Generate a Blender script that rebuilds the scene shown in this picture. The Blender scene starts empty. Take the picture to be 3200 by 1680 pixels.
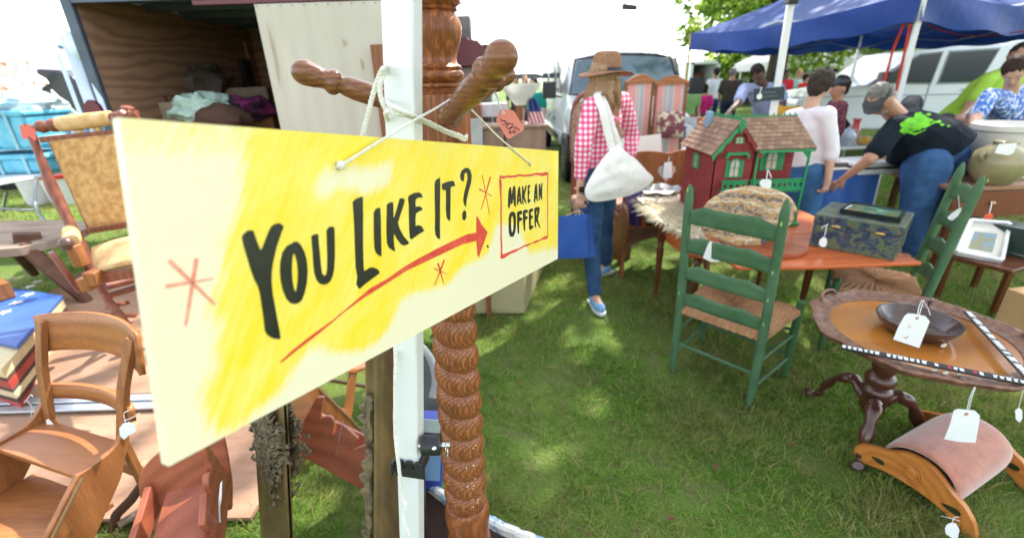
import bpy, math, random
import numpy as np
from mathutils import Vector as V, Matrix, noise as mnoise
from mathutils.geometry import tessellate_polygon
R = math.radians
rnd = random.Random(7)
SC = bpy.context.scene
COL = SC.collection

# ---------------------------------------------------------------- camera, light, exposure
CAMZ, FPX = 1.6, 1422.0
pitch, roll = R(22.5), R(1.8)
cF = V((0, math.cos(pitch), -math.sin(pitch)))
r0 = V((1, 0, 0)); u0 = r0.cross(cF)
cR = r0 * math.cos(roll) - u0 * math.sin(roll)
cU = r0 * math.sin(roll) + u0 * math.cos(roll)
cam_d = bpy.data.cameras.new('camera')
cam = bpy.data.objects.new('camera', cam_d); COL.objects.link(cam)
cam.matrix_world = Matrix(((cR.x, cU.x, -cF.x, 0), (cR.y, cU.y, -cF.y, 0), (cR.z, cU.z, -cF.z, CAMZ), (0, 0, 0, 1)))
cam_d.sensor_width = 36; cam_d.lens = FPX / 3200 * 36
cam_d.clip_start = 0.05; cam_d.clip_end = 2000
cam_d.dof.use_dof = True; cam_d.dof.focus_distance = 0.92; cam_d.dof.aperture_fstop = 3.0
SC.camera = cam
SUN_EL, SUN_AZ = R(52), R(40)          # azimuth clockwise from +Y
world = bpy.data.worlds.new('World'); SC.world = world; world.use_nodes = True
wn = world.node_tree; wn.nodes.clear()
sky = wn.nodes.new('ShaderNodeTexSky'); sky.sky_type = 'NISHITA'; sky.sun_disc = False
sky.sun_elevation = SUN_EL; sky.sun_rotation = SUN_AZ; sky.air_density = 1.0; sky.dust_density = 1.2; sky.ozone_density = 1.0
hs = wn.nodes.new('ShaderNodeHueSaturation'); hs.inputs['Saturation'].default_value = 0.38
bg = wn.nodes.new('ShaderNodeBackground'); bg.inputs['Strength'].default_value = 0.15
wo = wn.nodes.new('ShaderNodeOutputWorld')
wn.links.new(sky.outputs[0], hs.inputs['Color']); wn.links.new(hs.outputs[0], bg.inputs[0]); wn.links.new(bg.outputs[0], wo.inputs[0])
sun_d = bpy.data.lights.new('sun', 'SUN'); sun_d.energy = 2.5; sun_d.angle = R(0.6); sun_d.color = (1, .95, .88)
sun = bpy.data.objects.new('sun', sun_d); COL.objects.link(sun)
sdir = V((math.sin(SUN_AZ) * math.cos(SUN_EL), math.cos(SUN_AZ) * math.cos(SUN_EL), math.sin(SUN_EL)))
sun.rotation_euler = sdir.to_track_quat('Z', 'Y').to_euler(); sun.location = (0, 0, 30)
SC.view_settings.view_transform = 'Standard'; SC.view_settings.look = 'None'
SC.view_settings.gamma = 1; SC.view_settings.exposure = 2.1; SC.view_settings.use_curve_mapping = False

# ---------------------------------------------------------------- surveying: points of the place from the photograph
def ray(px, py): return cF + cR * ((px - 1600) / FPX) - cU * ((py - 840) / FPX)
def gr(px, py, z=0.0):
    d = ray(px, py); return V((0, 0, CAMZ)) + d * ((z - CAMZ) / d.z)
def at(px, py, y):
    d = ray(px, py); return V((0, 0, CAMZ)) + d * (y / d.y)

# ---------------------------------------------------------------- materials
MC = {}
def hexc(c): return c if len(c) == 4 else (*c, 1)
def nt(name):
    m = bpy.data.materials.new(name); m.use_nodes = True
    t = m.node_tree; b = t.nodes['Principled BSDF']; return m, t, b
def lk(t, a, b): t.links.new(a, b)
def coords(t, stretch=(1, 1, 1), rot=(0, 0, 0), kind='Object'):
    tc = t.nodes.new('ShaderNodeTexCoord'); mp = t.nodes.new('ShaderNodeMapping')
    mp.inputs['Scale'].default_value = stretch; mp.inputs['Rotation'].default_value = rot
    lk(t, tc.outputs[kind], mp.inputs[0]); return mp.outputs[0]
def noisen(t, vec, scale, detail=4, rough=.6, dist=0):
    n = t.nodes.new('ShaderNodeTexNoise'); n.inputs['Scale'].default_value = scale
    n.inputs['Detail'].default_value = detail; n.inputs['Roughness'].default_value = rough; n.inputs['Distortion'].default_value = dist
    if vec is not None: lk(t, vec, n.inputs['Vector'])
    return n.outputs['Fac']
def ramp(t, fac, stops):
    r = t.nodes.new('ShaderNodeValToRGB'); lk(t, fac, r.inputs[0]); e = r.color_ramp.elements
    while len(e) < len(stops): e.new(.5)
    for i, (p, c) in enumerate(stops): e[i].position = p; e[i].color = hexc(c)
    return r.outputs[0]
def mix(t, f, a, b, mode='MIX'):
    m = t.nodes.new('ShaderNodeMix'); m.data_type = 'RGBA'; m.blend_type = mode
    for k, s in ((0, f), (6, a), (7, b)):
        if hasattr(s, 'is_output'): lk(t, s, m.inputs[k])
        else: m.inputs[k].default_value = s if k == 0 else hexc(s)
    return m.outputs[2]
def mathn(t, op, a, b=0.0, c=None):
    m = t.nodes.new('ShaderNodeMath'); m.operation = op
    for k, s in enumerate((a, b, c)):
        if s is None: continue
        if hasattr(s, 'is_output'): lk(t, s, m.inputs[k])
        else: m.inputs[k].default_value = s
    return m.outputs[0]
def bumpn(t, b, h, s, d=.01):
    n = t.nodes.new('ShaderNodeBump'); n.inputs['Strength'].default_value = s; n.inputs['Distance'].default_value = d
    lk(t, h, n.inputs['Height']); lk(t, n.outputs[0], b.inputs['Normal'])
def dk(c, k): return tuple(x * k for x in c[:3])
def mat(name, c, c2=None, rough=.6, scale=6, stretch=(1, 1, 1), bump=.15, bd=.004, metal=0, detail=5, lo=.35, hi=.65, spec=.5, coat=0, trans=0, sheen=0):
    if name in MC: return MC[name]
    m, t, b = nt(name)
    v = coords(t, stretch); f = noisen(t, v, scale, detail)
    lk(t, ramp(t, f, [(lo, c), (hi, c2 if c2 else dk(c, .72))]), b.inputs['Base Color'])
    b.inputs['Roughness'].default_value = rough; b.inputs['Metallic'].default_value = metal
    b.inputs['Specular IOR Level'].default_value = spec if rough < .7 else min(spec, .12)
    if coat: b.inputs['Coat Weight'].default_value = coat; b.inputs['Coat Roughness'].default_value = .15
    if sheen: b.inputs['Sheen Weight'].default_value = sheen
    if trans:
        tb = t.nodes.new('ShaderNodeBsdfTranslucent'); tb.inputs[0].default_value = hexc(c)
        ms = t.nodes.new('ShaderNodeMixShader'); ms.inputs[0].default_value = trans
        lk(t, b.outputs[0], ms.inputs[1]); lk(t, tb.outputs[0], ms.inputs[2])
        lk(t, ms.outputs[0], t.nodes['Material Output'].inputs[0])
    if bump: bumpn(t, b, noisen(t, v, scale * 4, 3), bump, bd)
    MC[name] = m; return m
def wood(name, c, c2, axis='Z', scale=1.0, rough=.4, coat=.0, ring=14, dist=3, pore=.5, bump=.12):
    """long-grained timber: warped growth bands, fine pores, slow tone change"""
    if name in MC: return MC[name]
    m, t, b = nt(name)
    s = {'X': (.12, 1, 1), 'Y': (1, .12, 1), 'Z': (1, 1, .12)}[axis]
    v = coords(t, tuple(k * scale for k in s))
    w = t.nodes.new('ShaderNodeTexWave'); w.wave_type = 'RINGS'; w.rings_direction = axis
    w.inputs['Scale'].default_value = ring; w.inputs['Distortion'].default_value = dist; w.inputs['Detail'].default_value = 3; w.inputs['Detail Scale'].default_value = 1.6
    lk(t, v, w.inputs[0])
    v2 = coords(t, tuple(k * scale * (1 if k == 1 else .35) for k in s))
    p = noisen(t, v2, 260, 2, .5)
    big = noisen(t, v, 3, 3)
    base = ramp(t, w.outputs['Fac'], [(.1, c), (.95, c2)])
    base = mix(t, ramp(t, p, [(.42, (pore,) * 3), (.56, (0, 0, 0))]), base, dk(c2, .35))
    base = mix(t, mathn(t, 'MULTIPLY', big, .55), base, dk(c, 1.35) if max(c) < .7 else c)
    lk(t, base, b.inputs['Base Color']); b.inputs['Roughness'].default_value = rough; b.inputs['Specular IOR Level'].default_value = .3
    if coat: b.inputs['Coat Weight'].default_value = coat * .7; b.inputs['Coat Roughness'].default_value = .22
    bumpn(t, b, mathn(t, 'ADD', w.outputs['Fac'], mathn(t, 'MULTIPLY', p, .8)), bump, .0015)
    MC[name] = m; return m
def plain(name, c, rough=.5, metal=0, emit=None, alpha=None, spec=.5):
    return mat(name, c, dk(c, .88), rough=rough, metal=metal, bump=.04, scale=9, spec=spec)

# ---------------------------------------------------------------- mesh building
def frame(z, x=None):
    z = V(z).normalized(); x = V(x) if x is not None else (V((1, 0, 0)) if abs(z.x) < .8 else V((0, 1, 0)))
    y = z.cross(x).normalized(); x = y.cross(z).normalized(); return x, y, z
class MB:
    def __init__(s): s.v = []; s.f = []
    def add(s, vs, fs):
        o = len(s.v); s.v += [tuple(p) for p in vs]; s.f += [tuple(i + o for i in q) for q in fs]; return s
    def box(s, c, d, rz=0, M=None):
        x, y, z = d[0] / 2, d[1] / 2, d[2] / 2; m = M or Matrix.Rotation(rz, 3, 'Z'); c = V(c)
        return s.add([c + m @ V((a * x, b * y, e * z)) for e in (-1, 1) for a, b in ((-1, -1), (1, -1), (1, 1), (-1, 1))],
                     [(3, 2, 1, 0), (4, 5, 6, 7), (0, 1, 5, 4), (1, 2, 6, 5), (2, 3, 7, 6), (3, 0, 4, 7)])
    def beam(s, a, b, w, h, up=(0, 0, 1), w2=None, h2=None):
        a, b = V(a), V(b); z = (b - a).normalized(); y = V(up) - z * z.dot(V(up))
        if y.length < 1e-4: y = V((0, 1, 0)) - z * z.y
        y.normalize(); x = y.cross(z); w2 = w2 or w; h2 = h2 or h; vs = []
        for p, ww, hh in ((a, w, h), (b, w2, h2)):
            vs += [p + x * (i * ww / 2) + y * (j * hh / 2) for i, j in ((-1, -1), (1, -1), (1, 1), (-1, 1))]
        return s.add(vs, [(3, 2, 1, 0), (4, 5, 6, 7), (0, 1, 5, 4), (1, 2, 6, 5), (2, 3, 7, 6), (3, 0, 4, 7)])
    def tube(s, pts, r, n=8, cap=True, flat=1.0, closed=False, up=None):
        pts = [V(p) for p in pts]; m = len(pts); rs = r if isinstance(r, (list, tuple)) else [r] * m
        o = len(s.v); x = None
        for i, p in enumerate(pts):
            if closed: d = pts[(i + 1) % m] - pts[i - 1]
            else: d = pts[min(i + 1, m - 1)] - pts[max(i - 1, 0)]
            d.normalize()
            if x is None: x, y, _ = frame(d, up)
            else:
                x = x - d * x.dot(d)
                if x.length < 1e-6: x = frame(d)[0]
                x.normalize(); y = d.cross(x)
            for k in range(n):
                a = 2 * math.pi * k / n; s.v.append(tuple(p + (x * math.cos(a) + y * math.sin(a) * flat) * rs[i]))
        for i in range(m if closed else m - 1):
            j = (i + 1) % m
            for k in range(n): s.f.append((o + i * n + k, o + i * n + (k + 1) % n, o + j * n + (k + 1) % n, o + j * n + k))
        if cap and not closed:
            s.f.append(tuple(o + k for k in reversed(range(n)))); s.f.append(tuple(o + (m - 1) * n + k for k in range(n)))
        return s
    def lathe(s, a, b, prof, n=24, x=None):
        a, b = V(a), V(b); d = b - a; fx, fy, _ = frame(d, x); o = len(s.v)
        for t, r in prof:
            for k in range(n):
                q = 2 * math.pi * k / n; s.v.append(tuple(a + d * t + (fx * math.cos(q) + fy * math.sin(q)) * max(r, 1e-4)))
        for i in range(len(prof) - 1):
            for k in range(n): s.f.append((o + i * n + k, o + i * n + (k + 1) % n, o + (i + 1) * n + (k + 1) % n, o + (i + 1) * n + k))
        s.f.append(tuple(o + k for k in reversed(range(n)))); s.f.append(tuple(o + (len(prof) - 1) * n + k for k in range(n)))
        return s
    def ball(s, c, r, n=14, M=None):
        r = r if isinstance(r, (tuple, list)) else (r, r, r); c = V(c); o = len(s.v); h = n // 2
        for i in range(h + 1):
            th = math.pi * i / h
            for k in range(n):
                ph = 2 * math.pi * k / n
                p = V((r[0] * math.sin(th) * math.cos(ph), r[1] * math.sin(th) * math.sin(ph), r[2] * math.cos(th)))
                s.v.append(tuple(c + (M @ p if M else p)))
        for i in range(h):
            for k in range(n): s.f.append((o + i * n + (k + 1) % n, o + i * n + k, o + (i + 1) * n + k, o + (i + 1) * n + (k + 1) % n))
        return s
    def prism(s, pts, o, x, y, th, hole=None):
        """2-D outline in the plane (o; x, y), thickness th along x cross y"""
        o, x, y = V(o), V(x), V(y); z = x.cross(y).normalized() * th
        loops = [[V((p[0], p[1], 0)) for p in pts]] + ([[V((p[0], p[1], 0)) for p in hole]] if hole else [])
        tri = tessellate_polygon(loops); flat = [p for l in loops for p in l]; n = len(flat)
        A = [o + x * p.x + y * p.y for p in flat]; fs = []
        for q in tri:
            a, b, c = (flat[i] for i in q); q = q if (b - a).cross(c - a).z > 0 else q[::-1]
            fs += [tuple(i + n for i in q), tuple(reversed(q))]
        k0 = 0
        for l in loops:
            m = len(l); ar = sum(l[i].x * l[(i + 1) % m].y - l[(i + 1) % m].x * l[i].y for i in range(m)) > 0
            if k0: ar = not ar
            for i in range(m):
                a, b = k0 + i, k0 + (i + 1) % m
                fs.append((a, b, b + n, a + n) if ar else (b, a, a + n, b + n))
            k0 += m
        return s.add(A + [p + z for p in A], fs)
    def grid(s, nu, nv, fn, cu=False, flip=False):
        o = len(s.v)
        for j in range(nv):
            for i in range(nu): s.v.append(tuple(fn(i / (nu if cu else nu - 1), j / (nv - 1))))
        for j in range(nv - 1):
            for i in range(nu if cu else nu - 1):
                q = (o + j * nu + i, o + j * nu + (i + 1) % nu, o + (j + 1) * nu + (i + 1) % nu, o + (j + 1) * nu + i)
                s.f.append(q[::-1] if flip else q)
        return s
    def mesh(s, name, M=None):
        me = bpy.data.meshes.new(name); vs = s.v if M is None else [tuple(M @ V(p)) for p in s.v]
        me.from_pydata(vs, [], s.f); me.validate(); me.update(); return me
FRM = {}
def inv(parent):
    return FRM[parent.name].inverted() if parent is not None and parent.name in FRM else None
def build(mb, name, m, parent=None, world=True, bevel=0, smooth=False, thick=0, sub=0, seg=2, label=None, ang=40):
    M = inv(parent) if world else None
    me = mb.mesh(name, M); o = bpy.data.objects.new(name, me); COL.objects.link(o)
    me.materials.append(m)
    if smooth or bevel or sub:
        me.polygons.foreach_set('use_smooth', [True] * len(me.polygons))
    if thick:
        k = o.modifiers.new('solid', 'SOLIDIFY'); k.thickness = thick; k.offset = 0
    if bevel:
        k = o.modifiers.new('bevel', 'BEVEL'); k.width = bevel; k.segments = seg; k.limit_method = 'ANGLE'; k.angle_limit = R(35); k.harden_normals = False
    if sub:
        k = o.modifiers.new('sub', 'SUBSURF'); k.levels = k.render_levels = sub
    if (smooth or bevel) and not sub:
        k = o.modifiers.new('wn', 'WEIGHTED_NORMAL'); k.keep_sharp = True
        try: me.set_sharp_from_angle(angle=R(ang))
        except Exception: pass
    if parent is not None:
        o.parent = parent
        if parent.name in FRM: FRM[o.name] = FRM[parent.name]
    if label: o['label'] = label
    return o
def tag(o, label, cat, group=None, kind=None):
    o['label'] = label; o['category'] = cat
    if group: o['group'] = group
    if kind: o['kind'] = kind
    return o
def thing(name, label, cat, loc=(0, 0, 0), rz=0, group=None):
    o = bpy.data.objects.new(name, None); COL.objects.link(o); o.empty_display_size = .1
    o.location = loc; o.rotation_euler = (0, 0, rz); tag(o, label, cat, group)
    FRM[o.name] = Matrix.Translation(V(loc)) @ Matrix.Rotation(rz, 4, 'Z'); return o
def single(mb, name, m, label, cat, base=None, group=None, **kw):
    """a thing that is one mesh; its origin goes to its base"""
    if base is None:
        a = np.array(mb.v); base = (a[:, 0].mean(), a[:, 1].mean(), a[:, 2].min())
    base = V(base); mb.v = [tuple(V(p) - base) for p in mb.v]
    o = build(mb, name, m, None, **kw); o.location = base; FRM[o.name] = Matrix.Translation(base)
    return tag(o, label, cat, group)
def kind(o, k): o['kind'] = k; return o
def bez(P, n=12):
    """smooth curve through points (Catmull-Rom)"""
    P = [V(p) for p in P]; Q = [P[0] * 2 - P[1]] + P + [P[-1] * 2 - P[-2]]; out = []
    for i in range(1, len(Q) - 2):
        for k in range(n):
            t = k / n; a, b, c, d = Q[i - 1], Q[i], Q[i + 1], Q[i + 2]
            out.append(((b * 2) + (c - a) * t + (a * 2 - b * 5 + c * 4 - d) * t * t + (b * 3 - a - c * 3 + d) * t ** 3) * .5)
    return out + [P[-1]]
def spline2(P, n=6): return [(p.x, p.y) for p in bez([(a[0], a[1], 0) for a in P], n)]
# ================================================================ SETTING: ground and grass
def ground_mat():
    m, t, b = nt('soil_and_turf'); v = coords(t)
    n1 = noisen(t, v, .9, 5); n2 = noisen(t, v, 9, 5); n3 = noisen(t, v, 60, 3)
    c = ramp(t, n1, [(.35, (.09, .14, .03)), (.55, (.13, .19, .04)), (.7, (.19, .19, .07))])
    c = mix(t, ramp(t, n2, [(.5, (0, 0, 0)), (.68, (.7,) * 3)]), c, (.19, .14, .09))
    c = mix(t, mathn(t, 'MULTIPLY', n3, .5), c, (.09, .17, .03))
    lk(t, c, b.inputs['Base Color']); b.inputs['Roughness'].default_value = .95; b.inputs['Specular IOR Level'].default_value = .1; bumpn(t, b, mathn(t, 'ADD', n2, n3), .8, .03); return m
def gz(x, y): return .012 * mnoise.noise(V((x * .9, y * .9, 0))) + .006 * mnoise.noise(V((x * 4, y * 4, 3)))
g = MB()
xs = [-400, -150, -60, -25] + [i * .5 for i in range(-24, 25)] + [25, 60, 150, 400]
ys = [-60, -20, -6] + [i * .5 for i in range(-6, 31)] + [20, 30, 50, 90, 200, 600]
g.grid(len(xs), len(ys), lambda u, w: (lambda X, Yy: (X, Yy, gz(X, Yy)))(xs[round(u * (len(xs) - 1))], ys[round(w * (len(ys) - 1))]))
ground = kind(build(g, 'ground', ground_mat(), smooth=True), 'structure')

def grass_mat():
    m, t, b = nt('grass_blades'); a = t.nodes.new('ShaderNodeAttribute'); a.attribute_name = 'tint'
    c = ramp(t, a.outputs['Fac'], [(0, (.05, .15, .02)), (.35, (.13, .32, .035)), (.68, (.28, .46, .06)), (.88, (.46, .42, .15)), (1, (.56, .42, .22))])
    tc = coords(t, kind='Object'); n = noisen(t, tc, 1.3, 4)
    c = mix(t, mathn(t, 'MULTIPLY', ramp(t, n, [(.42, (0, 0, 0)), (.62, (1, 1, 1))]), .62), c, (.34, .28, .12))
    lk(t, c, b.inputs['Base Color']); b.inputs['Roughness'].default_value = .55; b.inputs['Specular IOR Level'].default_value = .3
    tb = t.nodes.new('ShaderNodeBsdfTranslucent'); lk(t, c, tb.inputs[0]); ms = t.nodes.new('ShaderNodeMixShader'); ms.inputs[0].default_value = .5
    lk(t, b.outputs[0], ms.inputs[1]); lk(t, tb.outputs[0], ms.inputs[2]); lk(t, ms.outputs[0], t.nodes['Material Output'].inputs[0]); return m
def blades(name, zones, seed, m):
    rg = np.random.default_rng(seed); P = []; Hh = []; Wd = []
    for (x0, x1, y0, y1, dens, h, w) in zones:
        n = int((x1 - x0) * (y1 - y0) * dens); p = rg.uniform((x0, y0), (x1, y1), (n, 2))
        k = (p[:, 0] < p[:, 1] * 1.3 + 1.0)
        cl = np.sin(p[:, 0] * 3.1 + np.sin(p[:, 1] * 2.3) * 2) * np.cos(p[:, 1] * 2.7 + np.sin(p[:, 0] * 1.9) * 2)
        bare = np.sin(p[:, 0] * 5.3 + 2 + np.sin(p[:, 1] * 3.7)) * np.sin(p[:, 1] * 4.1 + np.cos(p[:, 0] * 4.3) * 1.5); k &= rg.random(n) < .70 + .25 * cl - .55 * (bare > .55)
        p = p[k]; P.append(p); tf = np.sin(p[:, 0] * 23 + np.sin(p[:, 1] * 17) * 2) * np.sin(p[:, 1] * 21 + np.cos(p[:, 0] * 19) * 2); Hh.append(rg.gamma(6, h / 6, len(p)) * (1 + .25 * cl[k] + .45 * tf)); Wd.append(np.full(len(p), w))
    P = np.vstack(P); H = np.hstack(Hh); W = np.hstack(Wd); n = len(P); a = rg.uniform(0, 2 * np.pi, n); la = rg.uniform(0, 2 * np.pi, n)
    ln = H * rg.uniform(.25, 1.5, n); wx, wy = np.cos(a) * W / 2, np.sin(a) * W / 2
    z0 = .012 * np.sin(P[:, 0] * 2) * np.cos(P[:, 1] * 2) * .3 - .006
    v = np.zeros((n, 5, 3)); b = np.c_[P, z0]
    v[:, 0] = b + np.c_[wx, wy, 0 * wx]; v[:, 1] = b - np.c_[wx, wy, 0 * wx]
    mid = b + np.c_[np.cos(la) * ln * .35, np.sin(la) * ln * .35, H * .62]; v[:, 2] = mid + np.c_[wx, wy, 0 * wx] * .8; v[:, 3] = mid - np.c_[wx, wy, 0 * wx] * .8
    v[:, 4] = b + np.c_[np.cos(la) * ln, np.sin(la) * ln, H * rg.uniform(.75, 1, n)]
    me = bpy.data.meshes.new(name); me.vertices.add(n * 5); me.vertices.foreach_set('co', v.ravel())
    i = np.arange(n) * 5; lv = np.stack([i + 1, i, i + 2, i + 3, i + 3, i + 2, i + 4], 1).ravel()
    me.loops.add(n * 7); me.loops.foreach_set('vertex_index', lv.astype(np.int32)); me.polygons.add(n * 2)
    me.polygons.foreach_set('loop_start', (np.arange(n)[:, None] * 7 + np.array([0, 4])).ravel().astype(np.int32))
    me.update(calc_edges=True)
    t = np.clip(rg.normal(.44, .26, n) + .12 * np.sin(P[:, 0] * 23 + np.sin(P[:, 1] * 17) * 2) * np.sin(P[:, 1] * 21 + np.cos(P[:, 0] * 19) * 2) + .2 * np.sin(P[:, 0] * 1.7 + 1) * np.sin(P[:, 1] * 2.1), 0, 1); t[rg.random(n) < .05] = 1
    at_ = me.attributes.new('tint', 'FLOAT', 'POINT'); at_.data.foreach_set('value', np.repeat(t, 5).astype(np.float32))
    me.materials.append(m); o = bpy.data.objects.new(name, me); COL.objects.link(o); return o
gm = grass_mat()
lawn = blades('grass', [(-2.3, 2.7, .6, 2.3, 30000, .031, .0032), (-4.6, -2.3, .2, 2.3, 7000, .034, .003), (-4.5, 5.5, 2.3, 4.5, 13000, .036, .0036), (-9, 9, 4.5, 9, 2600, .045, .008)], 3, gm)
tag(lawn, 'short patchy green lawn with dry straw blades', 'grass', kind='stuff')
# fallen leaves
lm = mat('dead_leaf', (.16, .075, .045), (.11, .065, .035), rough=.8, scale=20)
for k in range(9):
    x = rnd.uniform(-.1, 2.0); y = rnd.uniform(1.0, 2.6); s_ = rnd.uniform(.012, .024); a = rnd.uniform(0, 6.3)
    b = MB(); c, s = math.cos(a), math.sin(a)
    pl = [(-1, 0), (-.4, .45), (.3, .5), (1, 0), (.3, -.5), (-.4, -.4)]
    mid = b.add([(x + (c * u - s * w) * s_, y + (s * u + c * w) * s_, .03 + abs(w) * s_ * .5 + rnd.uniform(0, .004)) for u, w in pl], [(0, 1, 2, 3), (0, 3, 4, 5)])
    single(b, 'dead_leaf', lm, 'curled brown dead leaf lying on the lawn', 'leaf', group='dead leaves scattered on the lawn', thick=.0008)

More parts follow.
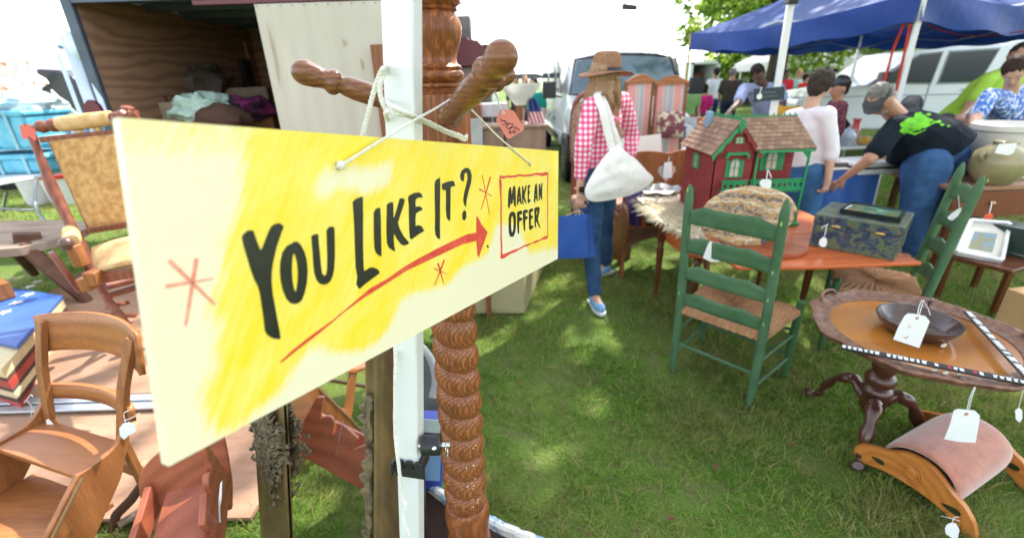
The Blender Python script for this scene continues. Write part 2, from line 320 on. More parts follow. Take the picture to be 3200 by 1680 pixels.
# ================================================================ SIGN
SO = V((-.28506401, .35573582, 1.58306704)); SU = V((.43575158, .88518204, -.16301323)); SV = V((.00330148, -.18268304, -.98316632))
SN = V((.90006092, -.4278781, .08252683))            # out of the painted face
def sp(u, v, d=0): return SO + SU * u + SV * v + SN * d
SIGN_BLACK = [
 ('letter',[(77.7,100.2),(79.2,97.5),(83.9,94.6),(86.7,94.4),(89.5,95.1),(90.3,99.6),(92.2,108.4),(93.6,114.1),(95.4,114.4),(98.6,109.4),(105.1,99.1),(108.9,94),(112.5,91.8),(118.2,91.2),(120.6,92.9),(122.8,95.3),(118.8,101.6),(111.8,113.9),(105.5,128.2),(102,139),(100.6,147.7),(99.8,160.4),(100.4,176.3),(100.9,191.1),(101.4,202.1),(101.2,208.2),(95.6,206.1),(91.1,202.8),(87.3,198.3),(86.1,193.6),(86.6,183.9),(86.8,167.3),(86.8,155.8),(86.1,149.3),(83.7,142.5),(81.5,132.1),(79.6,118.4),(78,107.4)],None),
 ('letter',[(111.9,138.5),(113.8,129.8),(117.5,121.3),(123.9,115.2),(130.2,113.6),(132.7,112.3),(136.5,112.8),(139.9,116.4),(143.4,124.5),(145.2,134.4),(144.4,146.7),(141.4,158.6),(136.9,168.6),(132.4,175.1),(128,177.4),(122.6,177),(118.4,174.5),(114.7,169),(112,159.6),(111.2,148.8)],[(126.4,134.8),(128.3,127.2),(130.5,123.6),(132.1,126.5),(133.2,134.8),(132.5,145.5),(130.3,155.9),(127.3,164.1),(125.5,164.6),(124.6,160),(124.3,150.5),(125.1,142.6)]),
 ('letter',[(155.6,109.6),(160,108),(164.4,108.8),(163.6,119.4),(163.2,133.5),(162.7,144.8),(163.1,153.5),(165.5,155.8),(168.5,155.9),(171.3,149.4),(173.6,135.4),(175.4,118.4),(176.9,105.8),(181,102.7),(186.5,102.9),(187.9,105.7),(186.3,120),(183.8,137.2),(180.7,151.4),(177.1,159.5),(172.9,164.2),(167.9,166),(163.2,165.7),(158.5,163.3),(155.2,158.9),(153.4,151.4),(153.2,141.5),(154.3,129.1),(154.8,118.1)],None),
 ('letter',[(221.1,77.4),(226.9,74),(235.6,72.3),(238,73.2),(234.8,97.5),(230.6,126.7),(228.2,146.8),(227.1,159.4),(227.6,163.8),(232.5,162.9),(238.4,161.3),(243.9,162.3),(251.5,166.3),(255.1,171.8),(242.1,175.6),(227.9,179.7),(216.5,183.7),(212.7,177.2),(215.7,168.1),(214.6,155.3),(216.9,130.8),(219.1,109.6),(220.3,91.5)],None),
 ('letter',[(254.9,93.6),(258.7,89.5),(263.6,87.8),(267.1,89),(266.1,103.6),(263.8,124.1),(260.9,151),(256.1,148.5),(251.7,144.4),(249.8,137.6),(251.2,122.4),(253,107.3)],None),
 ('letter',[(280.8,85.6),(285.2,83.3),(291.3,82.5),(293.2,85.2),(292.1,93.1),(291.1,103.4),(294.1,102.6),(301.6,89.9),(308.2,78.9),(314.6,79.2),(317.9,81.6),(314.5,88.2),(306.6,99.8),(299.1,111.5),(301.8,119.8),(308.9,131.1),(319.8,142.1),(314.9,143.9),(308.3,143.9),(302.2,141.2),(295.7,134),(290.7,125.4),(289,125.6),(287.6,132.9),(287.6,142.4),(288.8,148.8),(283.7,146.5),(277.3,142.1),(274.3,134.9),(275.3,120.4),(277.6,104.9),(279.6,94.6)],None),
 ('letter',[(325.9,79.3),(329.2,76.1),(340.8,73.3),(351.3,73.1),(356.5,75.5),(359.2,80.7),(349.2,80.5),(343.2,81.9),(341.3,84.6),(340.7,92.7),(350,93.1),(355,95.3),(356.6,98.4),(348,100.1),(339.9,102.9),(337.9,111.3),(337.2,120.6),(343.1,119.5),(351.2,122.2),(357,129.9),(343.9,132.6),(325.7,137.9),(322.7,135.1),(323,123.8),(324.7,104.3),(326.6,89.1)],None),
 ('letter',[(392.7,61.8),(396.5,56.8),(406.8,53.6),(406.3,64.6),(402.7,90.4),(398.8,120.9),(395.9,147.9),(390.5,145.6),(385.8,140.2),(384.7,131.6),(388,110.5),(390.2,83.4)],None),
 ('letter',[(411.6,63.3),(423.8,61),(441.4,59.2),(447,61.4),(448.4,68.2),(438.9,68.2),(435.1,70.5),(432.7,89.3),(430.3,105.1),(427.7,122.8),(422.8,120.4),(418.8,115.2),(418.7,100.9),(421,85.4),(422,72.2),(414,73.4),(411.8,68.7)],None),
 ('letter',[(466.4,52.3),(471.9,44.3),(482,39.8),(493.4,39.6),(500.3,43.8),(503.7,53.1),(500.1,64.9),(489.8,79.6),(482.5,92.7),(480.5,99.3),(479.3,104.3),(474.5,100.5),(472.2,92),(476.6,80.6),(485.7,66),(491,56.2),(489.8,48.6),(484.4,46.7),(480,49.3),(476.4,61.6),(469.3,59.7)],None),
 ('letter',[(474.5,109.4),(478.9,114.4),(478,122.8),(472.7,126.7),(467.3,125.1),(466.2,118.3),(469.4,111.9)],None),
 ('ink_spot',[(546,183.5),(549.3,181.2),(554.7,187),(550,186.4)],None),
 ('letter',[(652.7,79.9),(658.9,78.7),(661.5,87.5),(661.2,100.5),(669.6,80.6),(674.4,76.8),(678.8,77.4),(681.7,85.6),(681.1,103.2),(679.6,113.5),(681.5,120.3),(675.6,119.1),(671.5,112.9),(670.2,99.6),(663.7,112.3),(659.4,114.1),(654.8,108.7),(651.7,117.2),(648.7,121.3),(643.5,116.5),(644.8,103.7),(648,89.6)],None),
 ('letter',[(698.9,79.7),(703.7,79.4),(705.6,88.2),(707.3,100.4),(710.9,117),(704.7,115.3),(702.1,110.6),(694.8,110.4),(691.4,117.3),(686.5,115.5),(688.2,102.2),(692.8,89.1)],[(698.7,96.8),(701,105.2),(695.2,105.3)]),
 ('letter',[(715.4,80.4),(720,78.6),(722,82.9),(722.1,92.1),(735.3,78.6),(739.9,79.1),(738,83.7),(728.6,97),(727,103.1),(736.6,116.5),(731.1,116.5),(721.8,106.6),(718.8,107.2),(720.2,119.3),(715.7,117.7),(713.7,103.8)],None),
 ('letter',[(747,79.1),(754.2,77.7),(759.7,80.2),(758.7,83.3),(752.2,84.3),(751.7,91.3),(757.3,92.4),(755.4,96.2),(750.8,99.1),(749.7,110),(759.3,110.2),(759.9,113.9),(747.5,118.5),(743.9,113.5),(745,96.4)],None),
 ('letter',[(791.3,78),(797.4,76.6),(800.2,86.4),(801,102.8),(801.9,117.9),(796.7,116.4),(794.5,110.2),(789.3,110.5),(784.5,120.5),(779.2,116),(782.4,98.5),(786.6,85.8)],[(791.8,97.4),(794.8,104.9),(788.8,105.3)]),
 ('letter',[(812.1,77.9),(818.2,79),(823.7,93.3),(828.2,76.8),(832.8,75.8),(831.3,94.5),(828.8,115.5),(824.3,114.2),(816.9,102),(814.9,106.9),(814.3,116.5),(809.2,113.2),(809.8,95)],None),
 ('letter',[(643.7,149.8),(645.3,138.3),(651.3,130.9),(659.9,128.9),(670.2,130.2),(676.8,135.5),(678.5,146.2),(676.5,162.5),(672.1,174.1),(664.5,180.6),(655.8,181.3),(647.5,177.9),(643.1,170.2),(642.6,159.9)],[(655,143.7),(658.2,138.2),(663,137.9),(666.8,142),(667.3,153.9),(665,165.6),(660.3,171.8),(655.6,170.4),(653.8,162.7),(653.6,152.4)]),
 ('letter',[(685.9,133.4),(693.3,131.1),(706.2,130.7),(711.5,134.2),(710.4,139.1),(698.3,137.9),(696.7,144.3),(708.8,146.6),(711.9,150.5),(702.7,152.6),(694.6,153.2),(693,164.5),(691.8,180.1),(686.3,175.9),(685.2,162.1),(685.6,146.9)],None),
 ('letter',[(716.5,133.1),(723.2,130.9),(736.8,131),(743.2,134.7),(741.4,138.5),(729.6,138.2),(728.4,145.2),(738.5,146.5),(741.4,150.4),(733.3,152.7),(726.6,153.6),(723.7,178),(718.2,173.9),(716,156.4)],None),
 ('letter',[(748.8,134.5),(754.7,131.8),(767,130.9),(773.1,134.2),(770.7,138),(759.1,138.6),(758.6,146.6),(768,147.5),(771.6,151.4),(765.6,153.7),(758,155.4),(757.1,169),(768.7,170.4),(772.6,175),(753.6,179.5),(747.8,174.4),(748.2,156.7)],None),
 ('letter',[(780.7,132.4),(792.4,130.4),(809.9,131.5),(813.2,136.8),(808.1,146.4),(799.4,158.9),(805.5,169.7),(814.7,180.9),(808,179.3),(795.5,166.9),(788.8,161.9),(786.1,177.8),(780.3,173.4),(781.1,153.7)],[(792.8,139.2),(798.9,138.6),(797.6,146.2),(791.1,153.1)]),
]
SIGN_RED = [
 ('arrow_shaft',[(98,233.1),(116.4,227.7),(139.1,221.4),(158.7,215.6),(188.8,205.3),(223.5,196.6),(266.2,188.7),(309.5,180.3),(354.9,176.1),(409.4,171),(460.8,166.4),(511,167.1),(512.4,152.8),(477,151.4),(427.3,156.6),(382.6,162),(339.4,168.1),(305.4,173.8),(269.2,182.5),(234.6,187.8),(204.2,198.5),(171,209.5),(139.8,217.1),(115.5,224.2),(97.6,231.4)],None),
 ('arrow_head',[(513.8,123.9),(517.3,124.6),(530.4,140),(551.9,157.8),(534.3,177.3),(514.7,197.9),(510.7,194.6),(509.5,174.4),(510.7,151.1)],None),
 ('star_stroke',[(541.6,52.2),(551.5,88.5),(562,126.3),(563.5,126.3),(553.2,88.5),(543.1,52.1)],None),
 ('star_stroke',[(570.6,56),(550.5,85.3),(531.2,113.8),(532.6,114.1),(554,85.9),(575.9,56.8)],None),
 ('star_stroke',[(527.5,77.8),(551,84.9),(575.9,92.3),(576.7,91.6),(552.7,83.6),(529.7,76)],None),
 ('star_stroke',[(384.6,184.6),(391.3,202.8),(398.5,221.5),(399.6,221.5),(394.3,202.9),(388.8,184.7)],None),
 ('star_stroke',[(402.7,181.8),(387.3,199.7),(372.6,217.3),(373.5,217.8),(390,200.9),(406.7,183.5)],None),
 ('star_stroke',[(374.5,191.5),(393,199.7),(412.5,208.3),(412.9,207.9),(394,198.7),(375.9,190)],None),
 ('star_stroke',[(12.6,110.8),(26.7,132.3),(42.4,155.7),(44,154.5),(29,130.6),(15,108.9)],None),
 ('star_stroke',[(33.4,111.6),(24.4,139),(15.6,166.3),(17.4,167.3),(26.9,140.2),(36.4,112.7)],None),
 ('star_stroke',[(7.6,131.5),(25.8,132.2),(45.7,132.7),(45.7,131.3),(25.9,129.8),(7.7,128.6)],None),
 ('border_stroke',[(608.9,57.6),(612.8,54.4),(628.2,56),(647.5,55),(660.7,56),(681.2,55.4),(706.3,53.7),(732.3,55.9),(771.9,54.1),(801.4,52.2),(832.2,53.3),(855.4,51.7),(875.4,52.8),(873.2,57),(864.5,58.6),(836.4,61),(814.1,58.4),(792.6,57.1),(763.4,59.7),(728.2,59.6),(706,57.7),(680.9,60),(660.3,60.2),(647.2,59.2),(627.8,61),(615.4,60.4)],None),
 ('border_stroke',[(608.7,60.3),(616.9,61.2),(618.6,72.9),(615.7,92),(615.7,114.3),(612.8,133.6),(611.9,154.7),(609.8,175.8),(611,190.3),(609.3,210.3),(600.6,216),(604.5,196.5),(603.9,175),(607.2,151.3),(607.8,126.2),(611.7,102.8),(609,84.8),(608.3,71.1)],None),
 ('border_stroke',[(609.3,210.3),(634.8,210.3),(669.3,209.4),(687.3,210.8),(713.9,208),(737.4,208.8),(762,209),(787.8,207.9),(809.9,209.1),(828.4,206.9),(852.3,205.8),(862.9,207.3),(862.6,213.2),(851.8,214.1),(823.5,211.4),(796.3,212.5),(783,213.9),(761.9,210.7),(737.1,214.1),(721.4,211.6),(690.8,213.7),(668.9,215.5),(644.5,215),(624.2,218.1),(609.6,218.8),(601.2,216.8)],None),
 ('border_stroke',[(872.3,57),(866.5,57.2),(866.3,80.8),(863.1,106.4),(864.6,134.2),(860.9,158.4),(863,185.1),(860.4,207.9),(865.8,208.6),(866,185.4),(866.3,158.9),(869.4,134.6),(867.4,106.6),(870.6,80.9)],None),
]
YELLOW=[(112.1,4.6),(181.1,0.6),(314.2,-2),(529,-2.9),(997.7,-6.3),(1006.5,257.7),(741.9,233.6),(683.3,154.4),(592,144.2),(546.3,199),(453.7,203.3),(414.6,222.1),(354.8,217.4),(294.1,214),(259.8,252.3),(224.1,261.9),(172.4,250.1),(141.2,226.3),(116,237.4),(90.4,262.1),(30.2,275.1),(21.6,262.2),(22.2,227.7),(40.7,212.8),(37.5,188.7),(58.6,172.8),(35.1,161.9),(57.4,134.7),(58.7,105.6),(83,72.1),(92.2,39.7)]
CREAM=[(159.3,57.1),(187.3,32.2),(263.2,34.4),(311.4,18.7),(293.4,62.8),(250.2,75.7),(206,63.7),(169.1,79.1)]

def inpoly(P, x, y):
    r = np.zeros(x.shape, bool); n = len(P)
    for i in range(n):
        x0, y0 = P[i]; x1, y1 = P[i - 1]
        if y0 == y1: continue
        r ^= ((y0 > y) != (y1 > y)) & (x < (x1 - x0) * (y - y0) / (y1 - y0) + x0)
    return r
def sign_mat():
    m, t, b = nt('sign_paint'); a = t.nodes.new('ShaderNodeAttribute'); a.attribute_name = 'paint'
    uvn = t.nodes.new('ShaderNodeAttribute'); uvn.attribute_name = 'suv'
    def streak(ang, sx, sy, det=3):
        mp = t.nodes.new('ShaderNodeMapping'); mp.vector_type = 'TEXTURE'; mp.inputs['Rotation'].default_value = (0, 0, R(ang)); mp.inputs['Scale'].default_value = (sx, sy, 1)
        lk(t, uvn.outputs['Vector'], mp.inputs[0]); return noisen(t, mp.outputs[0], 1, det, .65)
    s1 = streak(-60, .10, .0060, 5); s2 = streak(-25, .07, .0035, 4); s3 = streak(0, .16, .0016, 3); big = streak(-40, .12, .05, 3)
    f = mathn(t, 'ADD', a.outputs['Fac'], mathn(t, 'MULTIPLY', mathn(t, 'SUBTRACT', s1, .5), .95))
    f = mathn(t, 'ADD', f, mathn(t, 'MULTIPLY', mathn(t, 'SUBTRACT', s2, .5), .38))
    msk = ramp(t, f, [(.22, (0, 0, 0)), (.46, (.42,) * 3), (.66, (.85,) * 3), (.85, (1, 1, 1))])
    deep = mix(t, ramp(t, mathn(t, 'ADD', mathn(t, 'MULTIPLY', big, .7), mathn(t, 'MULTIPLY', s1, .45)), [(.42, (0, 0, 0)), (.66, (1, 1, 1))]), (.87, .75, .17), (.90, .68, .03))
    cream = mix(t, s3, (.80, .73, .47), (.85, .80, .60))
    c = mix(t, msk, cream, deep)
    lk(t, c, b.inputs['Base Color']); b.inputs['Roughness'].default_value = .38
    bumpn(t, b, mathn(t, 'ADD', s3, mathn(t, 'MULTIPLY', s1, .6)), .22, .0012); return m
def make_sign():
    T = thing('painted_sign', 'yellow and cream painted board lettered YOU LIKE IT? MAKE AN OFFER, roped to a post', 'sign', tuple(sp(.47, .28)))
    NU, NV = 240, 72
    rad = .008
    b = MB()
    def face(u, v):
        U = u * .95 - .0156 * (v); Vv = v * .279
        return sp(U, Vv, 0)
    b.grid(NU, NV, face, flip=True)
    o = len(b.v); b.grid(NU, NV, lambda u, v: face(u, v) - SN * .011)
    n1 = NU * NV
    ring = [i for i in range(NU)] + [j * NU + NU - 1 for j in range(1, NV)] + [(NV - 1) * NU + i for i in range(NU - 2, -1, -1)] + [j * NU for j in range(NV - 2, 0, -1)]
    for i in range(len(ring)):
        p, q = ring[i], ring[(i + 1) % len(ring)]; b.f.append((q, p, p + n1, q + n1))
    # round the corners a little
    def rc(U, Vv):
        return U, Vv
    ob = build(b, 'board', sign_mat(), T); me = ob.data
    gu, gv = np.meshgrid(np.linspace(0, 1, NU), np.linspace(0, 1, NV)); X = (gu * .95 - .0156 * gv) * 1000; Yy = gv * 279
    m = inpoly(YELLOW, X, Yy).astype(float) * 1.22; m[inpoly(CREAM, X, Yy)] = .15
    m[(X > 700) & (m > .5)] = .78; m[(Yy < 30) & (X < 330)] = np.maximum(m[(Yy < 30) & (X < 330)], .42)
    for _ in range(18):   # soften the blend of wet paint
        p = np.pad(m, 1, mode='edge'); m = (p[1:-1, 1:-1] * 2 + p[:-2, 1:-1] + p[2:, 1:-1] + p[1:-1, :-2] + p[1:-1, 2:]) / 6
    nv = len(me.vertices); pa = me.attributes.new('paint', 'FLOAT', 'POINT'); uv = me.attributes.new('suv', 'FLOAT_VECTOR', 'POINT')
    pv = np.r_[m.ravel(), np.zeros(nv - m.size)]; pa.data.foreach_set('value', pv.astype(np.float32))
    uu = np.c_[np.r_[X.ravel(), X.ravel()] / 1000, np.r_[Yy.ravel(), Yy.ravel()] / 1000, np.zeros(nv)]; uv.data.foreach_set('vector', uu.ravel().astype(np.float32))
    k = mat('black_sign_enamel', (.010, .011, .008), (.018, .019, .014), rough=.35, scale=60, bump=.08)
    r = mat('red_sign_enamel', (.62, .045, .03), (.74, .10, .06), rough=.35, scale=50, bump=.08, stretch=(1, 1, 1))
    pr = mat('dry_red_brush', (.80, .20, .14), (.86, .42, .30), rough=.4, scale=160, bump=.08)
    for lst, mt, d in ((SIGN_BLACK, k, .0009), (SIGN_RED, r, .0006)):
        for nm, P, hole in lst:
            q = MB(); q.prism([(a / 1000, -c / 1000) for a, c in P], sp(0, 0, -.0003), SU, -SV, d + .0003, [(a / 1000, -c / 1000) for a, c in hole] if hole else None)
            build(q, nm, pr if nm == 'star_stroke' and P[0][0] < 200 else mt, T)
    # drilled holes: darker eyelets
    for u, v in ((.2048, .0349), (.7604, .0331)):
        q = MB(); c = sp(u, v); pts = [c + (SU * math.cos(a) + SV * math.sin(a)) * .0042 + SN * .0006 for a in [i * math.pi / 8 for i in range(16)]]
        q.tube(pts, .0011, 6, closed=True); build(q, 'hole_rim', mat('raw_hole_wood', (.55, .42, .25)), T, smooth=True)
    return T
SIGN = make_sign()
# ================================================================ OAK HALL TREE, TENT LEG, ROPE
oak = wood('turned_oak', (.31, .10, .032), (.12, .034, .012), 'Z', 1.0, rough=.42, coat=.25, ring=30, dist=4.5, pore=.75, bump=.35)
oakdark = wood('peg_oak', (.22, .085, .03), (.13, .045, .018), 'X', 1.3, rough=.34, coat=.45, ring=26, dist=4, pore=.6, bump=.3)
def twisted(mb, pts, r, pitch=None, n=6, strands=3):
    pts = bez(pts, 14); pitch = pitch or r * 5.5; d = 0; P = [[] for _ in range(strands)]; x = None
    for i, p in enumerate(pts):
        t = (pts[min(i + 1, len(pts) - 1)] - pts[max(i - 1, 0)]).normalized()
        if x is None: x, y, _ = frame(t)
        else: x = (x - t * x.dot(t)).normalized(); y = t.cross(x)
        if i: d += (p - pts[i - 1]).length
        for k in range(strands):
            a = 2 * math.pi * (k / strands + d / pitch); P[k].append(p + (x * math.cos(a) + y * math.sin(a)) * r * .5)
    for q in P: mb.tube(q, r * .62, n)
def dense(pts, step):
    pts = [V(p) for p in pts]; out = []
    for a, b in zip(pts, pts[1:]):
        n = max(1, int((b - a).length / step)); out += [a.lerp(b, k / n) for k in range(n)]
    return out + [pts[-1]]
pa, pb = at(1376, 400, .87), at(1466, 1677, .87)
pd = (pb - pa) / (pb.z - pa.z)
def pc(z): return pa + pd * (z - pa.z)
base = pc(0)
HT = thing('hall_tree', 'turned oak hall tree with rope-twist post and round-ended pegs behind the yellow sign', 'coat rack', tuple(base))
def zy(py): return at(1370, py, .87).z
sq0, sq1 = zy(930), zy(292)
b = MB(); b.beam(pc(sq0), pc(sq1), .086, .086, up=(.35, .94, 0)); build(b, 'square_block', oak, HT, bevel=.004)
prof = [(292, .040), (286, .041), (283, .037), (276, .036), (272, .041), (266, .0425), (260, .0405), (257, .037), (254, .040), (246, .0465), (236, .0485), (226, .0465), (219, .042), (216, .044), (210, .045), (205, .0425), (200, .038), (190, .0365), (178, .0365), (160, .039), (130, .0445), (105, .0475), (85, .048), (66, .0455), (50, .041), (42, .0385), (38, .037), (34, .0415), (28, .042), (24, .0395), (18, .043), (8, .048), (-4, .0475), (-14, .043), (-24, .034), (-60, .026), (-90, .03), (-120, .04), (-160, .043), (-200, .03), (-220, .002)]
b = MB(); z0, z1 = zy(292), zy(-220)
b.lathe(pc(z0), pc(z1), [((zy(y) - z0) / (z1 - z0), r) for y, r in prof], 48); build(b, 'turned_top', oak, HT, smooth=True, ang=60)
s0, s1 = zy(1565), zy(945); PITCH = .0625
b = MB(); NZ = 420; NA = 40
def spiral(u, v):
    z = s0 + (s1 - s0) * v; a = u * 2 * math.pi; ph = a + 2 * math.pi * z / PITCH
    k = min(1, (1 - v) * 30, v * 14 + .05); r = (.0560 - .0060 * v) * (.76 + .24 * abs(math.sin(ph / 2)) ** .55); r = r * k + .046 * (1 - k)
    return pc(z) + V((math.cos(a) * r, math.sin(a) * r, 0))
b.grid(NA, NZ, spiral, cu=True); tw = wood('twisted_oak', (.34, .12, .042), (.12, .034, .012), 'Z', 1.0, rough=.38, coat=.3, ring=95, dist=1.6, pore=.8, bump=.3)
build(b, 'rope_twist_post', tw, HT, smooth=True, ang=80)
b = MB(); r_ = random.Random(12)
for k in range(16):
    z = s0 + (s1 - s0) * (.05 + .33 * r_.random()); a = R(-62 + r_.uniform(-16, 20)); ph = a + 2 * math.pi * z / PITCH; p = spiral(a / (2 * math.pi) % 1, (z - s0) / (s1 - s0)); b.ball(p, (.0012 + .002 * r_.random(), .0012, .0015 + .003 * r_.random()), 6)
kind(build(b, 'paint_flecks', plain('cream_fleck', (.62, .52, .34)), HT), 'stuff')
lo = [(1565, .046), (1572, .054), (1590, .058), (1610, .0585), (1632, .056), (1640, .047), (1650, .052), (1680, .058), (1740, .060)]
b = MB(); z0, z1 = zy(1740), zy(1565)
b.lathe(pc(z0), pc(z1), [((zy(y) - z0) / (z1 - z0), r) for y, r in reversed(lo)], 40); build(b, 'turned_collar', oak, HT, smooth=True, ang=60)
b = MB(); b.beam(pc(.09), pc(z0 + .002), .092, .092, up=(.35, .94, 0)); build(b, 'base_block', oak, HT, bevel=.004)
for k in range(4):
    a = R(20 + 90 * k); d = V((math.cos(a), math.sin(a), 0)); b = MB()
    b.prism([(0, .03), (.02, .13), (.07, .12), (.13, .05), (.22, .035), (.235, 0), (.19, 0), (.12, .02), (.05, .035)], pc(0) + d * .045 - d.cross(V((0, 0, 1))) * -.014, d, V((0, 0, 1)), .028); build(b, 'foot', oak, HT, bevel=.003)
def peg(root, tip, s=1.0):
    root, tip = V(root), V(tip); L = (tip - root).length
    P = [(-.06, .008), (-.055, .017), (0, .0195), (.05, .0185), (.075, .0165), (.085, .0175), (.12, .0165), (.25, .0175), (.42, .0205), (.55, .0205), (.63, .018), (.665, .0155), (.68, .0195), (.70, .0225), (.73, .0235), (.755, .0215), (.77, .0180), (.80, .0172), (.84, .0185)]
    rb = .0225; c = .93
    P = [p for p in P if p[0] <= .77] + [(.80, .0176), (.83, .0190), (.86, .0208)] + [(c - math.cos(a) * rb / L, max(rb * math.sin(a), .0004)) for a in [math.pi * (.42 + .58 * k / 10) for k in range(11)]]
    b = MB(); b.lathe(root, tip, [(t, r * s) for t, r in P], 28)
    return build(b, 'peg', oakdark, HT, smooth=True, ang=85)
peg(at(1403, 366, .800), at(1583, 160, .655), 1.0)
peg(pc(at(1376, 345, .87).z) + V((-.03, -.01, 0)), at(925, 218, .80), .88)
peg(pc(at(1376, 330, .87).z) + V((.03, .02, 0)), at(1588, 228, 1.03), .95)
peg(pc(at(1376, 330, .87).z) + V((-.005, .04, 0)), pc(1.60) + V((-.06, .26, .05)), .95)
# ---- our own tent, whose leg stands in front of the post
alu = mat('white_tent_leg', (.78, .80, .80), (.70, .73, .74), rough=.28, metal=0, scale=3, bump=.02, coat=.4)
blackp = mat('black_plastic', (.012, .013, .015), (.02, .021, .024), rough=.42, scale=30, bump=.1)
chrome = mat('bright_steel', (.72, .73, .75), (.6, .61, .63), rough=.18, metal=1, bump=0)
canvas_w = mat('white_canopy_cloth', (.80, .81, .82), (.74, .75, .77), rough=.8, trans=.55, scale=2)
la, lb = at(1256, 0, .715), at(1288, 1680, .73); ld = (lb - la) / (lb.z - la.z)
def pl(z): return la + ld * (z - la.z)
TENT = thing('canopy_tent', 'white tent leg in front of the oak post, its white canopy spread overhead', 'tent', tuple(pl(0)))
EZ = 2.28
legA = (pl(0), pl(EZ)); B0 = at(2430, 266, 4.05); B1 = at(2472, 6, 4.05); bd_ = (B1 - B0) / (B1.z - B0.z)
legB = (B0 + bd_ * (0 - B0.z), B0 + bd_ * (EZ - B0.z))
side = V((legB[1].y - legA[1].y, -(legB[1].x - legA[1].x), 0)).normalized() * 3.0
legC = (legB[0] + side, legB[1] + side); legD = (legA[0] + side, legA[1] + side)
for a, c, w in ((legA[0], legA[1], .046), (legB[0], legB[1], .05), (legC[0], legC[1], .046), (legD[0], legD[1], .046)):
    b = MB(); b.beam(a, c, w, w * .8, up=(.22, .975, 0)); build(b, 'leg', alu, TENT, bevel=.004, seg=3)
    b = MB(); b.box(a + V((0, 0, .004)), (.11, .11, .008)); build(b, 'foot_plate', chrome, TENT)
# locking collar, knob, pull ring
cz0, cz1 = at(1288, 1462, .72).z, at(1288, 1425, .72).z
zc = (cz0 + cz1) / 2; tabs = [(-.031, -.020), (.031, -.020), (.031, .014), (.026, .022), (.014, .022), (.0115, .016), (.0115, .002), (.0085, .002), (.0085, .016), (.006, .022), (-.006, .022), (-.0085, .016), (-.0085, .002), (-.0115, .002), (-.0115, .016), (-.014, .022), (-.026, .022), (-.031, .014)]
b = MB(); b.prism(tabs, pl(zc) + V((.004, -.0225, 0)), V((.975, -.22, 0)), V((0, 0, 1)), .006); build(b, 'locking_collar', blackp, TENT, bevel=.0015)
for s_ in (-1, 1):
    b = MB(); b.beam(pl(zc - .02) + V((s_ * .0285, 0, 0)), pl(zc + .015) + V((s_ * .0285, 0, 0)), .006, .046, up=(.22, .975, 0)); build(b, 'collar_cheek', blackp, TENT, bevel=.0015)
kc = at(1350, 1388, .705)
b = MB(); b.lathe(kc + V((-.020, 0, 0)), kc + V((.018, 0, 0)), [(0, .019), (.05, .021), (.95, .021), (1, .019)], 28); build(b, 'knob', blackp, TENT, smooth=True)
b = MB(); b.lathe(kc + V((-.026, 0, -.002)), kc + V((.036, 0, -.002)), [(0, .0055), (1, .0055)], 16); build(b, 'locking_pin', chrome, TENT, smooth=True)
b = MB(); b.tube([kc + V((.028, math.cos(a) * .012, -.014 + math.sin(a) * .018)) for a in [i * math.pi / 10 for i in range(20)]], .0013, 8, closed=True); build(b, 'pull_ring', chrome, TENT, smooth=True)
b = MB(); b.lathe(kc + V((.008, -.0185, .009)), kc + V((.009, -.0235, .012)), [(0, .0045), (.8, .0042), (1, .002)], 12); build(b, 'screw', chrome, TENT, smooth=True)
# canopy: four hips to a peak with a short valance
cs = [legA[1], legB[1], legC[1], legD[1]]; pk = sum(cs, V((0, 0, 0))) / 4 + V((0, 0, .95)); cen = pk.copy(); cen.z = EZ
b = MB(); E4 = [c + (c - cen).normalized() * .06 for c in cs]
for i in range(4):
    p, q = E4[i], E4[(i + 1) % 4]
    b.grid(14, 10, lambda u, v: p.lerp(q, u).lerp(pk, v) - V((0, 0, .09 * math.sin(math.pi * v) + .05 * math.sin(math.pi * u) * (1 - v))))
build(b, 'canopy', canvas_w, TENT, smooth=True)
b = MB()
for i in range(4):
    p, q = E4[i], E4[(i + 1) % 4]
    b.grid(30, 3, lambda u, v: p.lerp(q, u) - V((0, 0, .05 * math.sin(math.pi * u) - .03 + .14 * v)) + (p.lerp(q, u) - cen).normalized() * .012 * math.sin(u * 30) * v)
build(b, 'valance', canvas_w, TENT, smooth=True)
# leg B head bracket and a lowered truss bar
hb = at(2474, 5, 4.03); b = MB(); b.box(hb + V((0, 0, .03)), (.075, .075, .10)); build(b, 'corner_bracket', blackp, TENT, bevel=.008)
for i in range(4):
    p, q = cs[i], cs[(i + 1) % 4]
    if i in (0, 1): continue
    for z0_, z1_ in ((-.02, -.28), (-.28, -.02)):
        b = MB(); m_ = p.lerp(q, .5); b.beam(p + V((0, 0, z0_)), m_ + V((0, 0, z1_)), .012, .024); b.beam(m_ + V((0, 0, z0_)), q + V((0, 0, z1_)), .012, .024); build(b, 'truss_bar', alu, TENT)
b = MB(); w0, w1 = at(1431, 14, .88), at(1560, -18, 1.5); w2, w3 = at(1850, -8, 2.2), at(1945, 20, 2.3)
b.tube(bez([w0, w1, w2, w3, at(1962, 24, 2.3)]), .0016, 6); build(b, 'guy_wire', mat('grey_wire', (.12, .13, .14), rough=.4, metal=.6, bump=0), TENT, smooth=True)
b = MB(); b.beam(at(1945, 21, 2.3), at(1990, 25, 2.3), .02, .022, w2=.012, h2=.018); build(b, 'wire_hook', mat('dark_iron', (.03, .035, .045), rough=.5), TENT, bevel=.004)
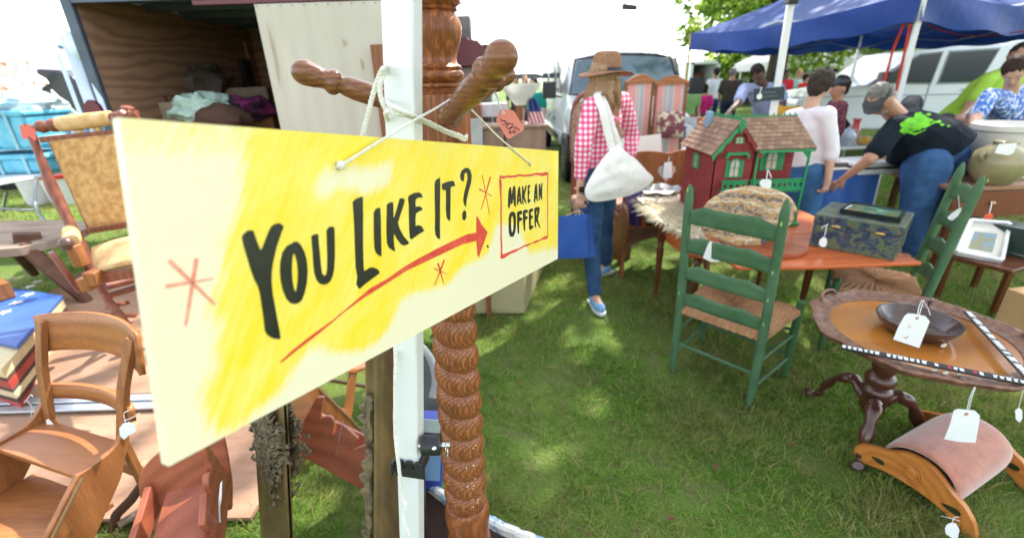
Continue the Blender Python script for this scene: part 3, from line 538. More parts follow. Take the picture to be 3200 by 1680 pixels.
# ---- rope
ropem = mat('white_rope', (.80, .78, .72), (.66, .64, .58), rough=.85, scale=160, bump=.3, bd=.001)
RP = thing('rope', 'white twisted rope looped round tent leg and post, holding up the yellow sign', 'rope', tuple(sp(.2, .03)))
def rope(L, r):
    b = MB(); twisted(b, [at(*p) for p in L], r); return b
th = .0034
b = rope([(1128, 440, .70), (1139, 400, .69), (1154, 340, .68), (1170, 280, .675), (1186, 235, .67), (1200, 214, .672), (1216, 212, .72), (1245, 214, .77)], th); build(b, 'rope_strand', ropem, RP, smooth=True)
b = rope([(1225, 222, .76), (1207, 224, .70), (1194, 244, .672), (1187, 280, .668), (1194, 318, .668), (1210, 346, .668), (1235, 354, .662), (1275, 361, .668), (1305, 371, .69), (1345, 390, .74), (1390, 412, .79), (1430, 427, .80), (1450, 437, .82), (1456, 430, .87), (1440, 418, .93)], th); build(b, 'rope_strand', ropem, RP, smooth=True)
b = rope([(1207, 316, .70), (1212, 322, .666), (1240, 338, .656), (1270, 352, .656), (1300, 366, .676), (1345, 384, .735), (1392, 407, .785), (1432, 421, .798), (1452, 431, .82), (1458, 424, .87)], th * .9); build(b, 'rope_strand', ropem, RP, smooth=True)
b = rope([(1236, 346, .66), (1206, 350, .668), (1209, 368, .69), (1210, 380, .72)], th * .9); build(b, 'rope_strand', ropem, RP, smooth=True)
h1, h2 = sp(.2048, .0349, .002), sp(.7604, .0331, .002)
b = MB(); twisted(b, dense([h1 - SN * .02, h1, at(1300, 373, .655), at(1360, 340, .73), at(1414, 307, .775)], .05), .0019); build(b, 'rope_strand', ropem, RP, smooth=True)
b = MB(); twisted(b, dense([h2 - SN * .02, h2, at(1560, 430, .90), at(1463, 334, .83), at(1440, 320, .85)], .05), .0019); build(b, 'rope_strand', ropem, RP, smooth=True)
b = MB(); b.ball(h1 + SN * .002, (.0055, .0055, .0055)); build(b, 'rope_knot', ropem, RP, smooth=True)
b = rope([(1238, 1100, .70), (1235, 1206, .69), (1235, 1346, .69), (1245, 1446, .68), (1257, 1546, .685), (1268, 1579, .68), (1261, 1612, .685), (1268, 1650, .68), (1279, 1680, .68), (1290, 1790, .68)], .0038); build(b, 'rope_strand', ropem, RP, smooth=True)
# ---- paper tags
tagw = mat('white_tag_card', (.80, .80, .80), (.74, .75, .77), rough=.7, scale=3, bump=0)
tagp = mat('pink_tag_card', (.82, .27, .21), (.78, .25, .20), rough=.65, scale=4, bump=0)
strm = mat('tag_string', (.78, .79, .80), rough=.8, bump=0)
inkm = plain('tag_ink', (.05, .03, .04)); inkr = plain('red_tag_ink', (.55, .16, .14))
def ptag(label, pts, Y_, cols=None, m=tagw, string=None, ink=None, inkw=.0006, bend=0, name='price_tag', holes=None, inkmat=None, extra=None):
    """a card tag standing where it hangs, as a thin prism facing the buyer"""
    P = [at(x, y, Y_) for x, y in pts] if not callable(Y_) else [at(x, y, Y_(x, y)) for x, y in pts]
    c = sum(P, V((0, 0, 0))) / len(P); T = thing(name, label, 'tag', tuple(c), group=None)
    b = MB(); n = len(P); nrm = (P[1] - P[0]).cross(P[2] - P[0]).normalized()
    q = [p + V((0, .0006, 0)) for p in P]; tri = tessellate_polygon([P])
    fs = [tuple(t) for t in tri] + [tuple(i + n for i in reversed(t)) for t in tri] + [(i, (i + 1) % n, (i + 1) % n + n, i + n) for i in range(n)]
    b.add(P + q, fs); build(b, 'card', m, T)
    if string:
        for s in string:
            b = MB(); b.tube(bez([at(*p) for p in s], 6), .0009 * (Y_ if not callable(Y_) else 1), 5); build(b, 'string', strm, T, smooth=True)
    if ink:
        for s in ink:
            b = MB(); b.tube(bez([at(x, y, Y_ - .0008) for x, y in s], 5), inkw, 4); build(b, 'pen_stroke', inkmat or inkm, T)
    if holes:
        b = MB(); cc = at(holes[0], holes[1], Y_ - .0008); b.tube([cc + V((math.cos(a), 0, math.sin(a))) * holes[2] for a in [i * math.pi / 6 for i in range(12)]], holes[2] * .45, 5, closed=True); build(b, 'eyelet', holes[3] if len(holes) > 3 else tagw, T, smooth=True)
    return T
def Zp(L): return [(1450 + x / 4.5075, 200 + y / 4.5075) for x, y in L]
ptag('pink price tag with inked scrawl hanging from the rear oak peg', Zp([(500, 665), (520, 640), (550, 632), (600, 648), (650, 648), (690, 652), (715, 680), (845, 895), (843, 920), (832, 938), (650, 1048), (625, 1050), (600, 1040), (455, 800), (453, 775), (475, 740), (482, 700)]), .985, m=tagp,
     string=[[(1553, 246, 1.0), (1557, 262, .99), (1545, 275, .985), (1556, 310, .984), (1566, 338, .984), (1572, 352, .984)], [(1543, 262, .99), (1545, 285, .985), (1554, 310, .984), (1562, 340, .984)], [(1545, 283, .985), (1555, 300, .983), (1565, 316, .983)]],
     ink=[Zp(l) for l in ([(508, 765), (540, 800), (575, 800), (605, 830)], [(520, 815), (548, 800), (590, 815), (570, 850), (540, 858)], [(595, 850), (640, 838), (690, 850), (655, 900), (610, 905), (598, 870), (640, 840)], [(715, 885), (660, 905), (640, 940), (680, 960), (740, 905), (782, 925), (760, 945)], [(625, 975), (680, 960), (745, 962)], [(640, 962), (660, 985)], [(690, 955), (720, 985)], [(705, 880), (745, 900)])],
     holes=(1572, 353, .0024, tagw))
# ================================================================ RIGHT SIDE: FURNITURE FOR SALE
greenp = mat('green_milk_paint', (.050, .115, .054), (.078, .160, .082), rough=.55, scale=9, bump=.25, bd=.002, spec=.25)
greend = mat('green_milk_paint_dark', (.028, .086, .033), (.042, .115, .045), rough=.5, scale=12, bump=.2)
chip = plain('green_chip', (.30, .55, .16))
def rush_mat():
    m, t, b = nt('woven_rush'); v = coords(t, (90, 6, 6)); n = noisen(t, v, 2.2, 4); w = noisen(t, coords(t, (4, 4, 4)), 3, 4)
    c = ramp(t, n, [(.3, (.19, .085, .035)), (.5, (.40, .20, .09)), (.72, (.52, .30, .15))]); c = mix(t, mathn(t, 'MULTIPLY', w, .5), c, (.22, .10, .045))
    lk(t, c, b.inputs['Base Color']); b.inputs['Roughness'].default_value = .75; bumpn(t, b, n, .9, .004); return m
rush = rush_mat()
def green_chair(label, L_, R_, z=1.108, lean=.055):
    L_, R_ = V((*L_, 0)), V((*R_, 0)); ex = (R_ - L_).normalized(); w = (R_ - L_).length; ey = V((-ex.y, ex.x, 0))
    c = (L_ + R_) / 2; rz = math.atan2(ex.y, ex.x); T = thing('ladderback_chair', label, 'chair', tuple(c), rz, 'green ladderback chairs with rush seats'); H_ = w / 2
    def bl(mb, nm, m, **k): return build(mb, nm, m, T, world=False, **k)
    def px(s, zz): return V((s * H_, -lean * max(0, (zz - .40)) / .7, zz))
    for s in (-1, 1):
        b = MB(); pts = [px(s, zz) for zz in (0, .06, .2, .43, .7, 1.0, 1.045, 1.075, z)]
        b.tube(pts, [.0145, .0175, .021, .0225, .022, .021, .0205, .016, .006], 14); bl(b, 'back_post', greenp, smooth=True)
    DP = .40
    for s in (-1, 1):
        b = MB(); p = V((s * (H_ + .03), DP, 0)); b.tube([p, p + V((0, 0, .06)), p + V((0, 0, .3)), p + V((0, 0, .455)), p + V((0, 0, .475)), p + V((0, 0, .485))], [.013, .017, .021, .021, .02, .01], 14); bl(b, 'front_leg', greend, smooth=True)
    for (zb, hb) in ((.955, .088), (.80, .083), (.645, .08), (.49, .076)):
        b = MB(); N = 16
        def sl(u, v, zb=zb, hb=hb):
            x = (u - .5) * 2; arch = .030 * (1 - x * x) + .012 * math.exp(-((abs(x) - .55) / .18) ** 2); lowr = .012 * (1 - x * x)
            zz = zb - hb / 2 + lowr + (hb - .018 + arch - lowr) * v
            return px(0, zz) + V((x * (H_ - .004), -.032 * (1 - x * x), 0))
        b.grid(N, 5, sl); bl(b, 'back_slat', greenp, smooth=True, thick=.011)
    # rush seat: four quarters folded to the centre, over the rails
    q = [V((-H_, .0, .425)), V((H_, .0, .425)), V((H_ + .03, DP, .44)), V((-H_ - .03, DP, .44))]; cc = sum(q, V((0, 0, 0))) / 4 - V((0, 0, .004))
    for i in range(4):
        a, d = q[i], q[(i + 1) % 4]; b = MB(); out = ((a + d) / 2 - cc).normalized() * .018; out.z = 0
        def st(u, v, a=a, d=d, out=out):
            e = a.lerp(d, u); p = e.lerp(cc, v); bulge = .013 * math.sin(math.pi * min(1, v * 1.3 + .02)) + .003 * math.sin(u * 70)
            if v < .12: k = (1 - v / .12); return e + out * math.sin(k * 2.2) * 1.0 + V((0, 0, -.028 * k * k + .003 * math.sin(u * 70)))
            return p + V((0, 0, bulge))
        b.grid(60, 12, st); bl(b, 'rush_panel', rush, smooth=True)
    for zz in (.12, .27):
        for s in (-1, 1):
            b = MB(); b.tube([px(s, zz), V((s * (H_ + .03), DP, zz + .01))], .0095, 8); bl(b, 'side_stretcher', greenp, smooth=True)
    b = MB(); b.tube([px(-1, .2), px(1, .2)], .0095, 8); bl(b, 'rear_stretcher', greenp, smooth=True)
    for zz in (.15, .30):
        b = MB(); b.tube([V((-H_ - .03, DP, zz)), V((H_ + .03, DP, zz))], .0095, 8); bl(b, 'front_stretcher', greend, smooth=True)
    b = MB()
    for zz, s in ((1.085, -1), (1.0, 1), (.77, 1), (.52, -1), (.50, 1), (.63, 1)): b.ball(px(s, zz) + V((0, -.0205, 0)), (.004, .003, .011), 8)
    bl(b, 'paint_chips', chip, smooth=True)
    return T
green_chair('green ladderback chair seen from behind, rush seat pushed under the orange table', (.917, 2.22), (1.2035, 1.895))
green_chair('green ladderback chair seen edge-on between the decorated box and the picture stand', (2.245, 2.205), (2.465, 2.545))
# -------- drop-leaf table
cherry = wood('table_cherry', (.56, .135, .035), (.42, .085, .022), 'X', 1.0, rough=.28, coat=.5, ring=5, dist=2.5, pore=.25, bump=.04)
walnut = wood('dark_walnut', (.115, .035, .014), (.06, .018, .008), 'Z', 1.0, rough=.3, coat=.4, ring=14, dist=3, pore=.5, bump=.1)
brown = wood('settle_brown', (.26, .095, .035), (.16, .052, .018), 'Z', 1.0, rough=.45, coat=.15, ring=8, dist=3, pore=.6, bump=.12)
TB = thing('drop_leaf_table', 'orange-brown drop-leaf table on dark turned legs carrying the dollhouse', 'table', (1.6, 2.9, 0))
TZ = .66
def slab(mb, P, z, h): return mb.prism(P, (0, 0, z - h), (1, 0, 0), (0, 1, 0), h)
b = MB(); slab(b, [(1.12, 2.70), (2.14, 2.70), (2.13, 3.22), (1.06, 3.22)], TZ, .022); build(b, 'tabletop', cherry, TB, bevel=.006)
b = MB(); slab(b, [(1.19, 2.20), (1.6, 2.175), (2.15, 2.19), (2.14, 2.695), (1.12, 2.695)], TZ, .022); build(b, 'drop_leaf', cherry, TB, bevel=.006)
b = MB(); slab(b, [(1.06, 3.225), (2.13, 3.225), (2.14, 3.72), (1.05, 3.72)], TZ, .022); build(b, 'drop_leaf', cherry, TB, bevel=.006)
for p, q in (((1.14, 2.76), (1.12, 3.16)), ((1.98, 2.76), (1.96, 3.16)), ((1.14, 2.76), (1.98, 2.76)), ((1.12, 3.16), (1.96, 3.16))):
    b = MB(); b.beam((*p, TZ - .095), (*q, TZ - .095), .022, .13); build(b, 'apron', cherry, TB, bevel=.003)
def turned_leg(mb, p, zt, s=1.0):
    P = [(0, .010), (.015, .016), (.03, .014), (.05, .019), (.075, .020), (.09, .012), (.10, .012), (.108, .019), (.12, .019), (.13, .013), (.15, .015), (.40, .021), (.68, .026), (.72, .018), (.735, .027), (.75, .027), (.765, .019), (.78, .03), (.80, .03)]
    mb.lathe((*p, 0), (*p, zt), [(t, r * s) for t, r in P], 18); mb.beam((*p, zt * .80), (*p, zt), .052 * s, .052 * s, up=(0, 1, 0)); return mb
for p in ((1.21, 2.74), (1.95, 2.73), (1.90, 3.19), (1.09, 3.12)):
    b = MB(); turned_leg(b, p, TZ - .025); build(b, 'turned_leg', walnut, TB, smooth=True)
# -------- cutting board and petrified-wood slab
bm = wood('red_bread_board', (.34, .085, .035), (.22, .05, .02), 'X', 1.5, rough=.35, coat=.3, ring=6, dist=2)
b = MB(); P = [(1.33 + .33 * abs(math.cos(a)) ** .7 * (1 if math.cos(a) > 0 else -1), 2.40 + .12 * abs(math.sin(a)) ** .8 * (1 if math.sin(a) > 0 else -1)) for a in [i * math.pi / 16 for i in range(32)]]
slab(b, P, TZ + .026, .022); single(b, 'bread_board', bm, 'long oval red-brown bread board lying under the stone slab', 'cutting board', bevel=.006)
def stone_mat():
    m, t, b = nt('banded_stone'); v = coords(t); n = noisen(t, v, 6, 5, .6); n2 = noisen(t, v, 45, 5)
    w = t.nodes.new('ShaderNodeTexWave'); w.wave_type = 'RINGS'; w.rings_direction = 'Y'; w.inputs['Scale'].default_value = 3.2; w.inputs['Distortion'].default_value = 9; w.inputs['Detail'].default_value = 5; w.inputs['Detail Scale'].default_value = 1.6; w.inputs['Detail Roughness'].default_value = .7
    mp = t.nodes.new('ShaderNodeMapping'); mp.inputs['Location'].default_value = (.20, 0, .26); mp.inputs['Scale'].default_value = (.75, 1, 1.5); lk(t, v, mp.inputs[0]); lk(t, mp.outputs[0], w.inputs[0])
    c = ramp(t, w.outputs['Fac'], [(.05, (.07, .07, .10)), (.2, (.30, .25, .20)), (.38, (.55, .42, .27)), (.5, (.46, .17, .05)), (.62, (.55, .30, .09)), (.8, (.14, .13, .15)), (.95, (.62, .52, .38))])
    c = mix(t, ramp(t, n2, [(.42, (0, 0, 0)), (.62, (.85,) * 3)]), c, (.58, .36, .14)); c = mix(t, ramp(t, n, [(.5, (0, 0, 0)), (.64, (.6,) * 3)]), c, (.10, .09, .10))
    lk(t, c, b.inputs['Base Color']); b.inputs['Roughness'].default_value = .5; bumpn(t, b, mathn(t, 'ADD', n2, w.outputs['Fac']), .9, .01); return m
b = MB(); o = V((1.345, 2.45, TZ + .028)); NR = 20; NA_ = 72
def outl(a):
    return (.268 * (1 + .05 * math.sin(2 * a + .5) + .018 * math.sin(5 * a) + .012 * math.sin(13 * a)), .172 * (1 + .03 * math.sin(3 * a) + .02 * math.sin(9 * a)))
def disc(u, v, side=1):
    a = u * 2 * math.pi; rx, rz_ = outl(a); x = rx * math.cos(a) * v; z = rz_ * math.sin(a) * v + .165
    bump = .012 * mnoise.noise(V((x * 14, z * 22, side * 3))) + .006 * mnoise.noise(V((x * 50, z * 60, side)))
    e = math.sqrt(max(0, 1 - v ** 6)); return o + V((x, z * .22 - side * (.022 * e + bump * (1 - v ** 8)), z * .975))
b.grid(NA_, NR, lambda u, v: disc(u, v, 1), cu=True); b.grid(NA_, NR, lambda u, v: disc(u, v, -1), cu=True, flip=True)
single(b, 'stone_slab', stone_mat(), 'big oval slab of banded brown and grey stone leaning behind the green chair', 'stone slab', base=o, smooth=True)
# -------- dollhouse
def dollhouse():
    X0, X1, X2, Y0, Y1 = 1.30, 1.553, 1.875, 2.90, 3.40
    T = thing('dollhouse', 'red dollhouse with shingled roofs and green fretwork trim on the orange table', 'dollhouse', (1.55, 3.1, TZ))
    red = mat('dollhouse_red', (.26, .045, .045), (.20, .035, .035), rough=.7, scale=20, bump=.2)
    gr_ = mat('dollhouse_green', (.015, .27, .095), (.012, .20, .07), rough=.5, scale=20, bump=.1)
    shm = [mat('shingle_a', (.30, .19, .13), (.22, .14, .10), rough=.85, scale=30), mat('shingle_b', (.24, .155, .11), (.19, .12, .085), rough=.85, scale=30), mat('shingle_c', (.36, .235, .16), (.27, .18, .12), rough=.85, scale=30)]
    glass = mat('dollhouse_curtain', (.62, .50, .36), (.50, .42, .40), rough=.3, scale=18, bump=0)
    floor = plain('dollhouse_inner', (.35, .22, .15))
    zf, ze, zp = TZ + .005, 1.15, 1.325; xm = (X0 + X1) / 2
    def B(nm, m, fn, **k):
        b = MB(); fn(b); return build(b, nm, m, T, **k)
    t = .008
    B('side_wall', red, lambda b: b.box((X0 + t / 2, (Y0 + Y1) / 2, (zf + ze) / 2), (t, Y1 - Y0, ze - zf)))
    B('side_wall', red, lambda b: b.box((X1 - t / 2, (Y0 + Y1) / 2, (zf + ze) / 2), (t, Y1 - Y0, ze - zf)))
    gable = [(X0, zf), (X1, zf), (X1, ze), (xm, zp - .01), (X0, ze)]
    B('front_wall', red, lambda b: b.prism(gable, (0, Y0 + t, 0), (1, 0, 0), (0, 0, 1), t))
    B('back_wall', red, lambda b: b.prism(gable, (0, Y1, 0), (1, 0, 0), (0, 0, 1), t))
    B('base_board', gr_, lambda b: b.box(((X0 + X2) / 2, (Y0 + Y1) / 2 - .03, zf + .008), (X2 - X0 + .03, Y1 - Y0 + .05, .016)))
    YW = Y0 + .13
    B('wing_wall', red, lambda b: b.box(((X1 + X2) / 2, YW, (zf + ze) / 2), (X2 - X1, t, ze - zf)))
    B('wing_end_wall', red, lambda b: b.box((X2 - .03, (YW + Y1) / 2, (zf + ze) / 2), (t, Y1 - YW - .01, ze - zf)))
    B('porch_floor', gr_, lambda b: b.box(((X1 + X2) / 2, (YW + Y0) / 2, .885), (X2 - X1, YW - Y0, .014)))
    # roofs built up from individual shingles
    def roof(p00, p10, p01, rows, cols):
        p00, p10, p01 = V(p00), V(p10), V(p01); ex, ey = (p10 - p00), (p01 - p00); nx = ex.cross(ey).normalized()
        if nx.z < 0: nx = -nx
        B('roof_deck', shm[1], lambda b: b.add([p00 - nx * .004, p10 - nx * .004, p10 + ey - nx * .004, p01 - nx * .004, p00 + nx * .001, p10 + nx * .001, p10 + ey + nx * .001, p01 + nx * .001], [(0, 1, 2, 3), (4, 5, 6, 7), (0, 1, 5, 4), (1, 2, 6, 5), (2, 3, 7, 6), (3, 0, 4, 7)]))
        w = ex.length / cols; h = ey.length / rows; exn, eyn = ex.normalized(), ey.normalized()
        base = []
        for m in shm:
            b = MB(); b.add([V((x, y, z + (.0035 if y == 0 else 0))) for z in (0, .004) for x, y in ((.0008, 0), (w - .0008, 0), (w - .0008, h * 1.12), (.0008, h * 1.12))], [(3, 2, 1, 0), (4, 5, 6, 7), (0, 1, 5, 4), (1, 2, 6, 5), (2, 3, 7, 6), (3, 0, 4, 7)])
            me = b.mesh('shingle'); me.materials.append(m); base.append(me)
        for r in range(rows):
            for c in range(cols + (r % 2)):
                off = (c - (.5 if r % 2 else 0)) * w; off = max(0, min(off, ex.length - w))
                o = bpy.data.objects.new('shingle', rnd.choice(base)); COL.objects.link(o); o.parent = T
                P = p00 + exn * off + eyn * (r * h) + nx * (.0015 + .001 * rnd.random()); M = Matrix((exn, eyn, exn.cross(eyn))).transposed().to_4x4()
                if exn.cross(eyn).z < 0: M = Matrix((exn, eyn, nx)).transposed().to_4x4()
                o.matrix_local = FRM[T.name].inverted() @ Matrix.Translation(P) @ M
    ov = .02
    roof((X0 - .03, Y1 + ov, ze - .022), (X0 - .03, Y0 - ov, ze - .022), (xm, Y1 + ov, zp), 7, 12)
    roof((X1 + .03, Y0 - ov, ze - .022), (X1 + .03, Y1 + ov, ze - .022), (xm, Y0 - ov, zp), 7, 12)
    yr = Y0 + .22
    roof((X1 - .02, Y0 - .04, ze + .005), (X2 + .03, Y0 - .04, ze + .005), (X1 - .02, yr, zp - .004), 8, 10)
    roof((X2 + .03, Y1 + .03, ze + .005), (X1 - .02, Y1 + .03, ze + .005), (X2 + .03, yr, zp - .004), 6, 8)
    B('wing_fascia', gr_, lambda b: b.box(((X1 + X2) / 2 + .015, Y0 - .036, ze - .004), (X2 - X1 + .03, .006, .016)))
    # bargeboards with scalloped drops
    for s, xe in ((-1, X0 - .03), (1, X1 + .03)):
        pts = [(xe, ze - .026), (xm, zp - .004), (xm, zp - .035)]
        for k in range(6, -1, -1):
            f = k / 7; xx = xe + (xm - xe) * f; zz = ze - .026 + (zp - .004 - ze + .026) * f; pts += [(xx + s * -.010, zz - .012 - .018 * (k % 2 == 0))]
        m = gr_ if s < 0 else red
        B('bargeboard', m, lambda b: b.prism(pts, (0, Y0 - ov - .001, 0), (1, 0, 0), (0, 0, 1), .006))
    B('gable_finial', gr_, lambda b: b.prism(spline2([(xm - .012, zp + .015), (xm + .012, zp + .015), (xm + .022, zp - .03), (xm + .006, zp - .045), (xm, zp - .075), (xm - .01, zp - .045), (xm - .022, zp - .03)], 3), (0, Y0 - ov - .008, 0), (1, 0, 0), (0, 0, 1), .006))
    # ridge cresting
    def crest(a, c, n):
        a, c = V(a), V(c); d = (c - a).normalized(); L = (c - a).length; b = MB(); up = V((0, 0, 1))
        b.beam(a + up * .006, c + up * .006, .004, .012)
        for k in range(n): b.ball(a + d * L * (k + .5) / n + up * .019, (.0055, .0055, .0085), 8)
        build(b, 'ridge_cresting', gr_, T, smooth=True)
    crest((xm, Y0 - .02, zp + .004), (xm, Y1 + .02, zp + .004), 16); crest((xm + .02, yr, zp), (X2 + .03, yr, zp), 13)
    b = MB(); b.box((xm - .045, Y0 + .36, zp - .01), (.035, .045, .10)); build(b, 'chimney', mat('pale_blue_paint', (.22, .36, .50), (.19, .31, .44), rough=.6), T, bevel=.002)
    def win(o, ex, w, h, arch=True, shutter=0):
        o, ex = V(o), V(ex); ez = V((0, 0, 1)); nrm = ex.cross(ez)
        A = [(-w / 2, 0), (w / 2, 0), (w / 2, h * .72)] + ([(w / 2 * math.cos(a), h * .72 + h * .28 * math.sin(a)) for a in [i * math.pi / 8 for i in range(1, 8)]] if arch else [(w / 2, h), (-w / 2, h)]) + [(-w / 2, h * .72)]
        if not arch: A = [(-w / 2, 0), (w / 2, 0), (w / 2, h), (-w / 2, h)]
        k = .82; Bh = [(x * k * .9, h * .06 + y * .87) for x, y in A]
        b = MB(); b.prism(A, o, ex, ez, .007, Bh); f = build(b, 'window_frame', gr_, T)
        b = MB(); b.prism(Bh, o + nrm * .001, ex, ez, .002); build(b, 'window_pane', glass, f)
        b = MB(); b.beam(o + ez * h * .05 + nrm * .004, o + ez * h * .95 + nrm * .004, .004, .005, up=nrm); b.beam(o - ex * w * .38 + ez * h * .5 + nrm * .004, o + ex * w * .38 + ez * h * .5 + nrm * .004, .004, .005, up=nrm); build(b, 'glazing_bar', gr_, f)
        if shutter:
            for s in (-1, 1):
                b = MB(); b.beam(o + ex * s * (w / 2 + shutter / 2 + .002) + nrm * .003, o + ex * s * (w / 2 + shutter / 2 + .002) + ez * h * .9 + nrm * .003, shutter, .005, up=nrm); build(b, 'shutter', gr_, T)
    F = (1, 0, 0)
    win((xm + .005, Y0 - .001, .985), F, .075, .12, shutter=.016); win((xm + .01, Y0 - .001, 1.195), F, .055, .04)
    win(((X1 + X2) / 2 + .02, YW - .006, 1.0), F, .09, .125, shutter=.03)
    win((X0 - .001, Y0 + .28, 1.0), (0, -1, 0), .07, .105, shutter=.02)
    win((X0 - .001, Y0 + .28, .75), (0, -1, 0), .07, .12); win((xm - .02, Y0 - .001, .70), F, .10, .15)
    b = MB(); b.prism([(-.075, 0), (-.062, .0), (-.055, .02), (.055, .02), (.062, 0), (.075, 0), (.065, .035), (-.065, .035)], (xm + .005, Y0 - .001, 1.108), (1, 0, 0), (0, 0, 1), .03); build(b, 'window_hood', gr_, T)
    # balconies with pierced fronts
    def balcony(x0, x1, y, z, h=.062):
        b = MB(); b.box(((x0 + x1) / 2, y + .018, z), (x1 - x0 + .01, .045, .006)); build(b, 'balcony_floor', gr_, T)
        n = max(3, int((x1 - x0) / .032)); w = (x1 - x0) / n
        for k in range(n):
            c = (x0 + w * (k + .5), z + h / 2); hole = [(c[0] + w * .27 * math.cos(a), c[1] + h * .22 * math.sin(a)) for a in [i * math.pi / 5 for i in range(10)]]
            b = MB(); b.prism([(x0 + w * k, z), (x0 + w * (k + 1), z), (x0 + w * (k + 1), z + h), (x0 + w * k, z + h)], (0, y, 0), (1, 0, 0), (0, 0, 1), .004, hole); build(b, 'balcony_panel', gr_, T)
        b = MB(); b.box(((x0 + x1) / 2, y - .002, z + h + .003), (x1 - x0 + .008, .010, .006)); build(b, 'balcony_rail', gr_, T)
    balcony(xm - .075, xm + .085, Y0 - .035, .905); balcony(X1 - .01, X2 + .01, Y0 - .012, .893, .07)
    for x in (X1 + .008, X2 + .008):
        b = MB(); b.beam((x, Y0 - .018, zf), (x, Y0 - .018, ze), .011, .011); build(b, 'porch_post', gr_, T)
        b = MB(); b.prism(spline2([(0, 0), (.05, 0), (.045, -.01), (.012, -.045), (0, -.055)], 3) if x < 1.7 else spline2([(0, 0), (0, -.055), (-.012, -.045), (-.045, -.01), (-.05, 0)], 3), (x, Y0 - .016, ze - .005), (1, 0, 0), (0, 0, 1), .004); build(b, 'porch_bracket', gr_, T)
    return T
dollhouse()
# -------- decorated box, framed print, tags
def decoup():
    m, t, b = nt('floral_paper'); v = coords(t); n = noisen(t, v, 16, 5, .7, 1); n2 = noisen(t, v, 24, 4, .6, 2)
    c = ramp(t, n, [(.36, (.012, .022, .05)), (.47, (.03, .06, .10)), (.53, (.13, .15, .05)), (.60, (.05, .09, .05)), (.70, (.10, .16, .17))])
    c = mix(t, ramp(t, n2, [(.60, (0, 0, 0)), (.68, (.9,) * 3)]), c, (.22, .055, .05)); lk(t, c, b.inputs['Base Color']); b.inputs['Roughness'].default_value = .4; return m
dec = decoup()
BL, BR = V((1.735, 2.487, 0)), V((2.01, 2.205, 0)); bx = (BR - BL).normalized(); by = V((-bx.y, bx.x, 0)) ; bw = (BR - BL).length; bdp = .36
T = thing('keepsake_box', 'dark floral papered box standing on the right end of the orange table', 'box', tuple((BL + BR) / 2 + by * .2 + V((0, 0, TZ))))
def bxp(u, w, z): return BL + bx * u + by * w + V((0, 0, z))
b = MB(); b.add([bxp(u, w, z) for z in (TZ + .001, TZ + .135) for u, w in ((0, 0), (bw, 0), (bw, bdp), (0, bdp))], [(3, 2, 1, 0), (4, 5, 6, 7), (0, 1, 5, 4), (1, 2, 6, 5), (2, 3, 7, 6), (3, 0, 4, 7)]); build(b, 'box_body', dec, T, bevel=.003)
b = MB(); b.add([bxp(u, w, z) for z in (TZ + .137, TZ + .188) for u, w in ((-.003, -.003), (bw + .003, -.003), (bw + .003, bdp + .003), (-.003, bdp + .003))], [(3, 2, 1, 0), (4, 5, 6, 7), (0, 1, 5, 4), (1, 2, 6, 5), (2, 3, 7, 6), (3, 0, 4, 7)]); build(b, 'box_lid', dec, T, bevel=.003)
brass = mat('old_brass', (.62, .42, .16), (.45, .28, .10), rough=.3, metal=.8)
for u in (.28, .78):
    b = MB(); c = bxp(bw * u, -.006, TZ + .136); b.ball(c, (.024, .006, .008), 10, Matrix.Rotation(math.atan2(bx.y, bx.x), 3, 'Z')); build(b, 'clasp', brass, T, smooth=True)
FT = thing('framed_print', 'small print in a black frame lying on top of the floral box', 'picture', tuple(bxp(.22, .2, TZ + .19)))
fm = plain('black_frame', (.008, .010, .014), rough=.25)
fa = [bxp(.10, .10, 0), bxp(.36, .07, 0), bxp(.36, .27, 0), bxp(.11, .31, 0)]
for i in range(4):
    b = MB(); b.beam(fa[i] + V((0, 0, TZ + .203)), fa[(i + 1) % 4] + V((0, 0, TZ + .203)), .016, .024); build(b, 'frame_rail', fm, FT)
def scen():
    m, t, b = nt('printed_scene'); v = coords(t); n = noisen(t, v, 9, 4, .5, 1)
    lk(t, ramp(t, n, [(.3, (.03, .10, .12)), (.45, (.10, .25, .25)), (.55, (.18, .30, .10)), (.65, (.35, .28, .15)), (.75, (.30, .40, .42))]), b.inputs['Base Color']); b.inputs['Roughness'].default_value = .1; b.inputs['Coat Weight'].default_value = 1; return m
b = MB(); b.add([p + V((0, 0, TZ + .207)) for p in fa] + [p + V((0, 0, TZ + .195)) for p in fa], [(0, 1, 2, 3), (7, 6, 5, 4), (0, 4, 5, 1), (1, 5, 6, 2), (2, 6, 7, 3), (3, 7, 4, 0)]); build(b, 'print', scen(), FT)
Z3 = lambda L: [(2300 + x / 2.2533, 500 + y / 2.2533) for x, y in L]
Z2 = lambda L: [(1650 + x / 1.931, 350 + y / 1.931) for x, y in L]
Z4 = lambda L: [(2000 + x / 1.988, 1000 + y / 1.988) for x, y in L]
ptag('small white tag hanging from the left clasp of the floral box', Z3([(590, 560), (612, 543), (640, 552), (640, 590), (628, 612), (600, 610), (583, 592)]), 2.36, string=[[(*Z3([(640, 455)])[0], 2.38), (*Z3([(632, 500)])[0], 2.37), (*Z3([(620, 548)])[0], 2.36)], [(*Z3([(600, 480)])[0], 2.38), (*Z3([(650, 450)])[0], 2.38)]])
ptag('round-cornered white tag on a string over the stone slab', Z3([(170, 150), (185, 136), (240, 136), (250, 150), (245, 195), (228, 203), (180, 190), (166, 170)]), 2.40, string=[[(*Z3([(215, 140)])[0], 2.40), (*Z3([(225, 70)])[0], 2.43), (*Z3([(250, 125)])[0], 2.40)]], ink=[Z3([(195, 150), (215, 155), (225, 150)])], inkmat=inkr)
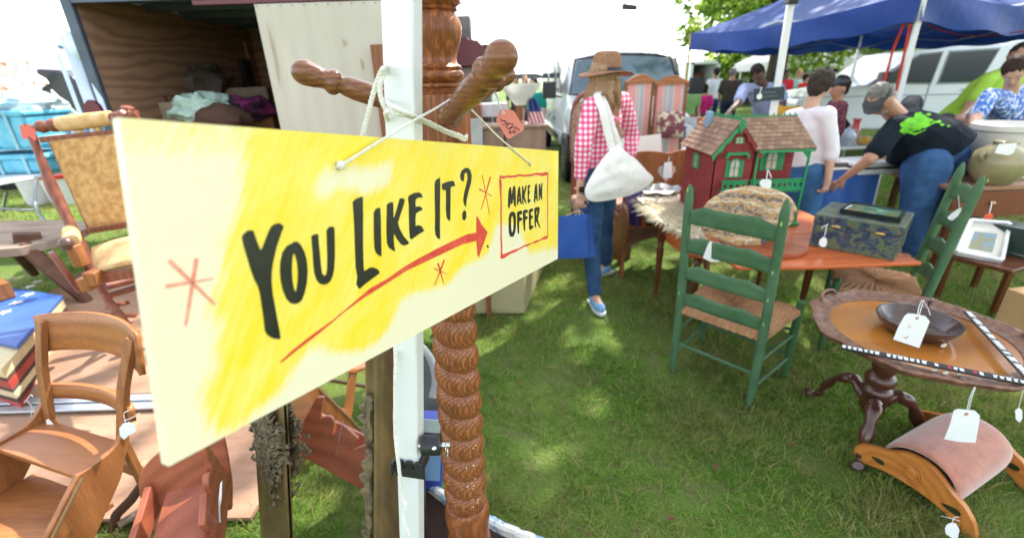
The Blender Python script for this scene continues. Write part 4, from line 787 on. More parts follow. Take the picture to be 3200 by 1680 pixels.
ptag('white oblong tag on the second slat of the nearer green chair', Z2([(1085, 800), (1100, 780), (1160, 790), (1182, 805), (1150, 905), (1100, 902), (1055, 880)]), 2.06, ink=[Z2([(1120, 800), (1125, 835)]), Z2([(1110, 820), (1140, 830)])], inkmat=inkr, name='price_tag')
ptag('white card tag swinging inside the farther green chair', Z3([(1488, 405), (1500, 392), (1560, 345), (1585, 335), (1588, 352), (1560, 395), (1525, 425), (1500, 420)]), 2.30, string=[[(*Z3([(1575, 345)])[0], 2.3), (*Z3([(1565, 250)])[0], 2.32)]])
# -------- sheepskin and cream sheet on the left leaf
fur = mat('cream_fleece', (.80, .74, .58), (.68, .60, .44), rough=.95, scale=30, bump=.5, trans=.2)
b = MB()
rg = np.random.default_rng(5)
SK = [(1.02, 3.62), (1.34, 3.68), (1.40, 3.25), (1.33, 2.95), (1.13, 2.62), (1.06, 2.75), (1.03, 3.2)]
slab(b, SK, TZ + .03, .026)
for k in range(2600):
    u = rg.random() * 7; i = int(u); f = u - i; p = V((*SK[i], 0)).lerp(V((*SK[(i + 1) % 7], 0)), f); c = V((1.2, 3.15, 0)); q = p.lerp(c, rg.random() ** 2.2 * .95)
    edge = (q - p).length < .04; out = (p - c).normalized(); L = .05 + .045 * rg.random()
    a = q + V((0, 0, TZ + .028)); d = out * (.9 if edge else .3) + V((rg.normal() * .35, rg.normal() * .35, .35)); tip = a + d * L - V((0, 0, .055 if edge else 0)); w = V((rg.normal(), rg.normal(), 0)).normalized() * .0035
    b.add([a - w, a + w, a.lerp(tip, .6) + w * .7 + V((0, 0, .012)), tip, a.lerp(tip, .6) - w * .7 + V((0, 0, .012))], [(0, 1, 2, 3, 4)])
single(b, 'sheepskin', fur, 'shaggy cream sheepskin hanging off the left end of the orange table', 'rug', base=(1.2, 3.1, TZ))
b = MB(); slab(b, [(1.01, 3.40), (1.02, 3.78), (1.40, 3.76), (1.33, 3.40)], TZ + .045, .012); single(b, 'folded_cloth', mat('cream_linen', (.82, .74, .62), (.76, .66, .54), rough=.8), 'flat folded cream cloth behind the sheepskin', 'cloth', bevel=.003)
# -------- carved tray table
carved = mat('carved_mahogany', (.24, .11, .065), (.12, .048, .025), rough=.4, scale=40, bump=.9, bd=.006, coat=.2, lo=.4, hi=.6)
inlay = wood('amber_veneer', (.42, .16, .03), (.30, .10, .02), 'X', .8, rough=.12, coat=.8, ring=3, dist=6, pore=.15, bump=.02)
mah = mat('dark_mahogany', (.085, .028, .016), (.05, .016, .010), rough=.28, scale=30, bump=.35, coat=.5)
TT = thing('tray_table', 'carved tripod tray table with piecrust rim and amber top, right foreground', 'table', (1.6, 1.64, 0))
tcx, tcy, tz_ = 1.635, 1.585, .605
def rimr(a): return .372 * (1 + .022 * math.cos(8 * a + .4) + .012 * math.cos(16 * a))
b = MB(); b.prism([(tcx + .305 * math.cos(a), tcy + .305 * math.sin(a)) for a in [i * math.pi / 36 for i in range(72)]], (0, 0, tz_ - .012), (1, 0, 0), (0, 1, 0), .012); build(b, 'tray_panel', inlay, TT)
b = MB(); PR = [(.295, -.014), (.298, .004), (.306, .006), (.318, .001), (.34, .006), (.352, .016), (.366, .022), (.374, .018), (.372, .008), (.355, -.008), (.33, -.02), (.295, -.022)]
def rimf(u, v):
    a = u * 2 * math.pi; i = min(int(v * (len(PR) - 1) + 1e-6), len(PR) - 1); r, z = PR[i]; k = rimr(a) / .372 if r > .33 else 1
    relief = .004 * abs(math.sin(24 * a)) if .315 < r < .36 and z > 0 else 0
    return (tcx + r * k * math.cos(a), tcy + r * k * math.sin(a), tz_ + z + relief)
b.grid(240, len(PR), rimf, cu=True); build(b, 'piecrust_rim', carved, TT, smooth=True)
for a0 in (R(118), R(-20)):
    b = MB(); c = V((tcx + .345 * math.cos(a0), tcy + .345 * math.sin(a0), tz_ + .02)); t_ = V((-math.sin(a0), math.cos(a0), 0)); o_ = V((math.cos(a0), math.sin(a0), 0))
    b.tube(bez([c - t_ * .055, c - t_ * .045 + o_ * .012 + V((0, 0, .02)), c + o_ * .02 + V((0, 0, .026)), c + t_ * .045 + o_ * .012 + V((0, 0, .02)), c + t_ * .055], 5), .007, 8); build(b, 'tray_handle', carved, TT, smooth=True)
sx, sy = 1.64, 1.68
b = MB(); b.lathe((sx, sy, .10), (sx, sy, tz_ - .012), [(0, .012), (.04, .022), (.08, .038), (.13, .05), (.2, .052), (.25, .046), (.27, .055), (.31, .062), (.345, .058), (.37, .044), (.40, .056), (.44, .062), (.48, .056), (.51, .04), (.55, .045), (.60, .05), (.64, .044), (.68, .028), (.74, .024), (.84, .03), (.90, .045), (.94, .075), (.97, .10), (1, .105)], 28); build(b, 'pedestal', mah, TT, smooth=True, ang=60)
for fx, fy, kk in ((1.475, 1.485, 0), (1.57, 1.95, 1), (1.86, 1.61, 2)):
    d = V((fx - sx, fy - sy, 0)); L = d.length; d.normalize(); c = V((sx, sy, 0))
    P = [c + d * .03 + V((0, 0, .19)), c + d * L * .38 + V((0, 0, .235)), c + d * L * .66 + V((0, 0, .19)), c + d * L * .84 + V((0, 0, .10)), c + d * L * .92 + V((0, 0, .045)), c + d * L * 1.04 + V((0, 0, .022)), c + d * L * 1.13 + V((0, 0, .035))]
    b = MB(); b.tube(bez(P, 6), [.034 - .018 * min(1, i / 28) + .006 * math.sin(i * .9) * (1 if i > 3 else 0) for i in range(37)], 12, flat=.75); build(b, 'cabriole_leg', mah, TT, smooth=True)
    b = MB(); b.ball(c + d * L * 1.06 + V((0, 0, .02)), (.028, .022, .020), 12); build(b, 'carved_foot', mah, TT, smooth=True)
    b = MB(); b.ball(c + d * L * .40 + V((0, 0, .245)), (.03, .026, .02), 10); build(b, 'carved_knee', mah, TT, smooth=True)
# bowl
bwm = mat('dark_redware', (.055, .022, .016), (.035, .015, .012), rough=.25, scale=12, bump=.12, coat=.6)
b = MB(); c = V((1.635, 1.60, tz_ + .001))
b.lathe(c, c + V((0, 0, .062)), [(0, .001), (0, .098), (.08, .105), (.55, .128), (.9, .140), (1, .139), (.98, .132), (.6, .118), (.22, .095), (.15, .001)], 40); single(b, 'shallow_bowl', bwm, 'shallow dark brown pottery bowl on the carved tray table', 'bowl', base=c, smooth=True)
st = wood('dark_handle', (.12, .045, .022), (.08, .03, .015), 'X', 1)
b = MB(); hc = at(2895, 945, 1.74); b.tube(bez([at(2850, 968, 1.72), at(2880, 945, 1.73), at(2912, 936, 1.735), at(2900, 962, 1.72)], 6), [.006 + .004 * math.sin(i / 18 * 3.1) for i in range(19)], 10); single(b, 'carved_spoon', mah, 'dark curled wooden spoon handle resting on the rim of the bowl', 'spoon', smooth=True)
ptag('large white price tag tied over the dark pottery bowl', Z3([(1185, 1100), (1210, 1078), (1260, 1082), (1335, 1098), (1365, 1135), (1290, 1322), (1200, 1292), (1108, 1262), (1140, 1180)]), 1.40, string=[[(*Z3([(1285, 1105)])[0], 1.40), (*Z3([(1305, 1040)])[0], 1.46), (*Z3([(1320, 985)])[0], 1.60)], [(*Z3([(1275, 1108)])[0], 1.40), (*Z3([(1290, 1030)])[0], 1.46), (*Z3([(1310, 985)])[0], 1.60)], [(*Z3([(1320, 985)])[0], 1.60), (*Z3([(1350, 1040)])[0], 1.52), (*Z3([(1368, 1090)])[0], 1.47)]],
     ink=[Z3([(1215, 1155), (1225, 1175)]), Z3([(1205, 1180), (1240, 1170)]), Z3([(1180, 1240), (1200, 1255), (1215, 1235), (1195, 1260)])], inkmat=inkr, holes=(*Z3([(1275, 1112)])[0], .004, plain('tag_reinforcement', (.45, .20, .10))))
# lettered black strips: rows of small worn white blocks
blk = plain('strip_black', (.012, .014, .018)); wht = plain('strip_white', (.72, .74, .76)); rdd = plain('strip_red', (.4, .02, .05))
def strip(label, a, c, h=.024):
    a, c = V(a), V(c); T = thing('lettered_strip', label, 'label strip', tuple(a), group='black strips of white lettering on the tray table'); d = (c - a).normalized(); L = (c - a).length
    s = V((d.y, -d.x, 0)); nrm = s.cross(d)
    if nrm.z < 0: nrm = -nrm
    up = (nrm + V((0, -.25, 0))).normalized(); b = MB(); b.beam(a, c, h, .006, up=up); build(b, 'backing', blk, T)
    n = int(L / .0165); x, y, _ = frame(d, up); ww = d.cross(up).normalized()
    for k in range(n):
        if rnd.random() < .10: continue
        p = a + d * (k + .5) / n * L + up * .0034; j = rnd.random(); b = MB()
        h1 = h * rnd.uniform(.5, .72); b.beam(p - ww * h1 / 2, p + ww * h1 / 2, .0125 * rnd.uniform(.6, 1), .0012, up=up)
        if j > .3: b.beam(p - ww * h1 * .5 + d * .004, p - ww * h1 * .3 + d * .006, .008, .0012, up=up)
        build(b, 'white_block', rdd if j > .95 else wht, T)
strip('black strip of white lettering lying along the near rim of the tray table', gr(2628, 1082, tz_ + .03), gr(3205, 1196, tz_ + .03))
strip('black strip of white lettering slanting across the right of the tray table', gr(3024, 975, tz_ + .035), gr(3215, 1180, tz_ + .035), .030)
for q in ((2948, 1080), (2920, 1155), (2955, 1165), (3000, 1168)):
    b = MB(); c = gr(*q, tz_ + .012); b.ball(c, (.011, .006, .007), 8); b.ball(c + V((.008, .004, .003)), (.007, .006, .006), 8); single(b, 'shell_button', plain('ivory_button', (.75, .68, .55)), 'ivory shell button lying loose on the amber tray top', 'button', group='loose shell buttons on the tray', smooth=True)
ptag('large blank white tag hanging from the front rim of the carved tray table', Z4([(1950, 560), (1975, 550), (2080, 560), (2112, 590), (2105, 650), (2085, 760), (1990, 755), (1890, 738), (1925, 650)]), 1.17, string=[[(*Z4([(2025, 578)])[0], 1.17), (*Z4([(2050, 480)])[0], 1.19), (*Z4([(2078, 415)])[0], 1.22)], [(*Z4([(2035, 578)])[0], 1.17), (*Z4([(2062, 480)])[0], 1.19), (*Z4([(2085, 415)])[0], 1.22)]], holes=(*Z4([(2027, 582)])[0], .0045, plain('tag_ring', (.5, .22, .10))))
ptag('white tag hanging at the right edge below the tray rim', Z4([(2330, 560), (2355, 540), (2375, 560), (2376, 610), (2360, 635), (2335, 615)]), 1.2, string=[[(*Z4([(2352, 545)])[0], 1.2), (*Z4([(2370, 470)])[0], 1.2), (*Z4([(2386, 410)])[0], 1.22)]])
# -------- gout stool
orange = wood('honey_oak', (.50, .19, .04), (.36, .12, .025), 'X', 1.2, rough=.42, coat=.2, ring=7, dist=3, pore=.4, bump=.08)
vel = mat('pink_velvet', (.44, .165, .105), (.33, .115, .07), rough=.95, scale=22, bump=.3, sheen=.8)
gt = thing('gout_stool', 'low rocking footstool with pink velvet roll cushion and honey oak ends', 'footstool', (1.72, 1.38, 0))
ga, gb = V((1.49, 1.50, 0)), V((1.66, 1.13, 0)); gx = (gb - ga).normalized(); gy = V((-gx.y, gx.x, 0)); gl = (gb - ga).length
prof_ = [(-.015, .075), (.0, .105), (.045, .125), (.10, .15), (.145, .178), (.195, .19), (.25, .182), (.30, .15), (.335, .125), (.365, .11), (.405, .07), (.43, .02), (.425, 0), (.39, .0), (.34, .035), (.26, .055), (.17, .058), (.10, .05), (.05, .035), (.02, .03), (-.01, .04)]
for dpt in (0, .46):
    b = MB(); o = ga + gy * (dpt - .012) - gx * .01
    b.prism(spline2([(x * .96, z * 1.02 + .003) for x, z in prof_], 4), o + gy * .024, gx, V((0, 0, 1)), .024); e = build(b, 'end_board', orange, gt, bevel=.004)
    for cx_, cz_, rx, rz_ in ((.075, .088, .024, .010), (.325, .075, .030, .012)):
        b = MB(); c = o + gx * cx_ + V((0, 0, cz_)) - gy * .0012
        b.prism([(rx * math.cos(a), rz_ * math.sin(a) * (1 + .5 * math.cos(a))) for a in [i * math.pi / 9 for i in range(18)]], c + gy * .002, gx, V((0, 0, 1)), .003); build(b, 'pierced_leaf', greend if dpt < 0 else mat('dark_hole', (.03, .04, .015), rough=.9), e)
    if dpt == 0:
        for r_, k in ((.048, .006), (.034, .005)):
            b = MB(); c = o + gx * .185 + V((0, 0, .115)) - gy * .001
            b.tube([c + gx * math.cos(a) * r_ * .8 + V((0, 0, math.sin(a) * r_)) for a in [i * math.pi / 16 for i in range(32)]], k * .6, 8, closed=True); build(b, 'carved_ring', orange, e, smooth=True)
        b = MB(); b.ball(c, (.022, .006, .027), 14, Matrix.Rotation(math.atan2(gx.y, gx.x), 3, 'Z')); build(b, 'rosette', orange, e, smooth=True)
b = MB()
def cush(u, v):
    a = R(215) - u * R(250); y = v; k = 1 - (2 * abs(v - .5)) ** 6 * .06; c = ga + gx * (.185) + V((0, 0, .105)); r1, r2 = .132 * k, .108 * k
    return c + gy * (.014 + .43 * v) + gx * (-math.cos(a) * r1 * -1) + V((0, 0, math.sin(a) * r2 + .004))
b.grid(40, 24, cush); build(b, 'velvet_cushion', vel, gt, smooth=True, thick=.006)
b = MB(); b.beam(ga + gx * .185 + gy * .01 + V((0, 0, .07)), ga + gx * .185 + gy * .44 + V((0, 0, .07)), .16, .03); build(b, 'seat_rail', orange, gt, bevel=.003)
ptag('small white tag tied round the near foot of the pink footstool', Z4([(1905, 1270), (1935, 1255), (1965, 1262), (1985, 1300), (1975, 1350), (1940, 1352), (1900, 1325), (1895, 1290)]), 1.085, string=[[(*Z4([(1940, 1262)])[0], 1.085), (*Z4([(1950, 1225)])[0], 1.10), (*Z4([(1980, 1220)])[0], 1.12)], [(*Z4([(1870, 1215)])[0], 1.12), (*Z4([(1920, 1225)])[0], 1.10), (*Z4([(1985, 1245)])[0], 1.1)]])
# ================================================================ LEFT SIDE AND FOREGROUND
honey = wood('honey_school_oak', (.36, .14, .045), (.23, .08, .025), 'X', 1.2, rough=.42, coat=.2, ring=5, dist=4, pore=.4, bump=.06)
honeyz = wood('honey_school_oak_z', (.31, .12, .04), (.19, .068, .022), 'Z', 1.2, rough=.42, coat=.2, ring=6, dist=4, pore=.5, bump=.08)
redw = wood('red_stained_wood', (.34, .10, .05), (.22, .06, .03), 'Y', 1.2, rough=.38, coat=.25, ring=5, dist=3, pore=.3, bump=.05)
# -------- ramp sheets
def ply(name, c, c2, rot=0, rough=.7, sc=1.0):
    if name in MC: return MC[name]
    m, t, b = nt(name); v = coords(t, (1.1 * sc, .32 * sc, 1.1 * sc) if not rot else (.32 * sc, .32 * sc, 1.4 * sc))
    w = t.nodes.new('ShaderNodeTexWave'); w.wave_type = 'BANDS'; w.bands_direction = 'X' if not rot else 'Z'
    w.inputs['Scale'].default_value = 3.2; w.inputs['Distortion'].default_value = 16; w.inputs['Detail'].default_value = 3.5; w.inputs['Detail Scale'].default_value = .9; w.inputs['Detail Roughness'].default_value = .55
    lk(t, v, w.inputs[0]); n = noisen(t, coords(t), 2.2, 5)
    cc = mix(t, mathn(t, 'MULTIPLY', n, .6), ramp(t, w.outputs['Fac'], [(.2, c), (.5, dk(c, .85)), (.85, c2)]), dk(c2, .8)); lk(t, cc, b.inputs['Base Color']); b.inputs['Roughness'].default_value = rough
    bumpn(t, b, w.outputs['Fac'], .15, .004); MC[name] = m; return m
rply = mat('weathered_plywood', (.40, .25, .165), (.26, .15, .10), rough=.85, scale=2.6, stretch=(1, 3.5, 1), bump=.35, detail=7, lo=.3, hi=.7)
def zr(y): return .05 + .13 * max(0, y - 1.95)
b = MB(); b.add([(x, y, zr(y) + z) for z in (0, .02) for x, y in ((-3.5, 2.06), (-1.15, 2.06), (-1.15, 4.2), (-3.5, 4.2))], [(3, 2, 1, 0), (4, 5, 6, 7), (0, 1, 5, 4), (1, 2, 6, 5), (2, 3, 7, 6), (3, 0, 4, 7)])
T = thing('ramp', 'lowered plywood trailer ramp with a bright metal strip across it', 'ramp', (-2.3, 2.0, .05))
build(b, 'ramp_deck', rply, T)
b = MB(); b.box((-2.5, 1.66, .035), (2.9, .66, .018), rz=R(-1.5)); build(b, 'ramp_flap', rply, T)
silver = mat('galvanised_strip', (.62, .66, .70), (.50, .54, .58), rough=.3, metal=.7, scale=8, bump=.05)
for y, w in ((2.035, .05), (1.975, .05)):
    b = MB(); b.box((-2.4, y, zr(y) + .012), (2.75, w, .014)); build(b, 'metal_strip', silver, T, bevel=.003)
b = MB(); b.tube([(-3.75, 2.005, .055), (-1.03, 2.005, .055)], .008, 8); build(b, 'hinge_rod', silver, T, smooth=True)
# -------- library step chair
O = V((-1.74, 1.33, 0)); ex = V((.947, -.323, 0)).normalized(); ey = V((ex.y, -ex.x, 0))
T = thing('step_chair', 'honey oak library chair that folds into steps, near left corner', 'chair', tuple(O + ex * .21)); W_ = .433
def q(x, s, z): return O + ex * x + ey * s + V((0, 0, z))
SP = spline2([(-.075, .615), (-.05, .575), (-.015, .535), (.02, .513), (.06, .507), (.12, .505)], 5) + [(.27, .36), (.56, .06), (.56, 0), (.42, 0), (.15, .275), (.03, .40), (-.03, .50)]
for x in (W_ - .008, -.012):
    b = MB(); b.prism([(s, z) for s, z in SP], q(x + .01, 0, 0), ey, V((0, 0, 1)), .02 if 1 else 0); build(b, 'stringer', honeyz, T, bevel=.003)
for z, s0_, s1_ in ((.497, -.03, .118), (.335, .07, .275), (.17, .23, .44)):
    b = MB(); b.add([q(x, s, zz) for zz in (z - .02, z) for x, s in ((.0, s0_), (W_ - .01, s0_), (W_ - .01, s1_), (.0, s1_))], [(3, 2, 1, 0), (4, 5, 6, 7), (0, 1, 5, 4), (1, 2, 6, 5), (2, 3, 7, 6), (3, 0, 4, 7)][::1]); build(b, 'tread', honey, T, bevel=.003)
for x in (.02, W_ - .03):
    b = MB(); k_ = .075 if x > .1 else 0; P = [q(x, -.05, .0), q(x, -.035, .25), q(x, -.03, .5), q(x + k_ * .5, -.075, .7), q(x + k_, -.13, .86)]
    for i in range(4): b.beam(P[i], P[i + 1], .034, .022, up=tuple(ey))
    build(b, 'back_post', honeyz, T, bevel=.002)
def rail(z0, z1, s0_, bow, tk, nm, sl=.20, arch=.0, x0=-.005, x1=W_ + .005):
    b = MB()
    def f(u, v, k=0):
        x = x0 + (x1 - x0) * u; w = (u - .5) * 2; z = z0 + (z1 - z0) * v + arch * (1 - w * w); return q(x, s0_ - sl * (z - z0) - bow * (1 - w * w) + k, z)
    b.grid(16, 4, f); build(b, nm, honey, T, smooth=True, thick=tk)
rail(.74, .875, -.105, .055, .018, 'crest_rail', arch=.012, x0=-.01, x1=W_ + .075); rail(.575, .628, -.055, .045, .020, 'back_rail', x1=W_ + .02); rail(.30, .345, -.05, .01, .02, 'rear_stretcher', sl=0)
b = MB(); b.tube([q(W_ + .016, s, z) for s, z in ((.118, .50), (.27, .352), (.45, .17))], .004, 6); build(b, 'piano_hinge', mat('dull_brass', (.20, .13, .06)) if 1 else mat('old_brass', (.62, .42, .16), (.45, .28, .10), rough=.3, metal=.8), T)
R3_ = lambda L: [(x / 1.988, 1000 + y / 1.988) for x, y in L]
ptag('white tag tied to the right back post of the step chair', R3_([(740, 670), (765, 640), (800, 632), (835, 650), (846, 690), (800, 715), (770, 742), (745, 715)]), 1.155, string=[[(*R3_([(780, 635)])[0], 1.155), (*R3_([(770, 580)])[0], 1.16), (*R3_([(800, 560)])[0], 1.17)], [(*R3_([(770, 625)])[0], 1.155), (*R3_([(830, 600)])[0], 1.15), (*R3_([(870, 575)])[0], 1.16)]])
ptag('twisted white tag string on the left horn of the step chair', R3_([(285, 620), (300, 612), (330, 640), (325, 672), (295, 670)]), 1.33, string=[[(*R3_([(150, 510)])[0], 1.30), (*R3_([(190, 465)])[0], 1.30), (*R3_([(205, 475)])[0], 1.30)], [(*R3_([(170, 500)])[0], 1.30), (*R3_([(200, 545)])[0], 1.31), (*R3_([(190, 600)])[0], 1.32)]])
# -------- flag-painted chest with a small wooden box
T = thing('painted_box', 'box painted like a flag, blue starred lid and red and cream slatted sides', 'box', (-3.3, 2.7, .1))
f0, f1, f2, f3 = V((-3.06, 2.82, 0)), V((-2.62, 1.98, 0)), V((-3.5, 1.75, 0)), V((-3.95, 2.62, 0))
ex2 = (f1 - f0).normalized(); ey2 = V((-.95, .31, 0)).normalized(); L2 = (f1 - f0).length; D2 = 1.1
def q2(x, y, z): return f0 + ex2 * x + ey2 * y + V((0, 0, z))
cr = mat('cream_flag_paint', (.62, .52, .30), (.50, .41, .23), rough=.6, scale=9); rd = mat('red_flag_paint', (.36, .04, .025), (.26, .03, .02), rough=.55, scale=9); gy_ = mat('dark_flag_gap', (.10, .07, .06), rough=.9)
bl_ = mat('blue_flag_paint', (.045, .12, .38), (.03, .09, .30), rough=.45, scale=6); wh_ = mat('white_star_paint', (.70, .68, .58), rough=.6)
lay = [(.075, .115, rd), (.122, .150, cr), (.157, .20, rd), (.207, .232, gy_), (.235, .28, cr), (.284, .332, rd)]
for z0, z1, m in [(.0 + .06, .10, rd), (.105, .125, gy_), (.128, .165, cr), (.17, .185, gy_), (.188, .235, rd), (.24, .255, gy_), (.258, .315, cr)]:
    b = MB(); b.add([q2(x, y, z) for z in (z0, z1) for x, y in ((0, 0), (L2, 0), (L2, D2), (0, D2))], [(3, 2, 1, 0), (4, 5, 6, 7), (0, 1, 5, 4), (1, 2, 6, 5), (2, 3, 7, 6), (3, 0, 4, 7)]); build(b, 'painted_slat', m, T, bevel=.003)
b = MB(); b.add([q2(x, y, z) for z in (.318, .345) for x, y in ((.0, -.01), (L2 * .78, -.01), (L2 * .78, D2), (.0, D2))], [(3, 2, 1, 0), (4, 5, 6, 7), (0, 1, 5, 4), (1, 2, 6, 5), (2, 3, 7, 6), (3, 0, 4, 7)]); build(b, 'blue_lid', bl_, T, bevel=.006)
for px_, py_ in ((92, 895), (88, 920), (52, 945), (30, 925), (115, 880), (15, 975), (40, 870)):
    c = gr(px_, py_, .3465); b = MB(); S = [(math.cos(a) * r, math.sin(a) * r) for k in range(10) for a, r in [(math.pi * k / 5, .042 if k % 2 == 0 else .018)]]; b.prism(S, c, ex2, V((-ex2.y, ex2.x, 0)), .0015); build(b, 'painted_star', wh_, T)
T = thing('wooden_box', 'small brown wooden box with a pink sticker on the starred lid', 'box', tuple(gr(40, 930, .35)))
b = MB(); c = gr(8, 960, .35); b.box(c + V((-.24, .06, .055)), (.20, .34, .11), rz=R(-28)); build(b, 'box_body', honeyz, T, bevel=.004)
b = MB(); b.box(c + V((-.20, .16, .112)), (.045, .045, .002)); build(b, 'sticker', mat('pink_sticker', (.75, .12, .28), rough=.5), T)
# -------- rustic slab stool
T = thing('slab_stool', 'weathered rustic slab bench on thick splayed legs at the left edge', 'bench', (-3.7, 3.3, 0))
slabm = mat('weathered_slab', (.38, .30, .23), (.22, .16, .12), rough=.85, scale=5, stretch=(.4, 2, 1), bump=.6)
darkw = mat('dark_rough_wood', (.14, .07, .045), (.09, .045, .03), rough=.7, scale=9, bump=.4)
b = MB(); b.prism(spline2([(-3.42, 3.02), (-3.30, 3.30), (-3.45, 3.62), (-3.9, 3.75), (-4.6, 3.7), (-4.7, 3.1), (-4.0, 2.9)], 5), (0, 0, .565), (1, 0, 0), (0, 1, 0), .06); build(b, 'slab_top', slabm, T, bevel=.012)
for a, c in ((at(75, 768, 3.1), gr(292, 958, .16)), ((-3.9, 3.1, .56), (-4.3, 2.7, .08)), ((-4.1, 3.55, .56), (-4.5, 4.0, .05))):
    b = MB(); b.tube([a, V(a).lerp(V(c), .5), c], [.05, .046, .034], 8); build(b, 'splayed_leg', darkw, T, smooth=True)
b = MB(); b.beam(at(40, 745, 3.15), at(130, 742, 3.25), .10, .07); build(b, 'cleat', darkw, T, bevel=.006)
# -------- upholstered platform rocker
gold = mat('gold_brocade', (.56, .33, .13), (.40, .21, .075), rough=.9, scale=26, bump=.4, bd=.006, detail=9, lo=.40, hi=.60)
goldl = mat('gold_brocade_seat', (.66, .46, .24), (.52, .32, .14), rough=.85, scale=20, bump=.35, bd=.006, detail=8)
mahr = wood('rocker_mahogany', (.24, .075, .04), (.14, .04, .022), 'Z', 1.0, rough=.4, coat=.25, ring=10, dist=2, pore=.4, bump=.06)
T = thing('rocking_chair', 'old platform rocker with gold brocade back and a padded roll across its top', 'rocking chair', (-2.45, 2.6, zr(2.6)))
def A(*p): return at(*p)
def TU(nm, pts, r, m=mahr, n=12, **k):
    b = MB(); b.tube(pts, r, n, **k); return build(b, nm, m, T, smooth=True)
TU('back_post', [A(84, 392, 2.78), A(100, 425, 2.76), A(125, 490, 2.73), A(165, 590, 2.69), A(215, 690, 2.64), A(262, 790, 2.58), A(300, 868, 2.54)], [.020, .022, .020, .031, .026, .034, .034])
TU('back_post', [A(420, 345, 2.78), A(430, 400, 2.76), A(450, 500, 2.72), A(475, 650, 2.64), A(500, 830, 2.54)], [.020, .022, .028, .028, .034])
roll_ = bez([A(104, 402, 2.77), A(140, 400, 2.76), A(170, 392, 2.76), A(185, 390, 2.76)], 6)
b = MB(); p0, p1 = A(86, 402, 2.77), A(430, 358, 2.77)
b.lathe(p0, p1, [(0, .014), (.04, .016), (.09, .024), (.13, .036), (.17, .030), (.19, .018), (.21, .018), (.22, .036), (.25, .038), (.27, .032), (.28, .03), (.84, .03), (.86, .036), (.89, .036), (.91, .018), (.94, .03), (.98, .024), (1, .016)], 18); build(b, 'crest_spindle', mahr, T, smooth=True)
b = MB(); b.lathe(p0.lerp(p1, .285), p0.lerp(p1, .775), [(0, .030), (.03, .041), (.3, .044), (.6, .043), (.97, .040), (1, .030)], 18); build(b, 'padded_roll', goldl, T, smooth=True)
for a, c in (((128, 437, 2.75), (430, 408, 2.75)), ((270, 722, 2.6), (470, 690, 2.6))):
    b = MB(); b.beam(A(*a), A(*c), .028, .034); build(b, 'back_rail', mahr, T, bevel=.005)
tl, tr, bl2, br2 = A(157, 443, 2.74), A(424, 415, 2.74), A(280, 718, 2.6), A(466, 692, 2.6)
b = MB(); nrm = (tr - tl).cross(bl2 - tl).normalized(); nrm = nrm if nrm.y < 0 else -nrm
b.grid(16, 16, lambda u, v: tl.lerp(tr, u).lerp(bl2.lerp(br2, u), v) + nrm * (.032 * math.sin(math.pi * u) ** .6 * math.sin(math.pi * v) ** .6 + .006 * mnoise.noise(V((u * 6, v * 6, 1))))); build(b, 'back_upholstery', gold, T, smooth=True, thick=.02)
for a, c in ((tl, bl2), (tr, br2)):
    b = MB(); b.beam(a, c, .016, .022); build(b, 'back_stile', mahr, T)
s0_, s1_, s2_, s3_ = A(292, 778, 2.52), A(480, 735, 2.52), A(312, 850, 2.22), A(520, 815, 2.22)
b = MB(); b.grid(16, 14, lambda u, v: s0_.lerp(s1_, u).lerp(s2_.lerp(s3_, u), v) + V((0, 0, .045 * math.sin(math.pi * u) ** .5 * math.sin(math.pi * min(.97, v)) ** .5))); build(b, 'seat_cushion', goldl, T, smooth=True, thick=.03)
for a, c in ((s2_, s3_), (s0_, s2_)):
    b = MB(); b.beam(a - V((0, 0, .035)), c - V((0, 0, .035)), .03, .05); build(b, 'seat_rail', mahr, T, bevel=.004)
b = MB(); b.lathe(A(220, 720, 2.5), A(225, 752, 2.22), [(0, .03), (.1, .038), (.9, .038), (1, .03)], 14); build(b, 'arm_pad', goldl, T, smooth=True)
b = MB(); b.ball(A(208, 762, 2.2), .034, 12); build(b, 'arm_knob', mat('dark_varnish', (.10, .05, .04), rough=.3), T, smooth=True)
b = MB(); b.beam(A(228, 765, 2.22), A(258, 830, 2.22), .055, .05); build(b, 'arm_post', honeyz, T, bevel=.006)
b = MB(); b.beam(A(290, 845, 2.2), A(305, 885, 2.2), .075, .06); build(b, 'arm_block', honeyz, T, bevel=.006)
b = MB(); b.prism([(math.cos(a) * .105, math.sin(a) * .13) for a in [i * math.pi / 12 for i in range(24)]], A(215, 845, 2.44), V((.75, -.62, 0)).normalized(), V((-.15, -.1, 1)).normalized(), .03); build(b, 'rocker_cheek', mahr, T, bevel=.004)
b = MB(); b.beam(A(262, 865, 2.3), A(285, 905, 2.3), .06, .06); build(b, 'turned_block', honeyz, T, bevel=.008)
for pts, r in ((((300, 880, 2.42), (340, 940, 2.38), (380, 990, 2.36), (412, 1038, 2.36)), .020), (((335, 960, 2.42), (400, 945, 2.6)), .013), (((330, 895, 2.45), (430, 870, 2.6)), .022), (((335, 925, 2.45), (435, 895, 2.6)), .018), (((330, 985, 2.4), (420, 985, 2.75)), .016), (((300, 870, 2.6), (500, 850, 2.7)), .022), (((480, 870, 2.6), (520, 990, 2.55)), .020)):
    TU('base_rail', [A(*p) for p in pts], r)
b = MB(); b.ball(A(418, 1042, 2.36), (.03, .03, .018), 10); build(b, 'caster', mat('dark_caster', (.02, .02, .022), rough=.4), T, smooth=True)
b = MB(); c = A(88, 415, 2.74); b.prism([(-.045, -.03), (.03, -.045), (.05, .02), (-.03, .045)], c, (1, 0, 0), (0, 0, 1), .002); single(b, 'price_tag', mat('coral_card', (.80, .15, .12), rough=.6), 'coral red tag on the left finial of the gold rocker', 'tag')
